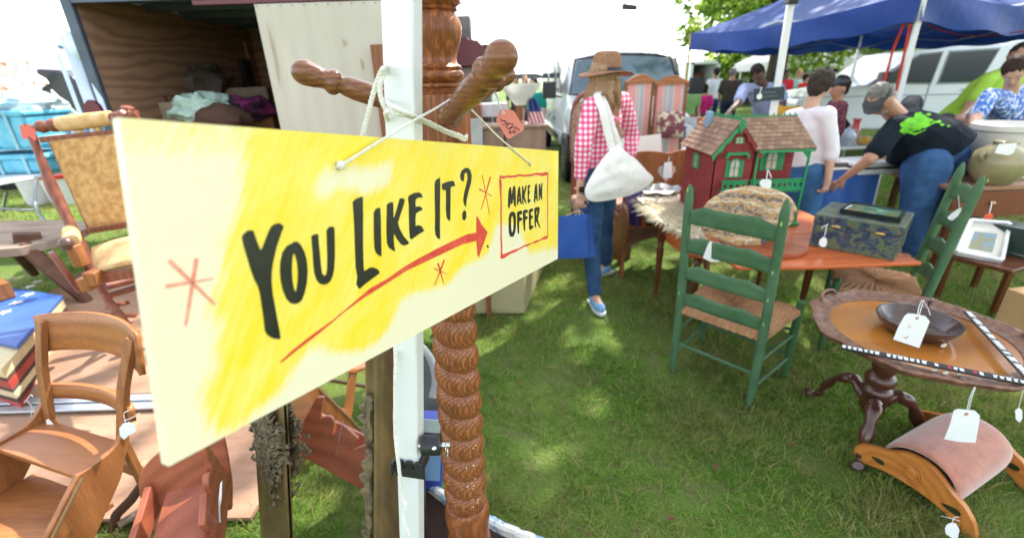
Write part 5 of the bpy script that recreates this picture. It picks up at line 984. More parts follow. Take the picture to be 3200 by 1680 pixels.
# -------- red scalloped doll cradle
T = thing('doll_cradle', 'red-stained wooden doll cradle with scalloped sides beside the gilt mirror', 'cradle', (-1.0, 1.0, .3))
c00, c10, c01, c11 = V((-1.125, 1.085, .42)), V((-.985, 1.13, .42)), V((-1.06, .90, .43)), V((-.875, .93, .43)); dn = V((.02, -.14, -.10))
near = [c01 + dn * 2.2, c11 + dn * 2.2]
b = MB(); b.add([c00, c10, near[1], near[0]] + [p - V((0, 0, .014)) for p in (c00, c10, near[1], near[0])], [(0, 1, 2, 3), (7, 6, 5, 4), (0, 4, 5, 1), (1, 5, 6, 2), (2, 6, 7, 3), (3, 7, 4, 0)]); build(b, 'bed_board', redw, T)
hx = (c10 - c00).normalized()
b = MB(); b.prism(spline2([(-.06, -.12), (-.075, 0), (-.065, .075), (-.02, .125), (.05, .15), (.11, .19), (.165, .20), (.18, .0), (.17, -.12)], 4), c00 + V((0, .012, 0)), hx, V((0, .25, 1)).normalized(), .014); build(b, 'headboard', redw, T, bevel=.003)
def sideboard(a, c, prof, tk, nm):
    d = (c - a); L = d.length; d = d / L; b = MB(); up = (V((0, 0, 1)) - d * d.z).normalized(); b.prism([(x * L, z) for x, z in prof], a, d, up, tk); return build(b, nm, redw, T, bevel=.003)
sideboard(c00 + V((-.025, 0, 0)), near[0] + V((-.03, 0, 0)), [(0, -.03), (0, .05), (.15, .045), (1, .05), (1, -.03)], .02, 'side_board')
sc_ = [(0, -.02), (-.02, .20), (.02, .215), (.08, .12)] + [(.12 + .05 * math.cos(a), .125 + .035 * math.sin(a)) for a in (2.6, 2.0, 1.4, .8, .2)] + [(.19, .09), (.20, .155), (.34, .135), (.35, .08)] + [(.42 + .055 * math.cos(a), .08 + .045 * math.sin(a)) for a in (2.6, 2.0, 1.4, .8, .2)] + [(.50, .045), (.62, .03), (.78, .035), (1, .07), (1, -.05)]
sideboard(c10 + V((.03, .01, 0)), near[1] + V((.04, 0, 0)), sc_, .018, 'scalloped_side')
b = MB(); P = [at(x, y, .985) for x, y in ((688, 1510), (694, 1500), (692, 1560), (687, 1585), (690, 1632), (684, 1630), (683, 1560))]; b.add(P + [p + V((0, .001, 0)) for p in P], [tuple(range(7)), tuple(range(13, 6, -1))]); single(b, 'price_tag', tagw, 'edge-on white tag hanging inside the red cradle', 'tag')
# dark sticks and struts beside the cradle
b = MB(); b.tube([at(498, 1432, 1.35), at(460, 1490, 1.33), at(410, 1560, 1.30), at(365, 1605, 1.28)], [.010, .016, .018, .018], 8); b.tube([at(365, 1605, 1.28), at(345, 1660, 1.25)], [.018, .01], 8)
single(b, 'wooden_strut', darkw, 'dark worn wooden strut leaning between the step chair and the cradle', 'strut', smooth=True)
b = MB(); b.tube([at(490, 1560, 1.32), at(430, 1600, 1.3), at(370, 1640, 1.25)], .014, 8); single(b, 'wooden_rod', slabm, 'pale weathered rod lying beside the red cradle', 'rod', smooth=True)
# -------- gilt mirror
gilt = mat('tarnished_gilt', (.24, .165, .07), (.13, .09, .045), rough=.38, metal=.35, scale=22, stretch=(1, 1, .3), bump=.35, bd=.002)
giltd = mat('tarnished_gilt_carving', (.22, .17, .09), (.06, .05, .03), rough=.5, metal=.25, scale=55, bump=.8, bd=.004)
mirm = nt('mirror_glass')[0]; mb_ = mirm.node_tree.nodes['Principled BSDF']; mb_.inputs['Base Color'].default_value = (.86, .84, .82, 1); mb_.inputs['Metallic'].default_value = 1; mb_.inputs['Roughness'].default_value = .03
mw = V((.826, -.563, 0)).normalized(); mnr = V((-.563, -.826, 0)); mup = (V((0, 0, 1)) - mnr * .19).normalized(); mn = mw.cross(mup); mn = mn if mn.y < 0 else -mn
M0 = V((-.82, 1.09, .02)); MW_, MH_ = .425, 1.02
T = thing('gilt_mirror', 'tall mirror in an ornate tarnished gilt frame leaning behind the sign', 'mirror', tuple(M0))
def mq(u, v, d=0): return M0 + mw * u + mup * v + mn * d
b = MB(); b.add([mq(0.02, 0.02), mq(MW_ - .02, 0.02), mq(MW_ - .02, MH_ - .02), mq(.02, MH_ - .02)] + [mq(0.02, 0.02, -.004), mq(MW_ - .02, 0.02, -.004), mq(MW_ - .02, MH_ - .02, -.004), mq(.02, MH_ - .02, -.004)], [(0, 1, 2, 3), (7, 6, 5, 4)]); build(b, 'mirror_glass', mirm, T)
b = MB(); b.beam(mq(MW_ / 2, .0, -.025), mq(MW_ / 2, MH_, -.025), .03, MW_ + .08, up=tuple(mw)); build(b, 'backing_board', plain('mirror_back', (.02, .02, .018)), T)
FP = [(-.012, .004), (-.008, .012), (.0, .014), (.008, .006), (.03, .012), (.048, .030), (.055, .036), (.064, .036), (.070, .028), (.080, .030), (.088, .012), (.09, -.045)]
def member(u0, v0, du, dv, L, nm):
    """moulding run: profile offset outward (du, dv) from the sight edge"""
    b = MB(); b.grid(2, len(FP), lambda s, t: (lambda p: mq(u0 + (dv != 0) * s * L + du * p[0], v0 + (du != 0) * s * L + dv * p[0], p[1]))(FP[round(t * (len(FP) - 1))])); return build(b, nm, gilt, T, smooth=True, ang=35)
FP0 = FP; FP = [(a * 1.55, c) for a, c in FP0]; member(.0, -.08, -1, 0, MH_ + .16, 'frame_stile'); FP = FP0; member(MW_, -.08, 1, 0, MH_ + .16, 'frame_stile'); member(-.0, MH_, 0, 1, MW_, 'frame_rail'); member(-.0, 0, 0, -1, MW_, 'frame_rail')
def ornament(uc, vc, su, sv, n, seed, nm):
    r_ = random.Random(seed); b = MB()
    for k in range(n):
        u, v = uc + r_.gauss(0, su), vc + r_.gauss(0, sv); a0, tw = r_.uniform(0, 6.28), r_.choice((-1, 1)) * r_.uniform(2.5, 5); L = r_.uniform(.006, .015); pts = []
        for i in range(9):
            t = i / 8; rr = L * (1 - .75 * t); pts.append(mq(u + rr * math.cos(a0 + tw * t), v + 1.3 * rr * math.sin(a0 + tw * t), .022 + .012 * math.sin(t * 3) + r_.uniform(0, .006)))
        b.tube(pts, [.0022 + .0024 * math.sin(math.pi * i / 8) for i in range(9)], 6)
    for k in range(n // 2): b.ball(mq(uc + r_.gauss(0, su), vc + r_.gauss(0, sv), .028), r_.uniform(.005, .009), 8)
    return build(b, nm, giltd, T, smooth=True)
kind(ornament(-.05, .52, .038, .062, 330, 4, 'carved_ornament'), 'stuff')
kind(ornament(-.03, .36, .010, .04, 22, 8, 'carved_ornament'), 'stuff')
for k, (v0, v1, w_) in enumerate(((.50, .70, .014), (.36, .50, .010), (.72, .86, .016))):
    b = MB(); N = 22; r_ = random.Random(k + 3)
    L_ = [(MW_ + .012 - w_ * (1.6 + .9 * math.sin(i * 1.3 + k)) * math.sin(math.pi * (i + .5) / N), v0 + (v1 - v0) * i / (N - 1)) for i in range(N)]; Rr = [(MW_ + .03 + .006 * math.sin(i * 1.1), v1 - (v1 - v0) * i / 9) for i in range(10)]
    b.prism(L_ + Rr, mq(0, 0, .010), mw, mup, .016 if mw.cross(mup).dot(mn) > 0 else -.016); build(b, 'carved_acanthus', giltd, T, bevel=.004)
# dark panel behind the mirror
b = MB(); b.beam(at(1225, 1340, 1.12), at(1225, 1700, 1.02) - V((0, 0, .25)), .19, .02, up=(0, 1, 0)); single(b, 'slate_panel', mat('dark_slate', (.022, .026, .024), (.015, .018, .016), rough=.6, scale=5), 'dark slate-coloured panel leaning between the gilt mirror and the tent leg', 'panel')
# -------- things glimpsed between the tent leg and the post
b = MB(); b.tube(bez([at(1300, 1068, 1.5), at(1330, 1098, 1.5), at(1352, 1135, 1.5), at(1362, 1190, 1.5), at(1352, 1240, 1.5)], 6), .016, 8, flat=.4); single(b, 'white_hoop', mat('white_enamel', (.74, .76, .80), rough=.3), 'curved white enamel hoop glimpsed between tent leg and post', 'hoop', smooth=True)
b = MB(); b.beam(at(1335, 1120, 1.75), at(1335, 1290, 1.62), .16, .03, up=(0, 1, 0)); single(b, 'weathered_board', mat('grey_weathered_board', (.12, .13, .13), (.07, .075, .08), rough=.8), 'grey weathered board behind the white hoop', 'board')
T = thing('game_box', 'blue box with a white label standing behind the oak post', 'box', tuple(at(1345, 1510, 1.25)))
b = MB(); b.beam(at(1345, 1295, 1.25), at(1340, 1515, 1.2), .095, .06, up=(0, 1, 0)); build(b, 'carton', mat('blue_carton', (.035, .07, .40), (.03, .05, .30), rough=.4, scale=8), T, bevel=.002)
b = MB(); b.beam(at(1345, 1310, 1.215), at(1343, 1350, 1.205), .075, .002, up=(0, 1, 0)); build(b, 'label', plain('pale_label', (.55, .68, .66)), T)
b = MB(); b.beam(at(1345, 1420, 1.18), at(1342, 1500, 1.16), .07, .002, up=(0, 1, 0)); build(b, 'label', plain('sky_label', (.20, .38, .62)), T)
T = thing('painted_trough', 'old dark wooden trough with a chipped white and blue painted rim round the post foot', 'trough', (-.2, .9, .2))
chipw = mat('chipped_white_rim', (.74, .74, .72), (.26, .42, .60), rough=.6, scale=16, bump=.8, bd=.008, lo=.5, hi=.56)
rim = bez([gr(1290, 1455, .3), gr(1330, 1500, .3), gr(1410, 1560, .3), gr(1500, 1607, .3), gr(1590, 1650, .3), gr(1700, 1695, .3), gr(1800, 1760, .3)], 10)
b = MB(); n = len(rim)
b.grid(n, 6, lambda u, v: rim[round(u * (n - 1))] + [V((-.006, -.008, -.03)), V((-.008, -.01, .0)), V((-.004, -.004, .008)), V((.006, .006, .008)), V((.010, .012, .0)), V((.010, .012, -.04))][round(v * 5)] + V((0, 0, .003 * mnoise.noise(V((u * 60, v * 3, 0))))) + V((.004, .005, 0)) * mnoise.noise(V((u * 45, 2, 0)))); build(b, 'painted_rim', chipw, T, smooth=True)
b = MB(); b.grid(n, 5, lambda u, v: rim[round(u * (n - 1))] + V((-.006 - .16 * v, -.008 - .24 * v, -.03 - .20 * v ** .7))); build(b, 'inner_wall', mat('dark_trough_wood', (.06, .03, .02), (.035, .018, .012), rough=.6, scale=8), T, smooth=True)
b = MB(); b.grid(n, 3, lambda u, v: rim[round(u * (n - 1))] + V((.012 - .05 * v, .013 - .07 * v, -.03 - .26 * v))); build(b, 'outer_wall', mat('dark_trough_wood', (.06, .03, .02)), T, smooth=True)
# ================================================================ TRAILER
inner = ply('trailer_plywood', (.40, .235, .14), (.26, .14, .08), rot=1, sc=.7)
frame_g = mat('trailer_blue_grey', (.075, .10, .135), (.055, .075, .10), rough=.45, scale=6, metal=.2)
skin_w = mat('trailer_white_skin', (.72, .76, .80), (.62, .66, .70), rough=.35, scale=1.5, bump=.03)
maroon = mat('maroon_trim', (.13, .018, .028), (.09, .014, .02), rough=.4, scale=5)
T = thing('cargo_trailer', 'open enclosed trailer lined with plywood, maroon trim along its roof edge', 'trailer', (-2.3, 5.5, 0))
TX0, TX1, TY0, TY1, TZ0, TZ1 = -3.44, -.80, 4.2, 6.9, .40, 2.36
b = MB(); b.box((TX0 + .02, (TY0 + TY1) / 2, 1.74), (.02, TY1 - TY0, 1.20)); build(b, 'plywood_panel', inner, T)
b = MB(); b.box((TX0 + .02, (TY0 + TY1) / 2, .767), (.02, TY1 - TY0, .738)); build(b, 'plywood_panel', inner, T)
b = MB(); b.box((TX0 - .03, (TY0 + TY1) / 2, (TZ0 + TZ1) / 2 - .05), (.03, TY1 - TY0, TZ1 - TZ0 + .1)); build(b, 'outer_skin', skin_w, T)
b = MB(); b.box(((TX0 + TX1) / 2, TY1, (TZ0 + TZ1) / 2), (TX1 - TX0, .03, TZ1 - TZ0)); build(b, 'end_wall', inner, T)
b = MB(); b.box((TX1, (TY0 + TY1) / 2, (TZ0 + TZ1) / 2), (.03, TY1 - TY0 - .02, TZ1 - TZ0)); build(b, 'side_wall', inner, T)
b = MB(); b.box(((TX0 + TX1) / 2, (TY0 + TY1) / 2, TZ0 - .04), (TX1 - TX0 + .06, TY1 - TY0, .08)); build(b, 'floor', darkw, T)
b = MB(); b.box(((TX0 + TX1) / 2, (TY0 + TY1) / 2, TZ1 + .02), (TX1 - TX0 + .08, TY1 - TY0, .03)); build(b, 'roof', frame_g, T)
for k in range(5):
    b = MB(); b.box(((TX0 + TX1) / 2, TY0 + .3 + k * .52, TZ1 - .03), (TX1 - TX0, .05, .06)); build(b, 'roof_bow', frame_g, T)
b = MB(); b.box((TX0 - .01, TY0 - .025, (TZ0 + TZ1) / 2), (.085, .05, TZ1 - TZ0 + .16)); build(b, 'door_jamb', frame_g, T, bevel=.008)
b = MB(); b.box((TX1, TY0 - .025, (TZ0 + TZ1) / 2), (.085, .05, TZ1 - TZ0 + .16)); build(b, 'door_jamb', frame_g, T, bevel=.008)
b = MB(); b.box(((TX0 + TX1) / 2, TY0 - .03, TZ1 - .03), (TX1 - TX0 - .09, .06, .14)); build(b, 'door_header', frame_g, T)
b = MB(); b.box(((TX0 + TX1) / 2 + .5, TY0 - .07, TZ1 - .13), (TX1 - TX0 - 1.0, .03, .035)); build(b, 'maroon_trim', maroon, T, bevel=.004)
for y in (5.0, 5.75):
    b = MB(); b.tube([(TX0 - .08, y + .33 * math.cos(a), .33 + .33 * math.sin(a)) for a in [i * math.pi / 12 for i in range(24)]], .09, 10, closed=True); w_ = build(b, 'tyre', mat('tyre_rubber', (.02, .02, .021), rough=.8, scale=30), T, smooth=True)
    b = MB(); b.lathe((TX0 - .10, y, .33), (TX0 - .13, y, .33), [(0, .24), (.9, .24), (1, .05)], 20); build(b, 'rim', silver, w_, smooth=True)
# spring arms and grab bars of the lowered ramp door
wb = mat('pale_blue_steel', (.50, .62, .72), (.62, .70, .76), rough=.35, metal=.3, scale=5)
T = thing('ramp_bars', 'pale steel lifting bars and bracket beside the trailer doorway', 'bars', tuple(at(280, 380, 4.2)))
for pts, w in ((((168, 135, 4.3), (258, 372, 4.0)), .03), (((205, 100, 4.3), (305, 372, 4.1)), .10), (((235, 90, 4.25), (335, 372, 4.12)), .04)):
    b = MB(); b.beam(at(*pts[0]), at(*pts[1]), w, .03); build(b, 'steel_bar', wb, T, bevel=.004)
b = MB(); b.beam(at(165, 145, 4.3), at(225, 152, 4.3), .02, .035); build(b, 'cross_arm', mat('blue_bar', (.15, .30, .48), rough=.4), T)
b = MB(); b.ball(at(228, 150, 4.25), (.07, .03, .12), 10); build(b, 'latch_plate', wb, T, smooth=True)
b = MB(); b.prism(spline2([(-.06, -.09), (.06, -.09), (.065, .05), (.0, .10), (-.065, .05)], 4), at(300, 352, 4.0), (1, 0, 0), (0, 0, 1), .03); build(b, 'tail_lamp', mat('maroon_lens', (.14, .01, .03), rough=.25, bump=0), T)
# canvas sheet over half the doorway
canv = mat('aged_canvas', (.60, .57, .47), (.46, .43, .35), rough=.85, scale=1.3, stretch=(2.5, 1, .5), bump=.2, lo=.25, hi=.75)
T = thing('canvas_sheet', 'aged off-white canvas sheet hanging over the right half of the trailer doorway', 'sheet', (-1.44, 4.13, .6))
b = MB(); b.grid(60, 12, lambda u, v: V((-1.95 + 1.06 * u, 4.10 + .012 * math.sin(u * 23) * (1 - v * .8) + .008 * math.sin(u * 51 + 1) * (1 - v), .62 + 1.585 * v))); build(b, 'canvas', canv, T, smooth=True, thick=.004)
for k in range(12):
    b = MB(); b.ball((-1.93 + k * .093, 4.088, 2.19), .005, 6); build(b, 'nail', blackp, T)
for x, z, l in ((-1.30, 1.95, .06), (-1.18, 1.80, .09), (-1.88, 2.1, .5), (-1.62, 1.2, .3)):
    b = MB(); b.grid(2, 4, lambda u, v: V((x + .018 * u * math.sin(v * 3), 4.086, z - l * v))); build(b, 'rust_stain', mat('rust_stain', (.38, .30, .22), (.45, .38, .28), rough=.9), T)
# load inside the trailer
def blob_cloth(name, c, r, m, label, cat, seed=0, n=40, amp=.35):
    b = MB(); c = V(c)
    def f(u, v):
        a, p = u * 2 * math.pi, (v - .5) * math.pi; d = V((math.cos(a) * math.cos(p), math.sin(a) * math.cos(p), math.sin(p))); k = 1 + amp * (mnoise.noise(d * 2.2 + V((seed, 0, 0))) + .5 * abs(mnoise.noise(d * 6 + V((0, seed, 0)))))
        return c + V((d.x * r[0], d.y * r[1], max(d.z, -.75) * r[2])) * k
    b.grid(n, n // 2, f, cu=True); return single(b, name, m, label, cat, smooth=True)
blob_cloth('crumpled_cloth', at(632, 345, 4.7), (.27, .2, .14), mat('mint_cloth', (.38, .52, .44), (.46, .60, .52), rough=.9, scale=6, bump=.3), 'crumpled mint green cloth heaped in the trailer doorway', 'cloth', 3, 60, .55)
blob_cloth('dark_bundle', at(560, 270, 5.6), (.45, .4, .26), mat('dark_bundle', (.07, .055, .045), (.13, .10, .075), rough=.9, scale=5), 'dark brown bundle heaped against the trailer plywood', 'bundle', 7, 40, .5)
blob_cloth('brown_cushion', at(700, 372, 4.5), (.24, .2, .13), mat('brown_cushion', (.10, .055, .04), rough=.7, scale=6), 'round brown cushion in front of the mint cloth', 'cushion', 9, 30, .2)
blob_cloth('magenta_rug', at(765, 345, 4.9), (.26, .25, .12), mat('magenta_dark', (.16, .02, .08), (.05, .03, .05), rough=.9, scale=9, lo=.45, hi=.55), 'dark cloth with magenta streaks at the right of the trailer load', 'cloth', 12, 40, .5)
for i, (px_, py_, yy, sz, col, lab, rz_) in enumerate((
        (585, 330, 4.95, (.50, .3, .18), (.40, .33, .22), 'pale board box behind the mint cloth', 8),
        (640, 300, 5.9, (.7, .4, .35), (.16, .115, .08), 'large brown carton stacked deep in the trailer', -6), (760, 285, 5.8, (.6, .4, .22), (.27, .22, .15), 'tan carton stacked behind the dark bundle', 14),
        (800, 375, 5.1, (.5, .4, .34), (.20, .10, .045), 'rust brown crate at the right end of the trailer load', 5), (400, 385, 5.4, (1.0, .5, .36), (.022, .028, .036), 'long black trunk along the trailer wall', 0),
        (730, 200, 6.5, (.35, .2, .7), (.05, .045, .05), 'dark upright case in the far corner of the trailer', 0))):
    b = MB(); c = at(px_, py_, yy); b.box(c - V((0, 0, sz[2] / 2 - .04)), sz, rz=R(rz_)); single(b, 'storage_box', mat('box_col_%d' % i, col, dk(col, .7), rough=.8, scale=5), lab, 'box', bevel=.006)
for i, (x0, y0, x1, y1, yy) in enumerate(((490, 255, 540, 372, 4.9), (765, 132, 778, 185, 6.2))):
    b = MB(); b.beam(at(x0, y0, yy), at(x1, y1, yy), .045, .04); single(b, 'chair_leg', brown, ('brown chair post leaning against the trailer load', 'short pale post at the far end of the trailer')[i], 'post', bevel=.004)
b = MB(); b.lathe(at(400, 385, 3.4), at(400, 330, 3.4), [(0, .02), (.25, .02), (.35, .045), (.55, .05), (.62, .02), (.7, .02), (.8, .04), (.92, .038), (1, .012)], 16); b.lathe(at(372, 372, 3.38), at(330, 362, 3.38), [(0, .03), (.5, .034), (1, .02)], 12) if 0 else None
single(b, 'turned_finial', mahr, 'turned wooden finial standing above the top left corner of the sign', 'finial', smooth=True)
# tall burgundy cabinet and cupboards right of the trailer
T = thing('tall_cupboard', 'tall grey-brown cupboard with a stepped burgundy top behind the oak post', 'cupboard', (-.5, 6.1, 0))
greyw = mat('grey_cupboard', (.20, .19, .17), (.13, .12, .11), rough=.6, scale=4)
b = MB(); b.box((-.62, 6.2, .88), (.86, .5, 1.76)); build(b, 'carcass', greyw, T, bevel=.01)
b = MB(); b.prism([(-1.1, 1.765), (-.17, 1.765), (-.165, 1.97), (-.22, 2.0), (-.27, 1.99), (-.32, 2.04), (-.42, 2.05), (-.44, 2.08), (-1.1, 2.1)], (0, 6.4, 0), (1, 0, 0), (0, 0, 1), .5); build(b, 'burgundy_cornice', maroon, T, bevel=.008)
b = MB(); b.box((-.62, 6.3, 2.2), (.42, .3, .25)); build(b, 'crown_block', greyw, T, bevel=.01)
for x in (-.83, -.40):
    b = MB(); b.box((x, 5.94, .95), (.36, .02, 1.4)); d_ = build(b, 'door', plain('cupboard_door', (.15, .11, .085)), T, bevel=.006)
    b = MB(); b.box((x, 5.925, .95), (.24, .01, 1.15)); build(b, 'door_panel', plain('cupboard_panel', (.11, .08, .065)), d_)
T = thing('wardrobe_side', 'plain red-brown wooden wardrobe standing beside the canvas sheet', 'wardrobe', (-.95, 3.95, 0))
b = MB(); b.box((-.93, 4.03, .98), (.26, .1, 1.82)); build(b, 'wardrobe_body', brown, T, bevel=.006)
# cabinet with torch lamp, flag
T = thing('side_cabinet', 'brown panelled cabinet between the oak post and the van, a lamp standing on it', 'cabinet', (.08, 4.9, 0))
cab = wood('flat_brown_cabinet', (.30, .20, .14), (.22, .14, .10), 'Z', 1, rough=.6, ring=4, dist=2, pore=.3)
b = MB(); b.box((.07, 4.9, .58), (.62, .40, 1.16)); build(b, 'carcass', cab, T, bevel=.006)
b = MB(); b.box((.07, 4.89, 1.175), (.66, .44, .026)); build(b, 'top', cab, T, bevel=.004)
b = MB(); b.box((-.03, 4.695, .55), (.03, .012, 1.1)); build(b, 'red_stile', maroon, T)
b = MB(); b.box((.20, 4.695, .60), (.34, .01, .9)); build(b, 'door', cab, T, bevel=.003)
T = thing('torch_lamp', 'lamp with a frosted upturned glass shade on the brown cabinet', 'lamp', (.12, 4.9, 1.19))
b = MB(); b.lathe((.12, 4.9, 1.19), (.12, 4.9, 1.37), [(0, .06), (.08, .06), (.12, .045), (1, .04)], 18); build(b, 'lamp_base', brown, T, smooth=True)
b = MB(); b.lathe((.14, 4.88, 1.365), (.14, 4.88, 1.565), [(0, .055), (.12, .075), (.45, .13), (.8, .185), (1, .205), (1, .195), (.8, .175), (.45, .12), (.1, .06)], 30); build(b, 'glass_shade', mat('frosted_glass', (.72, .74, .70), (.66, .68, .64), rough=.35, trans=.5, bump=0), T, smooth=True)
def flagm():
    m, t, b = nt('flag_cloth'); v = coords(t, (1, 1, 1)); sx = t.nodes.new('ShaderNodeSeparateXYZ'); lk(t, v, sx.inputs[0])
    s = mathn(t, 'PINGPONG', mathn(t, 'ADD', sx.outputs[0], mathn(t, 'MULTIPLY', sx.outputs[2], .35)), .018); st_ = mathn(t, 'GREATER_THAN', s, .009)
    c = mix(t, st_, (.55, .04, .06), (.75, .74, .74)); c = mix(t, mathn(t, 'GREATER_THAN', sx.outputs[2], .11), c, (.04, .06, .22)); lk(t, c, b.inputs['Base Color']); b.inputs['Roughness'].default_value = .8; return m
b = MB(); b.grid(16, 12, lambda u, v: V((.22 + .17 * u * (1 - .6 * v), 4.82 + .02 * math.sin(u * 12), 1.19 + .24 * v))); single(b, 'small_flag', flagm(), 'small red, white and blue flag drooping beside the torch lamp', 'flag', base=(.22, 4.82, 1.19), smooth=True, thick=.002)
b = MB(); b.tube([(.21, 4.83, 1.19), (.205, 4.83, 1.46)], .006, 8); single(b, 'flag_stick', honeyz, 'thin stick of the small flag beside the lamp', 'stick', smooth=True)
for i, (px_, py_, yy, sz, m, nm, lab, cat) in enumerate((
        (1540, 345, 5.6, (.34, .4, .14), mat('white_board_box', (.76, .77, .78), rough=.5), 'white_box', 'flat white box on dark furniture left of the lamp', 'box'),
        (1535, 420, 5.4, (.40, .45, .36), plain('dark_dresser', (.045, .035, .03)), 'low_dresser', 'dark low dresser under the flat white box', 'dresser'),
        (1485, 350, 5.2, (.14, .3, .62), brown, 'narrow_cupboard', 'narrow brown cupboard just right of the oak post', 'cupboard'),
        (1485, 400, 4.3, (.13, .02, .40), mat('pale_glass_panel', (.42, .44, .42), (.30, .32, .30), rough=.2), 'glass_panel', 'pale glass panel leaning beside the oak post', 'panel'))):
    b = MB(); c = at(px_, py_, yy); b.box((c.x, c.y, c.z - sz[2] / 2 + .08), sz); single(b, nm, m, lab, cat, bevel=.006)
    if sz[2] / 2 and c.z - sz[2] > .1:
        pass
# beige chest under the sign with a turned table leg in front
b = MB(); b.prism([(-.32, 2.99), (.08, 2.965), (.32, 3.95), (-.08, 3.98)], (0, 0, .01), (1, 0, 0), (0, 1, 0), .52); single(b, 'storage_chest', mat('olive_beige_paint', (.42, .38, .21), (.36, .32, .18), rough=.6, scale=3), 'plain olive-beige chest on the grass under the sign', 'chest', bevel=.01)
T = thing('turned_leg_table', 'small table on turned legs mostly hidden behind the sign', 'table', (-.45, 2.75, 0))
for p in ((-.175, 2.94), (-.75, 2.94), (-.75, 2.5), (-.32, 2.5)):
    b = MB(); turned_leg(b, p, .6, 1.05); build(b, 'turned_leg', brown, T, smooth=True)
b = MB(); b.box((-.47, 2.72, .61), (.66, .52, .03)); build(b, 'tabletop', brown, T, bevel=.006)
# -------- far left: black trailer, cloths, turquoise trunks, folding table, buckets
T = thing('black_trailer', 'black enclosed trailer with a raised strut far left behind the turquoise trunks', 'trailer', (-8.4, 9, 0))
bk = mat('black_trailer_skin', (.028, .030, .036), (.04, .042, .05), rough=.35, scale=2, bump=.05)
b = MB(); b.prism([(-9.9, .35), (-7.5, .35), (-7.42, 1.1), (-7.46, 1.86), (-7.7, 1.99), (-8.2, 2.03), (-9.9, 2.06)], (0, 11.2, 0), (1, 0, 0), (0, 0, 1), 2.6); build(b, 'trailer_body', bk, T, bevel=.05)
b = MB(); b.beam(at(105, 218, 8.4), at(62, 300, 8.4), .06, .05); build(b, 'gas_strut', mat('strut_grey', (.20, .22, .25), rough=.4), T)
for k in range(14):
    x = 82 + k * 6.4; b = MB(); b.beam(at(x, 279 + k * .9, 8.55), at(x + 3.6, 279.5 + k * .9, 8.55), .03 + .012 * (k % 3), .006, up=(0, 0, 1)); build(b, 'white_lettering', plain('dim_white', (.45, .45, .47)), T)
for x in (-9.2, -8.0):
    b = MB(); b.tube([(x + .3 * math.cos(a), 8.5, .33 + .3 * math.sin(a)) for a in [i * math.pi / 12 for i in range(24)]], .08, 8, closed=True); build(b, 'tyre', MC['tyre_rubber'], T, smooth=True)
trq = mat('turquoise_paint', (.05, .30, .46), (.13, .46, .60), rough=.45, scale=5, bump=.2, lo=.4, hi=.6)
for i, (cx_, cz_, sx_, sz_, lab) in enumerate(((-5.35, 1.27, .85, .38, 'domed turquoise painted trunk on top of its stack'), (-5.42, .93, 1.1, .20, 'flat turquoise painted case under the domed trunk'))):
    T = thing('turquoise_trunk', lab, 'trunk', (cx_, 5.2, cz_ - sz_ / 2), 0, 'turquoise trunks stacked on the folding table')
    b = MB(); b.box((cx_, 5.2, cz_ - .02), (sx_, .55, sz_ - .04)); build(b, 'trunk_body', trq, T, bevel=.04, seg=3)
    b = MB(); b.box((cx_, 5.2, cz_ + sz_ / 2 - .03), (sx_ + .03, .58, .06)); build(b, 'lid', trq, T, bevel=.02)
    for k in (-.28, 0.05, .30):
        b = MB(); b.box((cx_ + k * sx_, 4.915, cz_), (.035, .012, sz_)); build(b, 'slat', mat('pale_turquoise', (.30, .55, .62), rough=.5), T, bevel=.003)
T = thing('folding_table', 'white folding table on bent steel legs under the turquoise trunks', 'table', (-5.4, 5.0, 0))
b = MB(); b.prism([(-6.6, 4.45), (-5.0, 4.45), (-4.85, 5.6), (-6.6, 5.6)], (0, 0, .79), (1, 0, 0), (0, 1, 0), .035); build(b, 'tabletop', mat('white_plastic_top', (.74, .77, .80), rough=.4), T, bevel=.008)
stl = mat('bent_steel_tube', (.34, .36, .38), (.26, .28, .30), rough=.3, metal=.8, bump=0)
for pts in (((115, 560, 4.6), (110, 610, 4.5), (112, 650, 4.4), (150, 700, 4.1), (190, 728, 3.95)), ((0, 650, 4.6), (60, 655, 4.6), (112, 655, 4.4)), ((20, 600, 5.0), (10, 660, 5.0))):
    b = MB(); b.tube(bez([at(*p) for p in pts], 5), .014, 8); build(b, 'steel_leg', stl, T, smooth=True)
ccol = mat('bright_print_cloth', (.78, .77, .72), (.72, .25, .10), rough=.8, scale=10, lo=.60, hi=.66)
blob_cloth('print_cloth', (-5.55, 5.4, 1.72), (.40, .3, .32), ccol, 'bright orange and white printed cloth heaped on the turquoise trunk', 'cloth', 21, 50, .5)
blob_cloth('pale_cloth', (-5.15, 5.3, 1.52), (.25, .25, .12), mat('pale_floral_cloth', (.72, .76, .74), (.45, .60, .65), rough=.9, scale=12), 'pale blue floral cloth draped over the trunk lid', 'cloth', 25, 40, .4)
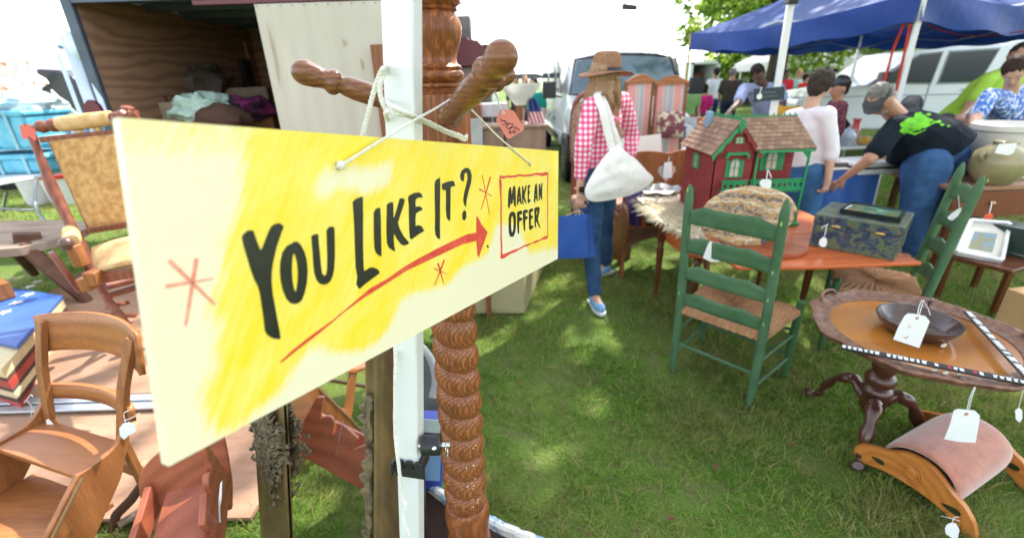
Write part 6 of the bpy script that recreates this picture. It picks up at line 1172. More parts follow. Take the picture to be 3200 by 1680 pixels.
for i, (x, lab) in enumerate(((-7.45, 'left white bucket with a red lid on the far lawn'), (-6.95, 'right red and white printed bucket on the far lawn'))):
    T = thing('lidded_bucket', lab, 'bucket', (x, 7.2, 0), 0, 'red-lidded buckets behind the rocker'); w_ = .21 if i == 0 else .30
    b = MB(); b.lathe((x, 7.2, 0), (x, 7.2, .42), [(0, w_ * .8), (.05, w_ * .84), (1, w_)], 20); build(b, 'bucket_body', mat('white_bucket', (.70, .68, .68), (.62, .60, .62), rough=.4), T, smooth=True)
    b = MB(); b.lathe((x, 7.2, .42), (x, 7.2, .49), [(0, w_ * 1.04), (.8, w_ * 1.04), (1, w_ * .8)], 20); build(b, 'lid', mat('red_lid', (.55, .03, .04), rough=.4), T, smooth=True)
    b = MB(); b.lathe((x, 7.2, .18), (x, 7.2, .32), [(0, w_ * .885), (1, w_ * .955)], 20); build(b, 'printed_band', mat('printed_band', (.60, .06, .08), (.10, .12, .45), rough=.5, scale=9, lo=.5, hi=.54), T, smooth=True)
T = thing('white_sail', 'small white pennant-shaped panel beside the black trailer', 'panel', tuple(at(200, 360, 6)))
b = MB(); b.prism([(0, 0), (.28, 0), (.02, .36)], at(195, 378, 6), (1, 0, 0), (0, 0, 1), .02); build(b, 'panel', mat('white_panel', (.7, .7, .68), rough=.6), T)
T = thing('paint_shelf', 'low shelf of pale jars and tins seen over the rocker back', 'shelf', tuple(at(250, 400, 4.6)))
b = MB(); b.box(at(270, 425, 4.6), (.75, .25, .03)); build(b, 'shelf_board', plain('shelf_grey', (.45, .47, .50)), T)
for k in range(7):
    c = at(215 + k * 20, 418, 4.6); b = MB(); b.lathe(c, c + V((0, 0, .10 + .04 * (k % 3))), [(0, .026), (.7, .026), (.8, .014), (1, .014)], 10); j = build(b, 'jar', mat('jar_%d' % (k % 3), ((.15, .35, .55), (.65, .66, .66), (.70, .38, .10))[k % 3], rough=.3), T, smooth=True)

# a plain school chair standing just left of the frame, seen in the mirror
T = thing('school_chair', 'plain oak school chair just left of the picture, seen only reflected in the gilt mirror', 'chair', (-2.0, .95, 0), R(25)); SM = FRM[T.name]
def sc_(nm, m, fn, **k): b = MB(); fn(b); b.v = [tuple(SM @ V(p)) for p in b.v]; return build(b, nm, m, T, **k)
for x, y in ((-.19, -.18), (.19, -.18), (-.17, .18), (.17, .18)): sc_('leg', honeyz, lambda b: b.beam((x * 1.12, y * 1.12, 0), (x, y, .43 if y < 0 else .84), .032, .036))
sc_('seat', honey, lambda b: b.prism(spline2([(-.21, -.21), (.21, -.21), (.2, .2), (-.2, .2)], 4), (0, 0, .43), (1, 0, 0), (0, 1, 0), .022), bevel=.004)
for z in (.80, .62): sc_('back_rail', honey, lambda b: b.box((0, .19, z), (.36, .018, .09)), bevel=.004)
for x in (-.19, .19): sc_('side_rung', honeyz, lambda b: b.beam((x * 1.06, -.19, .2), (x * 1.04, .19, .2), .02, .02))
# ================================================================ MIDDLE DISTANCE
# -------- settle with heart cut-out
T = thing('settle_bench', 'brown wooden settle with a heart cut in its scalloped back and jagged side feet', 'bench', (1.3, 3.8, 0))
SPN = spline2([(0, 0), (.02, .25), (-.04, .42), (-.03, .56), (.06, .63), (.16, .58), (.22, .50), (.26, .48)], 5) + [(.47, .50), (.50, .95), (.44, .95), (.42, 0), (.36, .12), (.33, .05), (.29, .16), (.25, .08), (.2, .17), (.15, .06), (.1, .14), (.06, .02)]
for x in (.93, 1.66):
    b = MB(); b.prism(SPN, (x, 3.56, 0), (0, 1, 0), (0, 0, 1), -.025 if 0 else .025); build(b, 'side_panel', brown, T, bevel=.003)
b = MB(); b.box((1.30, 3.80, .445), (.74, .42, .022)); build(b, 'seat_board', brown, T, bevel=.004)
b = MB(); b.prism([(-.36, 0), (.36, 0), (.36, -.16)] + [(.33 * math.cos(a), -.20 + .13 * math.sin(a)) for a in [i * math.pi / 14 for i in range(1, 14)]] + [(-.36, -.16)], (1.3, 3.60, .435), (1, 0, 0), (0, 0, 1), .02); build(b, 'apron', darkw, T)
hl = [(0.0, .0)] + [(.052 + .052 * math.cos(a), .075 + .045 * math.sin(a)) for a in [R(-20 + 25 * i) for i in range(9)]]
hh = [(x * 1.0, z) for x, z in [(0, -.085), (.055, -.03), (.085, .015), (.075, .05), (.045, .06), (.015, .045), (0, .02)]]; hh = hh + [(-x, z) for x, z in reversed(hh[1:-1])]
def hump(x0, x1): return [(x0 + (x1 - x0) * i / 14, .955 + .035 * math.sin(math.pi * (.08 + .84 * i / 14))) for i in range(15)]
top = list(reversed(hump(1.025, 1.405) + hump(1.42, 1.70)))
b = MB(); b.prism([(1.02, .62), (1.70, .62)] + top, (0, 4.10, 0), (1, 0, 0), (0, 0, 1), .022, [(x + 1.413, z + .80) for x, z in hh]); build(b, 'back_board', brown, T, bevel=.002)
for x in (1.06, 1.33, 1.50):
    b = MB(); b.box((x, 4.09, .53), (.05, .02, .20)); build(b, 'back_slat', brown, T)
ptag('pale tag tied through the heart cut-out of the settle', [(2076, 508), (2100, 505), (2100, 555), (2072, 556)], 4.06, string=[[(2088, 508, 4.06), (2092, 490, 4.08), (2096, 478, 4.09)]], ink=[[(2084, 520), (2086, 545)]], inkmat=inkr)
T = thing('wrapped_vase', 'dark pot wrapped in clear crinkled plastic on the settle seat', 'pot', (1.22, 3.72, .456))
clear = mat('crinkled_plastic', (.30, .31, .33), (.12, .11, .12), rough=.15, scale=14, bump=.9, bd=.01, spec=.9)
b = MB(); b.lathe((1.22, 3.72, .457), (1.22, 3.72, .70), [(0, .09), (.1, .13), (.5, .16), (.8, .15), (.9, .13), (1, .14)], 24); build(b, 'pot', clear, T, smooth=True)
b = MB(); b.grid(40, 4, lambda u, v: V((1.22 + (.14 + .05 * v + .012 * math.sin(u * 60)) * math.cos(u * 6.283), 3.72 + (.14 + .05 * v) * math.sin(u * 6.283), .70 + .04 * v + .008 * math.sin(u * 47))), cu=True); build(b, 'wrap_frill', clear, T, smooth=True)
for i, (x, y, z, s, c, rz_, lab) in enumerate(((1.02, 3.68, .456, (.035, .22, .30), (.08, .06, .26), 10, 'violet-spined picture book upright at the left of the settle'), (1.07, 3.66, .456, (.03, .20, .25), (.50, .14, .06), 14, 'orange book beside the violet one on the settle'), (1.13, 3.90, .456, (.22, .03, .32), (.34, .36, .08), 8, 'olive and white boxed game standing at the back of the settle'), (1.13, 3.86, .56, (.10, .02, .20), (.66, .66, .66), 8, 'small white booklet in front of the olive boxed game'))):
    b = MB(); b.box((x, y, z + s[2] / 2), s, rz=R(rz_)); single(b, 'boxed_book' if i else 'picture_book', mat('book_%d' % i, c, dk(c, .4), rough=.35, scale=14), lab, 'book', bevel=.002)
b = MB(); b.add([at(x, y, 4.25) for x, y in ((1942, 432), (2066, 418), (2068, 488), (1948, 480))] + [at(x, y, 4.28) for x, y in ((1942, 432), (2066, 418), (2068, 488), (1948, 480))], [(0, 1, 2, 3), (7, 6, 5, 4), (0, 4, 5, 1), (1, 5, 6, 2), (2, 6, 7, 3), (3, 7, 4, 0)])
single(b, 'white_board', mat('white_folded_board', (.78, .77, .74), (.72, .70, .66), rough=.6), 'white board with a faint border leaning behind the settle back', 'board')
# -------- folding screen with cushion
def stripem():
    m, t, b = nt('striped_ticking'); v = coords(t); sx = t.nodes.new('ShaderNodeSeparateXYZ'); lk(t, v, sx.inputs[0]); n = noisen(t, coords(t, (40, 40, 6)), 1, 3)
    f = mathn(t, 'FRACT', mathn(t, 'MULTIPLY', sx.outputs[0], 3.3)); f = mathn(t, 'ADD', f, mathn(t, 'MULTIPLY', mathn(t, 'SUBTRACT', n, .5), .08))
    P_, B_, W__ = (.70, .27, .25), (.34, .38, .45), (.60, .50, .45)
    c = ramp(t, f, [(0, P_), (.22, P_), (.27, W__), (.30, B_), (.40, W__), (.44, B_), (.54, B_), (.58, W__), (.62, P_), (.78, P_), (.82, W__), (.9, (.45, .36, .36)), (1, P_)])
    c = mix(t, mathn(t, 'MULTIPLY', noisen(t, v, 60, 3), .35), c, (.62, .55, .42)); lk(t, c, b.inputs['Base Color']); b.inputs['Roughness'].default_value = .9; return m
stm = stripem()
T = thing('folding_screen', 'striped pink and grey folding screen with curved wooden tops behind the plaid shopper', 'screen', (1.9, 5.3, 0))
for k, (xa, xb, ya, yb, zt) in enumerate(((1.24, 1.575, 5.12, 5.22, 1.62), (1.585, 1.90, 5.22, 5.10, 1.60))):
    a, c = V((xa, ya, 0)), V((xb, yb, 0)); d = (c - a).normalized(); L = (c - a).length; up = V((0, 0, 1))
    b = MB(); b.grid(14, 10, lambda u, v: a + d * (.03 + (L - .06) * u) + V((0, -.004 * math.sin(u * 9 + v * 4), .22 + (zt - .30) * v - .0))); build(b, 'striped_panel', stm, T, smooth=True, thick=.012)
    for s in (0, L - .03):
        b = MB(); b.beam(a + d * (s + .015), a + d * (s + .015) + up * (zt - .06), .028, .028, up=tuple(d)); build(b, 'screen_stile', brown, T)
    b = MB(); P = [(0, 0), (L, 0), (L, .03)] + [(L * (1 - i / 14), .03 + .06 * math.sin(math.pi * i / 14) ** 1.5) for i in range(1, 14)] + [(0, .03)]
    b.prism(P, a + up * (zt - .09) + V((0, -.012, 0)), d, up, .022 * (-1 if d.cross(up).y > 0 else 1) * (-1 if 0 else 1)); build(b, 'curved_rail', honey, T, bevel=.002)
    b = MB(); b.beam(a + up * .2, a + d * L + up * .2, .03, .05); build(b, 'bottom_rail', brown, T)
c = at(2095, 390, 5.02); b = MB()
b.grid(20, 16, lambda u, v: c + V(((u - .5) * .30, -.05 * (math.sin(math.pi * u) * math.sin(math.pi * v)) ** .5, (v - .5) * .27))); b.grid(20, 16, lambda u, v: c + V(((u - .5) * .30, .03 * (math.sin(math.pi * u) * math.sin(math.pi * v)) ** .5, (v - .5) * .27)), flip=True)
single(b, 'floral_cushion', mat('plum_floral', (.20, .07, .09), (.58, .50, .36), rough=.9, scale=13, lo=.50, hi=.56), 'plum cushion with cream flowers hanging on the right panel of the screen', 'cushion', smooth=True)
# -------- camper van
van_w = mat('white_van_paint', (.80, .82, .84), (.77, .79, .81), rough=.18, scale=1, bump=0, coat=.7)
glassd = nt('dark_window_glass')[0]; gb_ = glassd.node_tree.nodes['Principled BSDF']; gb_.inputs['Base Color'].default_value = (.012, .030, .040, 1); gb_.inputs['Roughness'].default_value = .06; gb_.inputs['Specular IOR Level'].default_value = .45
chro = mat('chrome_trim', (.75, .78, .8), rough=.1, metal=1, bump=0)
T = thing('camper_van', 'white high-roof camper van facing the stalls behind the striped screen', 'van', (1.95, 8.6, 0), 0)
sect = [(-1.0, .45), (1.0, .45), (1.01, 1.25), (.90, 2.0), (.80, 2.20), (.45, 2.34), (0, 2.38), (-.45, 2.34), (-.80, 2.20), (-.90, 2.0), (-1.01, 1.25)]
VC = 1.93
def loft(mb, secs):
    n = len(secs[0]); o = len(mb.v)
    for s in secs: mb.v += [tuple(p) for p in s]
    for k in range(len(secs) - 1):
        for i in range(n): mb.f.append((o + k * n + i, o + k * n + (i + 1) % n, o + (k + 1) * n + (i + 1) % n, o + (k + 1) * n + i))
    mb.f.append(tuple(o + i for i in reversed(range(n)))); mb.f.append(tuple(o + (len(secs) - 1) * n + i for i in range(n))); return mb
def sec(y, w, zt, zb=.45): return [V((VC + x * w, y, zb + (z - .45) * (zt - .45) / 2.05)) for x, z in sect]
b = MB(); loft(b, [sec(7.95, .95, 1.32), sec(8.05, .97, 1.40), sec(8.45, .96, 2.10), sec(9.1, .98, 2.36), sec(9.6, 1, 2.5), sec(13.4, 1, 2.5), sec(13.6, .95, 2.4)]); build(b, 'van_body', van_w, T, bevel=.05, seg=3)
b = MB(); hs_ = [(-.9, .45), (.9, .45), (.95, .9), (.85, 1.12), (.4, 1.2), (-.4, 1.2), (-.85, 1.12), (-.95, .9)]
loft(b, [[V((VC + x * w, y, .45 + (z - .45) * k)) for x, z in hs_] for y, w, k in ((6.95, .93, .72), (7.1, .97, .85), (7.5, 1, .98), (8.15, 1.02, 1.18))]); build(b, 'bonnet', van_w, T, bevel=.06, seg=3)
def yz_screen(x, z): return 7.90 + (z - 1.36) * .56
P = [(-.83, 1.38), (.83, 1.38), (.74, 1.93), (-.74, 1.93)]; b = MB(); b.add([(VC + x, yz_screen(x, z) - .035 + .10 * x * x, z) for x, z in [(-.88, 1.38), (-.44, 1.36), (0, 1.35), (.44, 1.36), (.88, 1.38), (.76, 1.86), (.4, 1.91), (0, 1.92), (-.4, 1.91), (-.76, 1.86)]], [(0, 1, 2, 3, 4, 5, 6, 7, 8, 9)]); build(b, 'windscreen', mat('windscreen_glass', (.055, .13, .17), (.02, .05, .065), rough=.06, scale=1.2, bump=0, spec=1, coat=1), T, thick=.01)
b = MB(); b.tube([(VC + x, yz_screen(x, z) - .04 + .10 * x * x, z) for x, z in [(-.90, 1.36), (-.44, 1.33), (0, 1.32), (.44, 1.33), (.90, 1.36), (.78, 1.88), (.4, 1.93), (0, 1.94), (-.4, 1.93), (-.78, 1.88)]], .022, 6, closed=True); build(b, 'screen_seal', blackp, T)
for s in (-1, 1):
    b = MB(); b.prism([(8.25, 1.38), (9.0, 1.38), (9.0, 1.88), (8.6, 1.88)], (VC + s * 1.012, 0, 0), (0, 1, 0), (0, 0, 1), .012); build(b, 'side_window', glassd, T)
    for y0, y1 in ((9.4, 10.6), (11.0, 12.6)):
        b = MB(); b.prism([(y0, 1.42), (y1, 1.42), (y1, 1.85), (y0, 1.85)], (VC + s * 1.0, 0, 0), (0, 1, 0), (0, 0, 1), .012); build(b, 'side_window', glassd, T)
    b = MB(); b.box((VC + s * 1.22, 8.1, 1.43), (.22, .12, .26)); b.beam((VC + s * 1.0, 8.12, 1.32), (VC + s * 1.15, 8.1, 1.35), .05, .04); build(b, 'wing_mirror', blackp, T, bevel=.03)
    for y in (7.75, 12.1):
        b = MB(); b.tube([(VC + s * .93, y + .30 * math.cos(a), .36 + .30 * math.sin(a)) for a in [i * math.pi / 14 for i in range(28)]], .10, 10, closed=True); w_ = build(b, 'tyre', MC['tyre_rubber'], T, smooth=True)
        b = MB(); b.lathe((VC + s * .98, y, .36), (VC + s * 1.03, y, .36), [(0, .21), (.8, .21), (1, .06)], 20); build(b, 'rim', chro, w_, smooth=True)
        b = MB(); b.lathe((VC + s * .975, y, .38), (VC + s * 1.016, y, .38), [(0, .40), (1, .40)], 24); build(b, 'wheel_arch', blackp, T)
    b = MB(); b.beam((VC + s * 1.02, 8.2, .62), (VC + s * 1.02, 11.6, .62), .03, .14); build(b, 'running_board', chro, T, bevel=.01)
    b = MB(); b.prism([(0, 0), (.24 * s, 0), (.22 * s, .16), (0, .17)], (VC + s * .62, 7.0, .86), (1, 0, 0), (0, 0, 1), .04); build(b, 'headlight', mat('lamp_glass', (.40, .46, .52), (.65, .68, .7), rough=.1), T)
    b = MB(); b.box((VC + s * .92, 7.03, .92), (.07, .12, .20)); build(b, 'indicator', mat('amber_lens', (.75, .18, .02), rough=.2, bump=0), T, bevel=.01)
b = MB(); b.box((VC, 6.93, .80), (1.1, .05, .22)); build(b, 'grille', mat('dark_grille', (.02, .03, .05), rough=.4), T, bevel=.01)
for z in (.74, .80, .86):
    b = MB(); b.box((VC, 6.90, z), (1.08, .015, .018)); build(b, 'grille_bar', chro, T)
b = MB(); b.box((VC, 6.92, .55), (1.9, .16, .17)); build(b, 'bumper', chro, T, bevel=.04)
for y in (9.3, 10.2, 11.1):
    b = MB(); b.beam((VC - 1.018, y, .95), (VC - 1.018, y + .75, .80), .008, .05); build(b, 'side_stripe', mat('grey_stripe', (.35, .45, .55), rough=.3), T)
# -------- white pickup with cap
T = thing('pickup_truck', 'white pickup truck with a windowed cap parked behind the stalls', 'truck', (8.45, 9.9, 0), R(-10))
tr_ = FRM[T.name]
def tb(nm, m, fn, **k):
    b = MB(); fn(b); b.v = [tuple(tr_ @ V(p)) for p in b.v]; return build(b, nm, m, T, **k)
side_ = [(-2.6, .5), (-2.65, 1.05), (-2.45, 1.16), (-2.0, 1.23), (-1.45, 1.32), (-.75, 1.86), (-.35, 1.93), (.65, 1.95), (.72, 1.99), (2.9, 2.06), (3.05, 1.95), (3.1, .6), (2.6, .5)]
truck_w = mat('white_truck_paint', (.74, .79, .84), (.70, .75, .80), rough=.22, scale=1, bump=0, coat=.6)
tb('truck_body', truck_w, lambda b: b.prism(side_, (0, .95, 0), (1, 0, 0), (0, 0, 1), 1.9), bevel=.06, seg=3)
wd = .955
for P in ([(-1.32, 1.36), (-.72, 1.80), (-.38, 1.83), (-.42, 1.33)], [(-.28, 1.33), (-.24, 1.83), (.50, 1.85), (.36, 1.33)], [(.85, 1.42), (1.12, 1.84), (1.95, 1.88), (1.80, 1.42)], [(1.98, 1.46), (2.12, 1.86), (2.8, 1.88), (2.7, 1.46)]):
    fr = [(sum(p[0] for p in P) / 4 + (x - sum(p[0] for p in P) / 4) * 1.07, sum(p[1] for p in P) / 4 + (z - sum(p[1] for p in P) / 4) * 1.12) for x, z in P]
    f_ = tb('window_seal', plain('window_seal', (.25, .28, .30)), lambda b: b.prism(fr, (0, -wd + .002, 0), (1, 0, 0), (0, 0, 1), .01)); tb('side_window', glassd, lambda b: b.prism(P, (0, -wd - .008, 0), (1, 0, 0), (0, 0, 1), .006))
tb('belt_line', plain('belt_shadow', (.36, .40, .46)), lambda b: b.box((.1, -wd - .001, 1.12), (5.6, .012, .02)))
for x in (-.42, .68, .78): tb('door_gap', plain('belt_shadow', (.36, .40, .46)), lambda b: b.box((x, -wd - .002, .92), (.015, .012, .85)))
tb('wing_mirror', blackp, lambda b: b.box((-1.28, -1.1, 1.42), (.16, .24, .24)), bevel=.03)
tb('door_handle', chro, lambda b: b.box((.2, -wd - .02, 1.2), (.16, .03, .03)), bevel=.008)
for x in (-1.9, 1.9):
    tb('tyre', MC['tyre_rubber'], lambda b: b.tube([(x + .32 * math.cos(a), -.86, .40 + .32 * math.sin(a)) for a in [i * math.pi / 14 for i in range(28)]], .11, 10, closed=True), smooth=True)
    tb('rim', chro, lambda b: b.lathe((x, -.9, .40), (x, -.97, .40), [(0, .22), (.8, .22), (1, .06)], 20), smooth=True)
# -------- blue canopy
blue = mat('royal_blue_canopy', (.011, .050, .25), (.008, .038, .19), rough=.55, scale=1.5, bump=.25, bd=.04, trans=.10, spec=.22)
T = thing('blue_canopy', 'royal blue pop-up canopy with draped valance over the right-hand stalls', 'tent', (5, 7, 0))
Nn, Ll = at(2869, 60, 4.75), at(2156, 140, 8.7); Nn.z = 2.24; Ll.z = 2.24
e_ = (Ll - Nn).normalized(); sd = V((e_.y, -e_.x, 0)); sd = sd if sd.x > 0 else -sd; wR = 4.2
Q4 = [Nn, Ll, Ll + sd * wR, Nn + sd * wR]; Q4 = [p.copy() for p in Q4]; Q4[3] = V((7.7, 6.35, 2.24)); Q4[2] = V((7.2, 10.2, 2.24)); cq = sum(Q4, V((0, 0, 0))) / 4; pk2 = cq + V((0, 0, .95))
b = MB()
for i in range(4):
    p, q_ = Q4[i], Q4[(i + 1) % 4]; b.grid(20, 14, lambda u, v: p.lerp(q_, u).lerp(pk2, v) - V((0, 0, .16 * math.sin(math.pi * v) * (.6 + .4 * math.sin(u * 6)) + .10 * math.sin(math.pi * u) * (1 - v))))
build(b, 'canopy', blue, T, smooth=True)
for i in range(4):
    b = MB(); p, q_ = Q4[i], Q4[(i + 1) % 4]; od = ((p + q_) / 2 - cq).normalized(); b.grid(50, 7, lambda u, v: p.lerp(q_, u) + V((0, 0, .01 - .10 * math.sin(math.pi * u) - .26 * v + .015 * math.sin(u * 28) * v)) + od * (.02 + .03 * math.sin(u * 17 + v * 2) * v)); build(b, 'valance', blue, T, smooth=True)
for i, p in enumerate(Q4):
    g_ = V((p.x, p.y, 0))
    if i == 0: g_ = at(2812, 289, 4.85); dd = (p - g_) / (p.z - g_.z); g_ = g_ - dd * g_.z
    b = MB(); b.beam(g_, p, .042, .042, up=(.3, .9, 0)); build(b, 'leg', alu if i != 1 else mat('yellow_leg', (.65, .52, .10), rough=.5), T)
for i in range(4):
    p, q_ = Q4[i], Q4[(i + 1) % 4]; m_ = p.lerp(q_, .5)
    for a, c in ((p, m_), (m_, q_)):
        b = MB(); a = a.lerp(cq, .05); c = c.lerp(cq, .05); a.z = c.z = 2.24; b.beam(a - V((0, 0, .02)), c - V((0, 0, .26)), .012, .02); build(b, 'truss_bar', stl, T)
        b = MB(); b.beam(a - V((0, 0, .26)), c - V((0, 0, .02)), .012, .02); build(b, 'truss_bar', stl, T)
redst = mat('red_strap', (.55, .05, .03), rough=.7, bump=0)
for L in (((2825, 75, 4.9), (2790, 160, 4.95), (2775, 215, 4.9), (2760, 260, 4.9)), ((2845, 75, 4.8), (2830, 150, 4.8), (2812, 230, 4.85), (2800, 285, 4.85)), ((2900, 80, 5.6), (2990, 108, 5.7), (3090, 112, 5.6), (3200, 98, 5.3), (3260, 90, 5.2))):
    b = MB(); b.tube(bez([at(*p) for p in L], 8), .014, 6, flat=.4); build(b, 'red_strap', redst, T, smooth=True)
b = MB(); b.tube([at(2468, 18, 4.12), at(2452, 110, 4.12), at(2425, 230, 4.12), at(2420, 290, 4.12)], [.02, .016, .02, .012], 8, flat=.5); single(b, 'hanging_strap', mat('black_strap', (.02, .025, .04), rough=.7), 'dark folded strap hanging beside the second white tent leg', 'strap', smooth=True)
# dark sign board hung on the tent leg; its chalk writing is too faint to read
T = thing('hanging_board', 'dark board with two faint chalk lines hung on the white tent leg', 'sign', tuple(at(2400, 290, 3.95)))
b = MB(); b.add([at(x, y, 3.95) for x, y in ((2355, 278), (2453, 270), (2451, 312), (2354, 320))] + [at(x, y, 3.97) for x, y in ((2355, 278), (2453, 270), (2451, 312), (2354, 320))], [(0, 1, 2, 3), (7, 6, 5, 4), (0, 4, 5, 1), (1, 5, 6, 2), (2, 6, 7, 3), (3, 7, 4, 0)]); build(b, 'board', mat('chalk_board', (.022, .042, .060), (.03, .05, .065), rough=.6), T)
for yy, x0, x1 in ((290, 2385, 2430), (302, 2385, 2435)):
    b = MB()
    b.tube(bez([at(x, yy - (x - 2385) * .07 + (2 if k % 2 else -1), 3.945) for k, x in enumerate(range(x0, x1, 5))], 3), .0022, 4); build(b, 'chalk_line', plain('chalk', (.18, .24, .27)), T)
ptag('pale tag at the left end of the dark hanging board', [(2366, 296), (2380, 292), (2382, 306), (2372, 312), (2364, 307)], 3.93, string=[[(2373, 294, 3.93), (2378, 282, 3.93), (2380, 272, 3.94)]])
# -------- stall tables with goods
def simple_table(nm, label, P, z, m, legm, ov=.04, lz=.03, cloth=None):
    T = thing(nm, label, 'table', (sum(p[0] for p in P) / 4, sum(p[1] for p in P) / 4, 0)); b = MB(); slab(b, P, z, lz); build(b, 'tabletop', m, T, bevel=.004)
    c = V((sum(p[0] for p in P) / 4, sum(p[1] for p in P) / 4, 0))
    for p in P: q_ = V((*p, 0)).lerp(c, .08); b = MB(); b.beam(q_, q_ + V((0, 0, z - lz)), .04, .04); build(b, 'leg', legm, T)
    if cloth:
        for i in cloth[1]:
            p, q_ = V((*P[i], 0)), V((*P[(i + 1) % 4], 0)); od = ((p + q_) / 2 - c).normalized(); b = MB(); b.grid(40, 8, lambda u, v: p.lerp(q_, u) + od * (.01 + .03 * v * (1 + math.sin(u * 25))) + V((0, 0, z - v * (z - .06)))); build(b, 'cloth_side', cloth[0], T, smooth=True)
    return T
bcl = mat('blue_tablecloth', (.035, .12, .42), (.025, .09, .34), rough=.6, scale=4)
simple_table('display_table', 'pale-topped display table skirted with blue cloth in front of the bending man', [(2.55, 4.0), (3.35, 4.1), (3.2, 4.75), (2.4, 4.7)], .78, mat('cream_board_top', (.52, .50, .42), rough=.6), stl, cloth=(bcl, (0, 3)))
b = MB(); c = at(2735, 528, 4.15); b.box(c + V((-.02, .05, 0)), (.50, .34, .05), rz=R(6)); b2 = b
T = thing('white_case', 'flat white-lidded case with a dark seam lying on the display table', 'case', tuple(c))
build(b, 'case_base', mat('case_white', (.70, .72, .75), rough=.35), T, bevel=.012)
b = MB(); b.box(c + V((-.02, .05, .028)), (.505, .345, .008), rz=R(6)); build(b, 'seam', blackp, T)
b = MB(); b.box(c + V((-.02, .05, .058)), (.49, .33, .05), rz=R(6)); build(b, 'lid', mat('case_white', (.8, .8, .8)), T, bevel=.02, seg=3)
b = MB(); b.box(at(2620, 510, 4.3), (.34, .3, .06), rz=R(-4)); single(b, 'grey_tray', mat('dark_grey_tray', (.10, .09, .09), rough=.5), 'dark grey flat tray on the display table behind the reaching arm', 'tray', bevel=.006)
simple_table('goods_table', 'long table crowded with crockery behind the dollhouse', [(1.9, 5.2), (4.6, 5.5), (4.5, 6.1), (1.85, 5.8)], .76, mat('white_table_top', (.68, .70, .70), rough=.5), stl)
gcol = [('white', (.74, .74, .74)), ('cream', (.66, .60, .45)), ('pink', (.62, .10, .22)), ('red', (.50, .04, .03)), ('glass-blue', (.45, .55, .62)), ('dark', (.05, .06, .09)), ('mustard', (.55, .34, .06)), ('pale green', (.42, .55, .45))]
shapes = [('jug', [(0, .05), (.1, .07), (.45, .085), (.75, .045), (.9, .04), (1, .055)]), ('bowl', [(0, .04), (.2, .07), (.7, .11), (1, .12)]), ('bottle', [(0, .035), (.55, .038), (.7, .018), (1, .016)]), ('vase', [(0, .04), (.3, .07), (.6, .05), (.85, .035), (1, .05)]), ('teapot', [(0, .05), (.3, .09), (.6, .085), (.85, .04), (.93, .012), (1, .014)])]
gplace = ['at the far left end', 'left of centre near the back', 'beside the pink piece', 'near the front edge', 'just behind the roof ridge', 'under the dark hanging board', 'right of the hanging board', 'at the right of the row']
seen = set()
for k in range(22):
    f = k / 21; x = 1.98 + 2.4 * f; y = 5.32 + .28 * f + (.32 if k % 2 else 0) + rnd.uniform(-.03, .03); nm, pr = shapes[(k * 3) % 5]; cn, cc = gcol[(k * 5 + k // 8) % 8]; h = (.10, .16, .22, .27)[(k * 7) % 4]
    if nm == 'bowl': h = .08
    T = thing(nm, 'x', nm, (x, y, .762)); mm_ = mat('glaze_' + cn.replace(' ', '_').replace('-', '_'), cc, dk(cc, .8), rough=.2, bump=0, coat=.5)
    b = MB(); b.lathe((x, y, .762), (x, y, .762 + h), pr, 14); build(b, 'vessel', mm_, T, smooth=True)
    if nm in ('jug', 'teapot'):
        b = MB(); b.tube(bez([(x + .05, y, .762 + h * .8), (x + .11, y, .762 + h * .75), (x + .11, y, .762 + h * .35), (x + .07, y, .762 + h * .25)], 4), .008, 6); build(b, 'handle', mm_, T, smooth=True)
    sz = {.08: 'wide', .10: 'squat', .16: 'small', .22: 'tall', .27: 'very tall'}[h]; row = 'back' if k % 2 else 'front'
    T['label'] = f'{sz} {cn} {nm} in the {row} row, ' + ('left end' if f < .2 else 'left half' if f < .45 else 'middle' if f < .6 else 'right half' if f < .82 else 'right end') + ' of the crockery table'
for (x, y, w, h, lab) in ((2495, 322, .13, .30, 'tall white box standing right of the hanging board'), (2330, 345, .16, .12, 'low white box behind the dollhouse ridge'), (2290, 330, .2, .16, 'pale blue box on the crockery table')):
    b = MB(); c = at(x, y, 5.15); c.z = .762 + h / 2; b.box(c, (w, .12, h)); single(b, 'white_box', mat('pale_blue_box', (.50, .60, .74), rough=.5) if 'blue' in lab else mat('case_white', (.8, .8, .8)), lab, 'box', bevel=.004)
# yellow chair and wooden things between the shoppers
yel = mat('yellow_chair_paint', (.68, .38, .03), (.60, .30, .03), rough=.45, scale=8)
T = thing('yellow_chair', 'mustard yellow painted chair standing between the two shoppers', 'chair', (3.55, 5.6, 0))
for x in (3.32, 3.75):
    b = MB(); b.beam((x, 5.75, 0), (x, 5.82, 1.22), .045, .04); build(b, 'back_post', yel, T, bevel=.004)
    b = MB(); b.beam((x, 5.35, 0), (x, 5.35, .46), .045, .045); build(b, 'front_leg', yel, T, bevel=.004)
for z in (1.17, .95, .74):
    b = MB(); b.box((3.535, 5.80, z), (.42, .02, .08)); build(b, 'back_slat', yel, T, bevel=.004)
b = MB(); b.box((3.535, 5.56, .47), (.48, .46, .04)); build(b, 'seat', yel, T, bevel=.008)
T = thing('printed_crate', 'crate with yellow and red printing on brown wood frame beside the bending man', 'crate', (3.0, 4.95, 0))
b = MB(); b.box((3.05, 4.98, .88), (.42, .30, .46)); build(b, 'crate_body', mat('yellow_printed_paper', (.70, .50, .14), (.55, .12, .05), rough=.6, scale=11, lo=.52, hi=.58), T, bevel=.006)
for x in (2.84, 3.26):
    b = MB(); b.box((x, 4.82, .55), (.035, .035, 1.1)); build(b, 'crate_post', brown, T)
b = MB(); b.box((3.05, 4.81, .70), (.44, .02, .06)); b.box((3.05, 4.81, .70), (.44, .02, .06)) if 0 else None; build(b, 'crate_rail', brown, T)
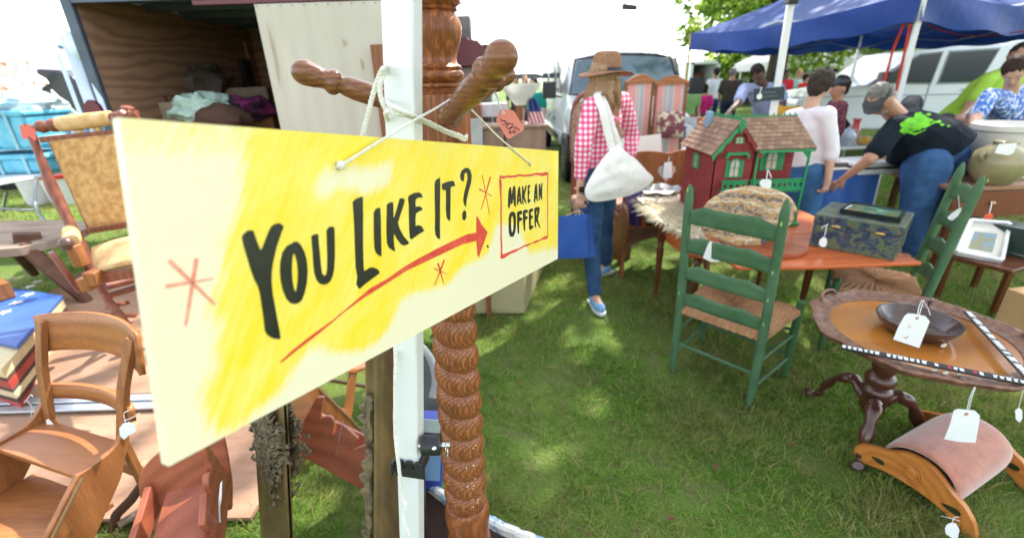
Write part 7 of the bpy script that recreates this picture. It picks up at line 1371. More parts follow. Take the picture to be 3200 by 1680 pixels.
# -------- right edge: desk with crock and jug, low stand with picture
simple_table('brown_desk', 'brown wooden desk at the right edge carrying the crock and jug', [(3.42, 3.42), (5.0, 3.45), (5.0, 4.1), (3.42, 4.05)], .74, wood('desk_top', (.34, .17, .10), (.24, .11, .065), 'X', 1, rough=.35, coat=.3, ring=4), walnut)
T = thing('desk_drawer', 'deep reddish drawer front of the brown desk', 'drawer', (4.2, 3.45, .5))
b = MB(); b.box((4.2, 3.445, .60), (1.5, .03, .20)); build(b, 'drawer_front', wood('drawer_mahogany', (.20, .065, .035), (.13, .04, .02), 'X', 1, rough=.35), T, bevel=.006)
b = MB(); b.ball((3.75, 3.42, .61), .02, 8); build(b, 'drawer_knob', brass, T, smooth=True)
crk = mat('white_stoneware', (.66, .65, .60), (.58, .56, .50), rough=.3, scale=4, coat=.3); jugm = mat('olive_stoneware', (.30, .26, .13), (.20, .18, .09), rough=.35, scale=5, coat=.3)
c0 = V((4.12, 3.82, .742)); b = MB(); b.lathe(c0, c0 + V((0, 0, .42)), [(0, .20), (.03, .215), (.85, .235), (.88, .26), (.98, .26), (1, .245), (.9, .22), (.5, .21)], 36); single(b, 'white_crock', crk, 'big white stoneware crock on the brown desk behind the jug', 'crock', base=c0, smooth=True)
c0 = V((3.80, 3.53, .742)); T = thing('stoneware_jug', 'rounded olive stoneware jug with a handle on the brown desk', 'jug', tuple(c0))
b = MB(); b.lathe(c0, c0 + V((0, 0, .33)), [(0, .10), (.04, .115), (.25, .165), (.5, .18), (.72, .155), (.86, .09), (.9, .07), (.97, .075), (1, .06)], 34); build(b, 'jug_body', jugm, T, smooth=True)
b = MB(); b.tube(bez([c0 + V((-.17, -.03, .18)), c0 + V((-.20, -.04, .215)), c0 + V((-.165, -.03, .245))], 5), .014, 8); build(b, 'lug_handle', jugm, T, smooth=True)
ptag('bright white tag lying against the shoulder of the olive jug', [(3122, 450), (3180, 447), (3168, 478), (3150, 486), (3108, 478)], 3.38)
T = thing('low_stand', 'low dark stand at the right holding a white-framed picture', 'stand', (3.4, 2.95, 0))
sc = [(3.13, 3.03), (3.29, 2.72), (3.72, 2.88), (3.60, 3.2)]
b = MB(); slab(b, sc, .35, .03); build(b, 'stand_top', walnut, T, bevel=.004)
for p in sc: b = MB(); b.beam((*V((*p, 0)).lerp(V((3.43, 2.96, 0)), .1).xy, 0), (*V((*p, 0)).lerp(V((3.43, 2.96, 0)), .1).xy, .325), .032, .032); build(b, 'leg', walnut, T)
T = thing('framed_picture', 'white-framed landscape picture lying tilted on the low stand', 'picture', (3.36, 2.96, .36))
fp = [at(x, y, yy) for x, y, yy in ((3032, 690, 3.18), (3152, 700, 3.10), (3128, 815, 2.86), (2988, 788, 2.98))]; nm_ = (fp[1] - fp[0]).cross(fp[3] - fp[0]).normalized(); nm_ = nm_ if nm_.y < 0 else -nm_
for i in range(4):
    b = MB(); b.beam(fp[i], fp[(i + 1) % 4], .022, .040, up=tuple(nm_)); build(b, 'frame_rail', mat('white_frame', (.76, .76, .76), rough=.4), T, bevel=.003)
def lerp4(u, v, d=0): return fp[0].lerp(fp[1], u).lerp(fp[3].lerp(fp[2], u), v) + nm_ * d
b = MB(); b.grid(2, 2, lambda u, v: lerp4(u, v, -.004)); build(b, 'mount', mat('picture_mount', (.70, .68, .62), rough=.5), T)
b = MB(); b.grid(2, 2, lambda u, v: lerp4(.22 + .56 * u, .30 + .52 * v, -.001)); build(b, 'picture_print', mat('landscape_print', (.22, .22, .13), (.15, .25, .32), rough=.15, scale=12, lo=.45, hi=.55), T)
ptag('small red-orange tag hanging over the white picture frame', [(3078, 672), (3090, 665), (3102, 668), (3104, 680), (3092, 686), (3076, 684)], 3.0, m=mat('red_orange_card', (.80, .10, .04), rough=.6), string=[[(3092, 668, 3.0), (3096, 650, 3.02), (3100, 630, 3.1)]])
T = thing('wire_basket', 'dark green box edged with wire standing on the right of the low stand', 'basket', (3.62, 3.0, .36))
b = MB(); b.box((3.60, 3.02, .45), (.14, .26, .20), rz=R(20)); build(b, 'basket_liner', plain('dark_green_liner', (.02, .045, .035)), T)
for z in (.37, .55):
    b = MB(); M_ = Matrix.Rotation(R(20), 3, 'Z'); b.tube([V((3.60, 3.02, z)) + M_ @ V((x, y, 0)) for x, y in ((-.08, -.14), (.08, -.14), (.08, .14), (-.08, .14))], .003, 6, closed=True); build(b, 'wire_rim', stl, T)
b = MB(); b.box((3.15, 2.30, .18), (.3, .35, .36), rz=R(10)); single(b, 'cardboard_box', mat('tan_cardboard', (.50, .32, .17), (.44, .27, .14), rough=.8), 'tan cardboard box on the grass cut by the right edge', 'box', bevel=.004)
# -------- trees
leafm = []
for i, (a, c) in enumerate((((.10, .20, .025), (.06, .13, .018)), ((.26, .40, .05), (.18, .30, .035)), ((.44, .55, .09), (.34, .46, .06)))): leafm.append(mat('leaf_%d' % i, a, c, rough=.6, scale=3, trans=.6, bump=0))
barkm = mat('tree_bark', (.075, .055, .04), (.045, .034, .026), rough=.9, scale=9, stretch=(1, 1, .2), bump=.8, bd=.02)
def tree(label, base, h, rad, crown_z, nl, ls, seed, trunk_r=.2, clumps=26, squash=.7, limbs=7, off=0):
    r_ = random.Random(seed); T = thing('tree', label, 'tree', base, 0, 'trees beyond the stalls'); B0_ = V(base); b = MB()
    b.tube([B0_, B0_ + V((.05, 0, h * .2)), B0_ + V((-.05, .1, h * .42)), B0_ + V((.1, 0, h * .6))], [trunk_r * 1.25, trunk_r, trunk_r * .8, trunk_r * .45], 12); cl = []
    for k in range(clumps):
        a = r_.uniform(0, 6.283); rr = rad * math.sqrt(r_.random()); zz = crown_z + rad * squash * r_.uniform(-1, 1) * math.sqrt(max(0, 1 - (rr / rad) ** 2)) ; cl.append((B0_ + V((off + rr * math.cos(a), rr * math.sin(a), zz)), rad * r_.uniform(.20, .38)))
    build(b, 'trunk', barkm, T, smooth=True)
    for k in range(limbs):
        c = cl[k][0]; s = B0_ + V((0, 0, h * r_.uniform(.28, .5))); m_ = s.lerp(c, .5) + V((0, 0, .3)); b = MB(); b.tube(bez([s, m_, c], 5), [trunk_r * .5 * (1 - i / 13) + .02 for i in range(11)], 7); build(b, 'limb', barkm, T, smooth=True)
    rg = np.random.default_rng(seed); per = nl // len(cl); vs = []; 
    for c, cr_ in cl:
        d = rg.normal(size=(per, 3)); d /= np.linalg.norm(d, axis=1)[:, None]; p = np.array(c) + d * (cr_ * rg.random((per, 1)) ** .45) * np.array([1, 1, .75])
        ax = rg.normal(size=(per, 3)); ax /= np.linalg.norm(ax, axis=1)[:, None]; bx_ = np.cross(ax, rg.normal(size=(per, 3))); bx_ /= np.linalg.norm(bx_, axis=1)[:, None]; s_ = ls * rg.uniform(.6, 1.3, (per, 1))
        vs.append(np.stack([p - ax * s_, p + bx_ * s_ * .5, p + ax * s_, p - bx_ * s_ * .5], 1))
    v = np.concatenate(vs); n = len(v); me = bpy.data.meshes.new('crown'); inv_ = np.array(B0_); v = v - inv_
    me.vertices.add(n * 4); me.vertices.foreach_set('co', v.ravel()); me.loops.add(n * 4); me.loops.foreach_set('vertex_index', np.arange(n * 4, dtype=np.int32)); me.polygons.add(n); me.polygons.foreach_set('loop_start', (np.arange(n) * 4).astype(np.int32)); me.update(calc_edges=True)
    for m in leafm: me.materials.append(m)
    me.polygons.foreach_set('material_index', rg.choice(3, n, p=[.34, .40, .26]).astype(np.int32)); o = bpy.data.objects.new('crown', me); COL.objects.link(o); o.parent = T; o['kind'] = 'stuff'; return T
tb_ = at(2418, 240, 14.5)
tree('big shade tree whose trunk stands behind the white tent leg', (tb_.x, tb_.y, 0), 10, 4.4, 5.3, 30000, .11, 11, trunk_r=.24, clumps=34, squash=.85, limbs=10, off=1.4)
tree('tall spreading tree at the right, leaning over the stalls out of the sun', (10.2, 8.2, 0), 9, 4.6, 8.2, 4000, .16, 19, trunk_r=.3, clumps=34, squash=.42, limbs=10, off=-4.6)
for i, (x, y, h, rd_, cz, n) in enumerate(((13.0, 26, 7, 3.6, 4.2, 8000), (17, 23, 6, 3.4, 4.0, 7000), (19, 20, 8, 5, 4.6, 7000), (26, 24, 8, 5, 4.2, 5000), (24, 40, 9, 6, 5, 5000))):
    tree(('bright green tree behind the box truck', 'rounded tree behind the far white tents', 'tree line over the white pickup cab', 'tree at the far right above the pickup cap', 'farthest tree between tent leg and pickup')[i], (x, y, 0), h, rd_, cz, n, .20, 30 + i, trunk_r=.25, clumps=22, squash=.75)
# -------- far vehicles and tents
T = thing('box_truck', 'white box truck with its dark rear doorway open behind the far crowd', 'truck', (8.2, 20, 0)); tx = at(2155, 250, 20).x; tx2 = at(2245, 250, 20).x; zt_ = at(2200, 192, 20).z
b = MB(); w_ = tx2 - tx
for P in (((tx + .05, 21.5, zt_ / 2 + .3), (.1, 3, zt_ - .6)), ((tx2 - .05, 21.5, zt_ / 2 + .3), (.1, 3, zt_ - .6)), (((tx + tx2) / 2, 21.5, zt_ - .05), (w_, 3, .1)), (((tx + tx2) / 2, 21.5, .65), (w_, 3, .1))):
    b = MB(); b.box(*P); build(b, 'box_wall', skin_w, T)
b = MB(); b.box(((tx + tx2) / 2, 22.9, zt_ / 2 + .3), (w_ - .2, .1, zt_ - .7)); build(b, 'inner_wall', plain('truck_inner_brown', (.08, .05, .035)), T)
b = MB(); b.box(((tx + tx2) / 2 + .2, 21.6, 1.2), (.9, .7, .9)); build(b, 'load', brown, T)
for x in (tx + .3, tx2 - .3):
    b = MB(); b.lathe((x - .12, 21, .45), (x + .12, 21, .45), [(0, .42), (1, .42)], 18); build(b, 'wheel', MC['tyre_rubber'], T)
for i, (x, y, w, h, lab) in enumerate(((11.2, 19, 3.4, 2.5, 'far white pop-up tent left of the second tent leg'), (13.3, 22, 4.2, 2.8, 'far white pop-up tent beyond the red-shirted walker'), (17.5, 25, 5, 3.0, 'far white marquee in line with the pickup bonnet'))):
    T = thing('far_tent', lab, 'tent', (x, y, 0), 0, 'white pop-up tents at the back of the field'); b = MB(); q_ = [(x - w / 2, y - 1.5, h * .78), (x + w / 2, y - 1.5, h * .78), (x + w / 2, y + 1.5, h * .78), (x - w / 2, y + 1.5, h * .78), (x, y, h * 1.15)]
    b.add(q_, [(0, 1, 4), (1, 2, 4), (2, 3, 4), (3, 0, 4)]); b.add([(p[0], p[1], p[2] - k) for k in (0, .3) for p in q_[:4]], [(0, 4, 5, 1), (1, 5, 6, 2), (2, 6, 7, 3), (3, 7, 4, 0)]); build(b, 'canopy', canvas_w, T)
    for p in q_[:4]: b = MB(); b.beam((p[0], p[1], 0), p, .05, .05); build(b, 'leg', alu, T)
for i, (x, y, L, lab) in enumerate(((15.0, 27, 6.5, 'long white caravan far behind the pickup bonnet'), (22, 27, 6.5, 'long white caravan far behind the pickup cab'), (-3.2, 26, 5.5, 'pale van far away beside the torch lamp'))):
    T = thing('far_caravan', lab, 'caravan', (x, y, 0), 0, 'white vehicles along the far edge of the field'); b = MB(); b.box((x, y, 1.55), (L, 2.3, 2.1)); build(b, 'caravan_body', van_w, T, bevel=.2, seg=3)
    for k in range(3): b = MB(); b.box((x - L * .3 + k * L * .3, y - 1.16, 1.8), (L * .16, .03, .6)); build(b, 'window', glassd, T)
    for k in (-.25, .25): b = MB(); b.lathe((x + k * L, y - 1.1, .36), (x + k * L, y - .9, .36), [(0, .36), (1, .36)], 16); build(b, 'wheel', MC['tyre_rubber'], T)
T = thing('dark_awning', 'low dark awning on thin posts far beyond the torch lamp', 'awning', (.3, 16, 0))
b = MB(); b.prism([(-2.6, 1.62), (1.35, 1.62), (.9, 1.76), (-2.2, 1.78)], (0, 17.5, 0), (1, 0, 0), (0, 0, 1), 3); build(b, 'awning_roof', plain('awning_grey', (.05, .06, .065)), T)
for x in (-2.5, -.6, 1.2): b = MB(); b.beam((x, 14.6, 0), (x, 14.6, 1.62), .05, .05); build(b, 'awning_post', stl, T)
for i, (x, y, w, h, c) in enumerate(((-.7, 14.9, 1.0, .9, (.06, .05, .05)), (.4, 14.8, .8, .75, (.30, .22, .12)), (-1.6, 15, .8, 1.1, (.10, .12, .16)), (.9, 15.2, .5, 1.0, (.03, .05, .09)))):
    b = MB(); b.box((x, y, h / 2), (w, .6, h)); single(b, 'market_cabinet', mat('cab_%d' % i, c, rough=.6), ('dark chest under the far awning', 'tan chest under the far awning', 'slate blue cupboard at the left under the far awning', 'navy cupboard at the right under the far awning')[i], 'cabinet', bevel=.02)
# ================================================================ PEOPLE
def capsule(mb, a, c, r0_, r1_, n=12):
    a, c = V(a), V(c); mb.tube([a, c], [r0_, r1_], n); mb.ball(a, r0_, n); mb.ball(c, r1_, n)
def ellchain(mb, S, M=None, n=16):
    """overlapping ellipsoids along (centre, (rx, ry, rz)) stations, blended"""
    for (c0, r0_), (c1, r1_) in zip(S, S[1:]):
        c0, c1 = V(c0), V(c1); k = max(2, int((c1 - c0).length / .03))
        for i in range(k + 1):
            f = i / k; mb.ball(c0.lerp(c1, f), tuple(r0_[j] * (1 - f) + r1_[j] * f for j in range(3)), n, M)
ftex = bpy.data.textures.new('cloth_folds', 'CLOUDS'); ftex.noise_scale = .09; ftex.noise_depth = 2
htex = bpy.data.textures.new('hair_locks', 'CLOUDS'); htex.noise_scale = .022; htex.noise_depth = 2
def remesh(mb, name, m, parent, vox, sm=6, fold=0, label=None):
    o = build(mb, name, m, parent, label=label)
    k = o.modifiers.new('remesh', 'REMESH'); k.mode = 'VOXEL'; k.voxel_size = vox; k.use_smooth_shade = True
    k = o.modifiers.new('smooth', 'SMOOTH'); k.factor = .5; k.iterations = sm
    if fold: k = o.modifiers.new('folds', 'DISPLACE'); k.texture = htex if name == 'hair' else ftex; k.strength = fold; k.mid_level = .5; k.texture_coords = 'GLOBAL'
    return o
def hand(mb, wrist, d, palm, s=1.0, curl=.6):
    """palm, four unequal bent fingers and a thumb leaving the side"""
    w = V(wrist); d = V(d).normalized(); p = V(palm); p = (p - d * p.dot(d)).normalized(); x = d.cross(p)
    capsule(mb, w, w + d * .03 * s, .021 * s, .026 * s, 10)
    for k in (-.024, -.008, .008, .024): capsule(mb, w + d * .03 * s, w + d * .085 * s + x * k * s, .017 * s, .0125 * s, 8)
    for k, L in ((-.027, .062), (-.009, .076), (.009, .080), (.027, .072)):
        a = w + d * .085 * s + x * k * s; a1 = a + (d * math.cos(curl * .5) + p * math.sin(curl * .5)) * L * .45 * s; a2 = a1 + (d * math.cos(curl * 1.3) + p * math.sin(curl * 1.3)) * L * .32 * s; a3 = a2 + (d * math.cos(curl * 2) + p * math.sin(curl * 2)) * L * .26 * s
        capsule(mb, a, a1, .0095 * s, .0088 * s, 8); capsule(mb, a1, a2, .0088 * s, .0082 * s, 8); capsule(mb, a2, a3, .0082 * s, .0072 * s, 8)
    a = w + d * .03 * s + x * .026 * s; a1 = a + (d * .7 + x * .55 + p * .35).normalized() * .038 * s; a2 = a1 + (d * .85 + x * .1 + p * .45).normalized() * .032 * s
    capsule(mb, a, a1, .0125 * s, .0105 * s, 8); capsule(mb, a1, a2, .0105 * s, .009 * s, 8)
def skinm(n, c): return mat('skin_' + n, c, dk(c, .86), rough=.5, scale=14, bump=.08, detail=3)
S1, S2, S3 = skinm('fair', (.56, .32, .23)), skinm('tan', (.40, .20, .125)), skinm('brown', (.15, .075, .05))
def denim(name, c, c2): return mat(name, c, c2, rough=.85, scale=7, bump=.35, bd=.006, detail=7)
def person(label, J, skin, top, bottom, hairm, shoe, vox=.011, sleeve='long', hair='short', w=1.0, look=None, group=None, cap=None, belly=0, untuck=.0, shorts=False, folds=.012, face=True, pw=1.0):
    """J: world joints. look: direction the face points."""
    J = {k: V(v) for k, v in J.items()}; base = (J['anL'] + J['anR']) / 2; base.z = 0
    T = thing('person', label, 'person', tuple(base), 0, group)
    lk_ = V(look).normalized(); H = J['head']; up = (H - J['neck']).normalized(); fx = lk_.cross(up).normalized(); fy = up.cross(fx).normalized(); M3 = Matrix((fx, fy, up)).transposed()
    sx = (J['shR'] - J['shL']); sw = sx.length; sxn = sx.normalized(); spine = (J['neck'] - J['pel']).normalized(); fwd = spine.cross(sxn).normalized(); MT = Matrix((sxn, fwd, spine)).transposed()
    hx_ = (J['hipR'] - J['hipL']).normalized()
    b = MB()
    b.ball(H + up * .015, (.073 * w ** .3, .092, .108), 18, M3); b.ball(H - up * .045 + fy * .022, (.056, .062, .062), 14, M3); b.ball(H - up * .088 + fy * .055, (.024, .022, .018), 10, M3)
    b.tube([H + up * .012 + fy * .088, H - up * .018 + fy * .106, H - up * .026 + fy * .098], [.008, .013, .011], 8); b.ball(H - up * .022 + fy * .103, (.016, .013, .011), 8, M3)
    b.ball(H - up * .052 + fy * .083, (.022, .010, .009), 8, M3); b.ball(H + up * .032 + fy * .082, (.05, .012, .010), 8, M3)
    for s in (-1, 1): b.ball(H + fx * s * .074 - up * .005, (.010, .018, .030), 10, M3)
    capsule(b, J['neck'] - spine * .03, H - up * .06, .056 * w ** .5, .052 * w ** .5)
    ellchain(b, [(J['pel'], (.13, .09, .08)), (J['pel'].lerp(J['neck'], .5), (.11, .08, .08)), (J['neck'] - spine * .09, (.14, .08, .07))], MT)
    for s in 'LR':
        capsule(b, J['neck'] - spine * .04, J['sh' + s], .045, .046); capsule(b, J['sh' + s], J['el' + s], .046 * w ** .5, .038 * w ** .5); capsule(b, J['el' + s], J['wr' + s], .037 * w ** .4, .0265)
        d = (J['wr' + s] - J['el' + s]).normalized(); hd = J.get('hand' + s, d); pv = (J['pel'] - J['wr' + s]); hand(b, J['wr' + s], hd, pv if pv.length > .01 else fwd, 1.0, J['curl' + s].x if 'curl' + s in J else .45)
        capsule(b, J['hip' + s], J['kn' + s], .075, .052); capsule(b, J['kn' + s], J['an' + s], .052, .036)
        t = J['toe' + s]; capsule(b, J['an' + s], t, .034, .028)
    body = remesh(b, 'body', skin, T, vox * .8, 4)
    b = MB(); k1 = J['pel'] + spine * (.02 - untuck); cw = sw * .5
    ellchain(b, [(k1, (.165 * w, (.115 + belly * .7) * w ** .5, .055)), (J['pel'].lerp(J['neck'], .36) + fwd * belly * .4, (.155 * w, (.105 + belly) * w ** .5, .06)), (J['pel'].lerp(J['neck'], .68), (cw * .93, .115 * w ** .5, .07)), (J['neck'] - spine * .085, (cw * .85, .088 * w ** .4, .05)), (J['neck'] - spine * .03, (.075, .065, .03))], MT)
    for s in 'LR':
        capsule(b, J['neck'] - spine * .055, J['sh' + s] - spine * .005, .058, .066 * w ** .4); e, sh, wr = J['el' + s], J['sh' + s], J['wr' + s]
        if sleeve == 'long': capsule(b, sh, e, .066 * w ** .4, .057 * w ** .4); capsule(b, e, e.lerp(wr, .62), .056 * w ** .4, .046 * w ** .4)
        elif sleeve == 'elbow': capsule(b, sh, e, .066 * w ** .4, .060); capsule(b, e, e.lerp(wr, .12), .060, .057)
        elif sleeve == 'short': capsule(b, sh, sh.lerp(e, .72), .066 * w ** .4, .064 * w ** .4)
        else: b.ball(sh, .06, 10)
    remesh(b, 'shirt', top, T, vox, 5, folds)
    b = MB(); ellchain(b, [(J['pel'] - spine * .06, (.165 * w, .125 * w ** .5, .07)), (J['pel'] + spine * .055, (.155 * w, (.108 + belly * .5) * w ** .5, .05))], MT)
    for s in 'LR':
        h_, kn, an = J['hip' + s], J['kn' + s], J['an' + s]; capsule(b, h_, kn, .098 * w ** .6 * pw, .070 * w ** .4 * pw)
        if not shorts: capsule(b, kn, kn.lerp(an, .5), .069 * w ** .4 * pw, .062 * pw); capsule(b, kn.lerp(an, .5), an + (kn - an).normalized() * .035, .062 * pw, .052 * pw)
    remesh(b, 'shorts' if shorts else 'trousers', bottom, T, vox, 5, folds)
    for s in 'LR':
        an, t = J['an' + s], J['toe' + s]; hl_ = an - (t - an).normalized() * .05; hl_.z = min(an.z, t.z) + .0; b = MB(); g = (t - hl_); g.z *= .3
        b.tube([hl_, hl_ + g * .25 + V((0, 0, .018)), hl_ + g * .6 + V((0, 0, .005)), t, t + g.normalized() * .035 - V((0, 0, .004))], [.030, .040, .043, .040, .018], 14, flat=.85); b.ball(an - V((0, 0, .02)), (.042, .042, .035), 12); sh_ = remesh(b, 'shoe', shoe, T, .009, 3)
        b = MB(); x = g.normalized().cross(V((0, 0, 1))).normalized(); zz = V((0, 0, min(hl_.z, t.z) - .035)); o0 = V((hl_.x, hl_.y, 0)) - g.normalized() * .03; L = g.length + .09
        b.prism(spline2([(0, -.03), (L * .3, -.034), (L * .7, -.045), (L * .97, -.02), (L * .97, .02), (L * .7, .045), (L * .3, .034), (0, .03)], 3), o0 + zz, V((g.x, g.y, 0)).normalized(), x * -1, .018); build(b, 'sole', mat('rubber_sole', (.70, .70, .70), rough=.6), sh_)
    # hair
    b = MB()
    if hair in ('short', 'crop', 'long', 'bob'):
        gr0 = .010 if hair == 'crop' else .020
        b.ball(H + up * .038 - fy * .022, (.078 + gr0 * .6, .092 + gr0 * .5, .095 + gr0 * .5), 18, M3)
        if hair in ('short', 'bob'): b.ball(H - up * .02 - fy * .055, (.068, .045, .075), 14, M3); b.ball(H + up * .095 + fy * .028, (.06, .045, .024), 12, M3)
        if hair == 'crop': b.ball(H - up * .02 - fy * .045, (.068, .048, .06), 14, M3)
        if hair == 'long':
            b.ball(H - up * .02 - fy * .05, (.082, .055, .09), 14, M3); r_ = random.Random(5)
            for k in range(60):
                a = r_.uniform(-2.0, 2.0); rx = math.sin(a) * .098; ry = -math.cos(a) * .088; L = r_.uniform(.18, .34); p0_ = H + fx * rx + fy * ry - up * .0
                b.tube(bez([p0_, p0_ - V((0, 0, L * .4)) + fx * r_.uniform(-.03, .03) + fy * (ry * .25 - .01), p0_ - V((0, 0, L * .75)) + fx * r_.uniform(-.04, .04) + fy * (ry * .3), p0_ - V((0, 0, L)) + fx * rx * .3 + fy * ry * .2], 5), [.013 - .009 * (i / 15) for i in range(16)], 6)
        remesh(b, 'hair', hairm, T, .008 if vox < .015 else vox * .7, 1, .022)
    if face:
        for s in (-1, 1):
            e = H + fx * s * .032 + up * .010 + fy * .080; b = MB(); b.ball(e, (.0125, .009, .0075), 10, M3); ey_ = build(b, 'eye', plain('eye_white', (.65, .62, .6), rough=.2), T, smooth=True); b = MB(); b.ball(e + fy * .0065, (.0055, .0035, .0055), 8, M3); build(b, 'iris', plain('dark_iris', (.02, .015, .01), rough=.1), ey_, smooth=True)
            b = MB(); b.tube([e + up * .019 - fx * s * .014 + fy * .009, e + up * .024 + fy * .010, e + up * .019 + fx * s * .016 + fy * .002], .0035, 6); build(b, 'eyebrow', hairm, T, smooth=True)
        b = MB(); b.tube([H - up * .054 + fy * .091 - fx * .020, H - up * .050 + fy * .096, H - up * .054 + fy * .091 + fx * .020], [.003, .0055, .003], 6); build(b, 'lips', plain('lip_tone', (.38, .13, .11)), T, smooth=True)
    return T, H, fx, fy, up, M3
# -- plaid shopper
def gingham():
    m, t, b = nt('red_gingham'); v = coords(t, kind='Object'); sx = t.nodes.new('ShaderNodeSeparateXYZ')
    mp = t.nodes.new('ShaderNodeMapping'); mp.inputs['Rotation'].default_value = (0, 0, R(24)); lk(t, v, mp.inputs[0]); lk(t, mp.outputs[0], sx.inputs[0])
    def band(o_, k): return mathn(t, 'GREATER_THAN', mathn(t, 'FRACT', mathn(t, 'MULTIPLY', o_, k)), .5)
    hor = band(mathn(t, 'ADD', sx.outputs[0], mathn(t, 'MULTIPLY', sx.outputs[1], .35)), 29); ver = band(sx.outputs[2], 29)
    s = mathn(t, 'MULTIPLY', mathn(t, 'ADD', hor, ver), .5); c = ramp(t, s, [(.0, (.80, .74, .78)), (.25, (.74, .20, .32)), (.75, (.66, .04, .15))]); c.node.color_ramp.interpolation = 'CONSTANT'
    lk(t, c, b.inputs['Base Color']); b.inputs['Roughness'].default_value = .85; bumpn(t, b, noisen(t, coords(t), 9, 4), .4, .02); return m
jean = denim('blue_denim', (.045, .10, .20), (.022, .05, .12)); jean2 = denim('bright_denim', (.045, .11, .25), (.028, .070, .17)); jean3 = denim('pale_denim', (.06, .16, .34), (.04, .11, .25))
blond = mat('blond_hair', (.40, .26, .15), (.26, .15, .085), rough=.72, scale=14, stretch=(3, 3, .4), bump=.6, bd=.006)
dkh = mat('dark_hair', (.030, .024, .022), (.018, .015, .014), rough=.72, scale=20, bump=.6, bd=.005); gyh = mat('grey_hair', (.16, .15, .14), (.08, .075, .07), rough=.6, scale=20, bump=.5)
J = dict(head=at(1893, 250, 3.26), neck=at(1890, 305, 3.26), shR=at(1852, 335, 3.12), shL=at(1945, 318, 3.45), elR=at(1822, 455, 3.02), wrR=at(1812, 598, 3.03), elL=at(1975, 425, 3.55), wrL=at(1965, 520, 3.42), pel=at(1866, 520, 3.27), hipR=at(1850, 555, 3.19), hipL=at(1890, 540, 3.37),
         knR=at(1846, 745, 3.13), knL=at(1890, 700, 3.52), anR=at(1858, 925, 3.06), anL=at(1892, 826, 3.66), toeR=at(1876, 972, 2.94), toeL=at(1862, 838, 3.62), handR=V((.02, .02, -1)), curlR=V((1.1, 0, 0)))
J['toeR'].z = .05; J['anR'].z = .10; J['anL'].z = .10; J['toeL'].z = .05
cblue = mat('blue_canvas_shoe', (.20, .40, .62), (.15, .31, .52), rough=.8, scale=20)
T, H, fx, fy, up, M3 = person('shopper in red gingham shirt, straw hat and jeans carrying a white tote', J, S1, gingham(), jean, blond, cblue, hair='long', look=(.85, .45, -.12), w=1.06, untuck=.07, folds=.02)
straw = mat('brown_straw', (.34, .18, .11), (.24, .12, .07), rough=.8, scale=60, bump=.5, bd=.003)
b = MB(); b.lathe(H + up * .045, H + up * .175, [(0, .100), (.5, .094), (.85, .083), (.97, .062), (1, .03)], 30); b.v = [tuple(V(p)) for p in b.v]; HT_ = thing('straw_hat', 'brown straw fedora with a dark band on the plaid shopper', 'hat', tuple(H + up * .05))
build(b, 'hat_crown', straw, HT_, smooth=True, ang=60)
b = MB(); b.grid(40, 6, lambda u, v: H + up * (.052 - .018 * v + .014 * math.cos(2 * u * 6.283) * v * v) + (fx * math.cos(u * 6.283) * 1.0 + fy * math.sin(u * 6.283) * 1.12) * (.098 + .068 * v), cu=True); build(b, 'hat_brim', straw, HT_, smooth=True, thick=.004)
b = MB(); b.lathe(H + up * .055, H + up * .075, [(0, .1015), (1, .1005)], 30); build(b, 'hat_band', plain('navy_band', (.02, .025, .05)), HT_, smooth=True)
WT = thing('wristwatch', 'dark watch on a coral strap at the plaid shopper\'s wrist', 'watch', tuple(J['wrR'])); d = (J['wrR'] - J['elR']).normalized()
b = MB(); x, y, _ = frame(d); wc = J['wrR'] - d * .02; b.tube([wc + (x * math.cos(a) + y * math.sin(a)) * .031 for a in [i * math.pi / 10 for i in range(20)]], .009, 6, closed=True, flat=.3); build(b, 'strap', plain('coral_strap', (.75, .16, .10)), WT, smooth=True)
b = MB(); b.box(wc + V((.005, -.035, 0)), (.036, .014, .040)); build(b, 'watch_case', plain('watch_black', (.01, .01, .012), rough=.15), WT, bevel=.005)
tote = mat('white_canvas_tote', (.80, .79, .75), (.74, .72, .67), rough=.85, scale=5, bump=.5, bd=.02)
TG = thing('tote_bag', 'big slouching white canvas tote hanging from the plaid shopper\'s shoulder', 'bag', tuple(at(1920, 610, 3.0)))
tp = [(1905, 470), (1932, 452), (1960, 478), (1990, 500), (2022, 535), (2042, 562), (1990, 602), (1930, 620), (1868, 630), (1836, 622), (1828, 592), (1850, 545), (1880, 500)]
oc = at(1920, 545, 3.0); b = MB(); N = len(tp); tpp = [at(x, y, 3.0 + (x - 1920) * .0008) for x, y in tp]; tpp = bez(tpp + [tpp[0]], 3)[:-1]
for sgn in (-1, 1):
    b.grid(len(tpp), 9, lambda u, v: (lambda p: p.lerp(oc, v) + V((-.12, sgn * 1, 0)).normalized() * (.042 * math.sin(min(1, v * 1.3) * math.pi / 2) + .022 * mnoise.noise(p.lerp(oc, v) * 16) * min(1, v * 3)))(tpp[int(round(u * len(tpp))) % len(tpp)]), cu=True, flip=sgn < 0)
build(b, 'bag_body', tote, TG, smooth=True)
b = MB(); b.tube(bez([at(1915, 470, 3.0), at(1898, 410, 3.01), at(1882, 340, 3.03), at(1866, 300, 3.10), at(1876, 288, 3.2), at(1895, 300, 3.34)], 8), .024, 8, flat=.22, up=(1, 0, 0)); b2 = build(b, 'strap', tote, TG, smooth=True)
b = MB(); b.tube(bez([at(1938, 460, 3.03), at(1915, 400, 3.04), at(1893, 330, 3.08), at(1874, 296, 3.16)], 8), .020, 8, flat=.22, up=(1, 0, 0)); build(b, 'strap', tote, TG, smooth=True)
BG = thing('shopping_bag', 'royal blue paper carrier bag hanging from the plaid shopper\'s near hand', 'bag', tuple(at(1800, 800, 2.95)))
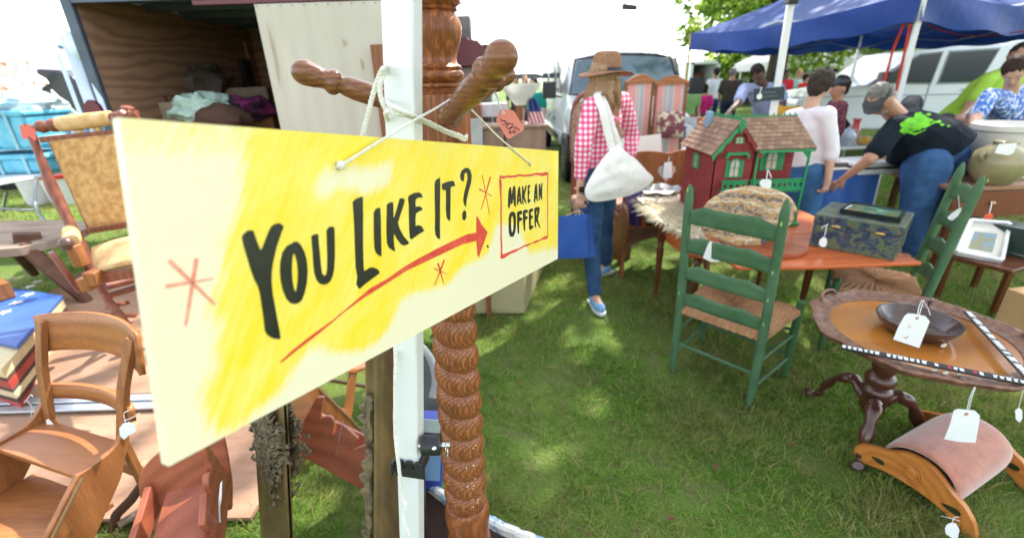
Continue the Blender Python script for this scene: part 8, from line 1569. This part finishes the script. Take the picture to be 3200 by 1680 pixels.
bb = mat('blue_carrier', (.018, .085, .36), (.014, .065, .28), rough=.55, scale=4, bump=.35, bd=.01); c4 = [at(x, y, yy) for x, y, yy in ((1746, 676, 2.93), (1832, 668, 2.90), (1852, 672, 3.05), (1770, 680, 3.07))]; d4 = [at(x, y, yy) for x, y, yy in ((1738, 808, 2.93), (1840, 806, 2.90), (1862, 800, 3.05), (1765, 802, 3.07))]
for i in range(4):
    p, q_, r_, s_ = c4[i], c4[(i + 1) % 4], d4[i], d4[(i + 1) % 4]; b = MB(); b.grid(8, 10, lambda u, v: p.lerp(q_, u).lerp(r_.lerp(s_, u), v) + V((0, .008 * math.sin(u * 7 + v * 3) * math.sin(v * 3.1), 0))); build(b, 'bag_side', bb, BG, smooth=True)
b = MB(); b.add([p for p in d4], [(0, 1, 2, 3)]); build(b, 'bag_bottom', bb, BG)
hp_ = J['wrR'] + V((.0, .0, -.13))
for a, c in ((c4[0].lerp(c4[1], .25), c4[0].lerp(c4[1], .75)), (c4[3].lerp(c4[2], .25), c4[3].lerp(c4[2], .75))):
    b = MB(); b.tube(bez([a, a.lerp(hp_, .8), hp_, c.lerp(hp_, .8), c], 5), .0035, 6); build(b, 'twine_handle', mat('twine', (.60, .50, .34), rough=.9), BG, smooth=True)
# tapestry chair glimpsed left of the shopper
T = thing('tapestry_chair', 'tall round-backed chair in brown speckled tapestry behind the plaid shopper', 'chair', (.86, 4.5, 0))
spk = mat('speckled_tapestry', (.42, .27, .20), (.22, .12, .09), rough=.8, scale=60, lo=.48, hi=.54)
b = MB(); b.grid(20, 20, lambda u, v: V((.87 + (u - .5) * .50 * (1 - .25 * (2 * v - 1) ** 4), 4.50 - .07 * math.sin(math.pi * u) ** .6, .80 + .66 * v - .10 * (2 * u - 1) ** 2 * v))); build(b, 'upholstered_back', spk, T, smooth=True, thick=.09)
b = MB(); b.tube(bez([(.62, 4.5, .85), (.61, 4.5, 1.2), (.66, 4.5, 1.42), (.87, 4.5, 1.50), (1.08, 4.5, 1.42), (1.13, 4.5, 1.2), (1.12, 4.5, .85)], 6), .022, 8); build(b, 'back_frame', mahr, T, smooth=True)
b = MB(); b.box((.87, 4.25, .47), (.54, .5, .12)); build(b, 'seat', spk, T, bevel=.03)
for x in (.64, 1.10):
    b = MB(); b.beam((x, 4.5, 0), (x, 4.5, .86), .045, .045); build(b, 'rear_leg', mahr, T); b = MB(); b.beam((x, 4.03, 0), (x, 4.03, .42), .045, .045); build(b, 'front_leg', mahr, T)
# -- woman in white top
J = dict(head=at(2560, 272, 3.86), neck=at(2530, 330, 3.84), shL=at(2470, 368, 3.92), shR=at(2584, 358, 3.72), elR=at(2598, 475, 3.70), wrR=at(2588, 560, 3.66), elL=at(2452, 455, 4.1), wrL=at(2450, 500, 4.35), pel=at(2524, 520, 3.86), hipL=at(2500, 530, 3.93), hipR=at(2545, 530, 3.80), knL=at(2492, 665, 3.93), knR=at(2530, 670, 3.80), anL=at(2480, 790, 3.95), anR=at(2510, 800, 3.80), toeL=at(2500, 795, 4.1), toeR=at(2530, 800, 3.95), handR=V((-.03, .02, -1)), curlR=V((1.2, 0, 0)))
for k in ('anR', 'anL'): J[k].z = .1
for k in ('toeR', 'toeL'): J[k].z = .05
whs = mat('lilac_white_knit', (.76, .73, .78), (.70, .67, .73), rough=.8, scale=5, bump=.25, bd=.01)
T, H, fx, fy, up, M3 = person('dark-haired shopper in white elbow-sleeved top and jeans, seen from behind', J, S1, whs, jean3, mat('brown_black_hair', (.055, .042, .036), (.03, .024, .02), rough=.72, scale=16, bump=.6, bd=.006), plain('dark_shoe', (.03, .03, .035)), sleeve='elbow', hair='bob', look=(.62, .62, -.35), w=1.0, untuck=.10)
# -- bending man
J = dict(head=at(2752, 312, 3.78), neck=at(2798, 360, 3.86), shL=at(2800, 395, 3.70), shR=at(2848, 326, 4.12), elL=at(2715, 500, 3.62), wrL=at(2640, 555, 3.70), elR=at(2800, 470, 4.2), wrR=at(2740, 520, 4.15), pel=at(2945, 475, 3.86), hipL=at(2895, 520, 3.72), hipR=at(2968, 505, 4.0), knL=at(2862, 655, 3.70), knR=at(2925, 650, 3.98), anL=at(2842, 805, 3.70), anR=at(2868, 790, 3.98), toeL=at(2800, 825, 3.66), toeR=at(2820, 812, 3.94))
for k in ('anR', 'anL'): J[k].z = .1
for k in ('toeR', 'toeL'): J[k].z = .05
navy = mat('faded_black_tee', (.010, .016, .026), (.007, .011, .018), rough=.85, scale=5, bump=.3, bd=.012)
T, H, fx, fy, up, M3 = person('grey-bearded man in flat cap, black tee and blue jeans bending over the table', J, S2, navy, jean2, gyh, plain('dark_shoe', (.03, .03, .035)), sleeve='short', hair='crop', look=(-.90, -.30, -.30), w=1.7, belly=.10, pw=1.28, untuck=.02, folds=.016)
# green print on the back of the tee: splash shapes laid over the cloth
me_dep = None
cp = mat('charcoal_wool_cap', (.075, .082, .088), (.05, .055, .06), rough=.9, scale=50, bump=.4)
CT = thing('flat_cap', 'charcoal flat cap on the bending man', 'cap', tuple(H + up * .06))
b = MB(); b.ball(H + up * .060 - fy * .012, (.086, .100, .050), 18, M3); b.ball(H + up * .058 + fy * .04, (.080, .072, .034), 16, M3); remesh(b, 'cap_crown', cp, CT, .009, 4)
b = MB(); b.grid(16, 5, lambda u, v: H + up * (.052 - .028 * v + .010 * math.cos((u - .5) * 3)) + fx * math.cos(math.pi * u) * (.078 - .008 * v) + fy * (.055 + (.050 + .035 * v) * math.sin(math.pi * u))); build(b, 'cap_peak', cp, CT, smooth=True, thick=.006)
b = MB(); b.ball(H - up * .07 + fy * .045, (.052, .045, .040), 12, M3); b.ball(H - up * .05 + fy * .01, (.066, .05, .045), 12, M3); remesh(b, 'beard', mat('grey_beard', (.34, .32, .30), (.20, .19, .18), rough=.9, scale=50, bump=.6), bpy.data.objects[T.name], .008, 2, .004)
# belt
b = MB(); pc_, nk = J['pel'], J['neck']; sp_ = (nk - pc_).normalized(); sxn = (J['shR'] - J['shL']).normalized(); fw = sp_.cross(sxn).normalized()
b.grid(40, 3, lambda u, v: pc_ + sp_ * (-.005 + .035 * v) + sxn * math.cos(u * 6.283) * .213 + fw * math.sin(u * 6.283) * .163, cu=True); build(b, 'belt', plain('dark_belt', (.05, .035, .035)), T, smooth=True, thick=.006)
# print: thin splashes following the back surface
pg = mat('green_shirt_print', (.16, .52, .03), (.10, .36, .02), rough=.7, scale=14, bump=.1); r_ = random.Random(4)
sw_ = (J['shR'] - J['shL']).length
def back_pt(u, h):
    c = pc_.lerp(nk, h); rx, ry = .205, .150 + (.02 if h < .5 else 0); rx = sw_ * .5 * .93 + .02 if h > .6 else .195; ry = .128 if h > .6 else .158
    a = u; return c + sxn * math.sin(a) * rx - fw * math.cos(a) * ry
PRP = [(-.15, .86, .16), (.1, .84, .15), (.35, .80, .13), (-.3, .78, .14), (0, .76, .16), (.3, .70, .12), (-.1, .70, .13), (.12, .64, .10), (-.45, .70, .10), (.5, .88, .10), (.25, .58, .07), (.15, .50, .05), (-.5, .80, .1), (.62, .76, .07), (-.35, .62, .05), (.2, .42, .035)]
b = MB()
for (u0_, h0_, s_) in PRP:
    u0_ -= .62
    n = 16; ring_ = []
    for k in range(n):
        a = 2 * math.pi * k / n; rr = s_ * (.75 + .45 * r_.random()); ring_.append(back_pt(u0_ + rr * 1.9 * math.cos(a), h0_ + rr * .55 * math.sin(a)) )
    out = (back_pt(u0_, h0_) - pc_.lerp(nk, h0_)).normalized(); c_ = back_pt(u0_, h0_); P_ = [c_]
    for q_ in (.25, .5, .75, 1): P_ += [c_.lerp(p, q_) for p in ring_]
    b.add([p + out * .05 for p in P_], [(0, k + 1, (k + 1) % n + 1) for k in range(n)] + [(1 + j * n + k, 1 + (j + 1) * n + k, 1 + (j + 1) * n + (k + 1) % n, 1 + j * n + (k + 1) % n) for j in range(3) for k in range(n)])
pr_ = kind(build(b, 'shirt_print', pg, T), 'stuff'); k = pr_.modifiers.new('cling', 'SHRINKWRAP'); k.target = [c for c in T.children if c.name.startswith('shirt')][0]; k.wrap_method = 'NEAREST_SURFACEPOINT'; k.wrap_mode = 'ABOVE_SURFACE'; k.offset = .004
# -- stallholder in pale blue tee leaning over the crockery
J = dict(head=at(2370, 232, 6.3), neck=at(2382, 262, 6.45), shR=at(2325, 278, 6.4), shL=at(2435, 275, 6.5), elR=at(2305, 325, 6.1), wrR=at(2278, 350, 5.85), elL=at(2448, 325, 6.3), wrL=at(2440, 355, 6.0), pel=at(2392, 372, 6.75), hipR=at(2375, 385, 6.72), hipL=at(2412, 385, 6.78), knR=at(2370, 440, 6.6), knL=at(2412, 440, 6.65), anR=at(2365, 510, 6.75), anL=at(2410, 508, 6.8), toeR=at(2362, 515, 6.6), toeL=at(2408, 512, 6.65))
for k in ('anR', 'anL'): J[k].z = .1
for k in ('toeR', 'toeL'): J[k].z = .05
person('stallholder in pale blue tee leaning over the crockery table behind the dollhouse', J, S3, mat('pale_blue_tee', (.36, .42, .62), (.30, .35, .54), rough=.85, scale=4, bump=.3, bd=.02), denim('navy_trousers', (.02, .03, .07), (.015, .022, .05)), dkh, plain('dark_shoe', (.03, .03, .035)), sleeve='short', hair='crop', look=(-.1, -.72, -.62), w=1.25, belly=.03, vox=.016)
# -- woman in floral blouse at right edge, and lime shirt behind
J = dict(head=at(3170, 226, 4.35), neck=at(3158, 285, 4.45), shR=at(3092, 300, 4.3), shL=at(3215, 292, 4.6), elR=at(3048, 372, 4.15), wrR=at(3040, 428, 3.98), elL=at(3215, 375, 4.4), wrL=at(3190, 415, 4.1), pel=at(3130, 420, 4.6), hipR=at(3110, 440, 4.5), hipL=at(3150, 440, 4.7), knR=at(3085, 540, 4.45), knL=at(3125, 540, 4.65), anR=at(3060, 640, 4.5), anL=at(3100, 640, 4.7), toeR=at(3045, 655, 4.35), toeL=at(3085, 655, 4.55), handR=V((-.1, -.3, -.9)))
for k in ('anR', 'anL'): J[k].z = .1
for k in ('toeR', 'toeL'): J[k].z = .05
flo = mat('blue_floral_blouse', (.50, .56, .74), (.05, .14, .42), rough=.75, scale=26, lo=.44, hi=.52, bump=.2)
person('shopper in blue and white floral blouse looking down at the right edge', J, S1, flo, denim('khaki_trousers', (.14, .13, .11), (.10, .09, .08)), mat('dark_brown_hair', (.05, .030, .024), (.03, .02, .016), rough=.72, scale=16, bump=.5), plain('dark_shoe', (.03, .03, .035)), sleeve='short', hair='bob', look=(-.45, -.55, -.6), w=1.12, belly=.02)
J = {k: v + V((.15, .75, .10)) for k, v in J.items()}; J['elR'] = at(3028, 330, 5.1); J['wrR'] = at(3022, 400, 4.95); J['shR'] = at(3085, 252, 5.15); J['shL'] = at(3200, 240, 5.3); J['neck'] = at(3150, 215, 5.25); J['head'] = at(3178, 178, 5.2)
for k in ('anR', 'anL'): J[k].z = .1
for k in ('toeR', 'toeL'): J[k].z = .05
person('person in a lime green tee standing behind the floral blouse', J, S2, mat('lime_tee', (.34, .55, .07), (.28, .46, .05), rough=.85, scale=5, bump=.3, bd=.01), denim('grey_trousers', (.10, .10, .11), (.07, .07, .08)), dkh, plain('dark_shoe', (.03, .03, .035)), sleeve='short', hair='crop', look=(-.6, -.6, -.4), w=1.15, face=False)
# -- capped figure in maroon between the two shoppers
def stand(px, pyh, y, h, look=(0, 1, 0), sw=.19, arm=0, lean=(0, 0, 0)):
    """plain standing pose for someone far off, head at a seen point; h = body height"""
    H_ = at(px, pyh, y); k = h / 1.7; z0 = 0; lx = V(look); lx.z = 0; lx.normalize(); r = V((lx.y, -lx.x, 0)); c = V((H_.x, H_.y, 0)); L_ = V(lean)
    P = lambda s, f, z: c + r * s * k + lx * f * k + V((0, 0, z * k)) - L_ * (1 - z / 1.6)
    return dict(head=P(0, .02, 1.60), neck=P(0, 0, 1.46), shR=P(sw, 0, 1.40), shL=P(-sw, 0, 1.40), elR=P(sw + .05, -.02 + arm * .1, 1.12), wrR=P(sw + .03, .08 + arm * .25, .92 + arm * .15), elL=P(-sw - .05, -.02, 1.12), wrL=P(-sw - .03, .10, .90), pel=P(0, 0, .95), hipR=P(.09, 0, .90), hipL=P(-.09, 0, .90), knR=P(.10, .03, .50), knL=P(-.10, .0, .50), anR=P(.10, 0, .10), anL=P(-.11, -.08, .10), toeR=P(.12, .14, .05), toeL=P(-.13, .06, .05))
far = [(2238, 235, 13, 1.72, (-.3, 1, 0), (.72, .75, .82), (.02, .05, .16), 'far walker in white tee and navy shorts by the box truck', True, S2, .9, dkh),
       (2288, 242, 12, 1.70, (.6, .8, 0), (.055, .045, .04), (.02, .03, .06), 'far stout walker in dark brown tee beside the white-shirted one', False, S2, 1.2, gyh),
       (2202, 278, 11, 1.35, (.1, 1, 0), (.62, .03, .20), (.10, .10, .14), 'far child in a hot pink top near the box truck', False, S1, .8, dkh),
       (2164, 262, 10, 1.45, (.2, -1, 0), (.30, .55, .22), (.5, .2, .05), 'far child in lime and coral by the yellow tent leg', True, S1, .8, blond),
       (2456, 243, 14, 1.62, (0, -1, 0), (.62, .03, .05), (.45, .10, .09), 'far walker in red beside the second tent leg', False, S3, .9, dkh),
       (2492, 256, 15, 1.60, (.5, -1, 0), (.35, .60, .62), (.30, .28, .26), 'far walker in pale teal between the two red tops', False, S1, .9, blond),
       (2514, 262, 14, 1.50, (1, 0, 0), (.65, .04, .03), (.28, .30, .36), 'far walker in a red tee just left of the dark-haired shopper', True, S2, .95, dkh),
       (1612, 250, 13, 1.65, (0, -1, 0), (.05, .06, .09), (.04, .04, .05), 'far person in navy under the dark awning', False, S2, 1.0, dkh),
       (1640, 252, 12, 1.66, (.3, -1, 0), (.55, .52, .48), (.06, .09, .18), 'far fair-haired person in cream under the dark awning', False, S1, .9, blond),
       (1668, 268, 9.5, 1.6, (-.4, -1, 0), (.02, .28, .26), (.03, .05, .12), 'far person in a teal top between the torch lamp and the van', False, S1, .85, dkh)]
for px_, py_, y, h, lo_, tc, bc, lab, sh_, sk_, w_, hm in far:
    person(lab, stand(px_, py_, y, h, lo_), sk_, mat('top_%d' % px_, tc, dk(tc, .8), rough=.85, scale=6), mat('bottom_%d' % px_, bc, dk(bc, .8), rough=.85, scale=6), hm, plain('dark_shoe', (.03, .03, .035)), sleeve='short', hair='crop', look=lo_, w=w_, vox=.022, shorts=sh_, face=False, group=None, folds=.01)
J = stand(2628, 278, 5.3, 1.5, (-.8, .3, 0))
T, H, fx, fy, up, M3 = person('person in dark flat cap and maroon check shirt beyond the bending man', J, S2, mat('maroon_check', (.17, .05, .06), (.08, .03, .045), rough=.8, scale=30, lo=.47, hi=.53), denim('dark_trousers', (.018, .022, .032), (.012, .014, .02)), dkh, plain('dark_shoe', (.03, .03, .035)), sleeve='long', hair='crop', look=(-.85, -.1, -.3), w=.9, vox=.014)
CT = thing('flat_cap', 'dark flat cap on the person in maroon', 'cap', tuple(H + up * .06)); b = MB(); b.ball(H + up * .065, (.09, .11, .055), 14, M3); b.ball(H + up * .05 + fy * .10, (.07, .05, .012), 12, M3); remesh(b, 'cap_crown', plain('dark_wool', (.03, .034, .045)), CT, .012, 3)
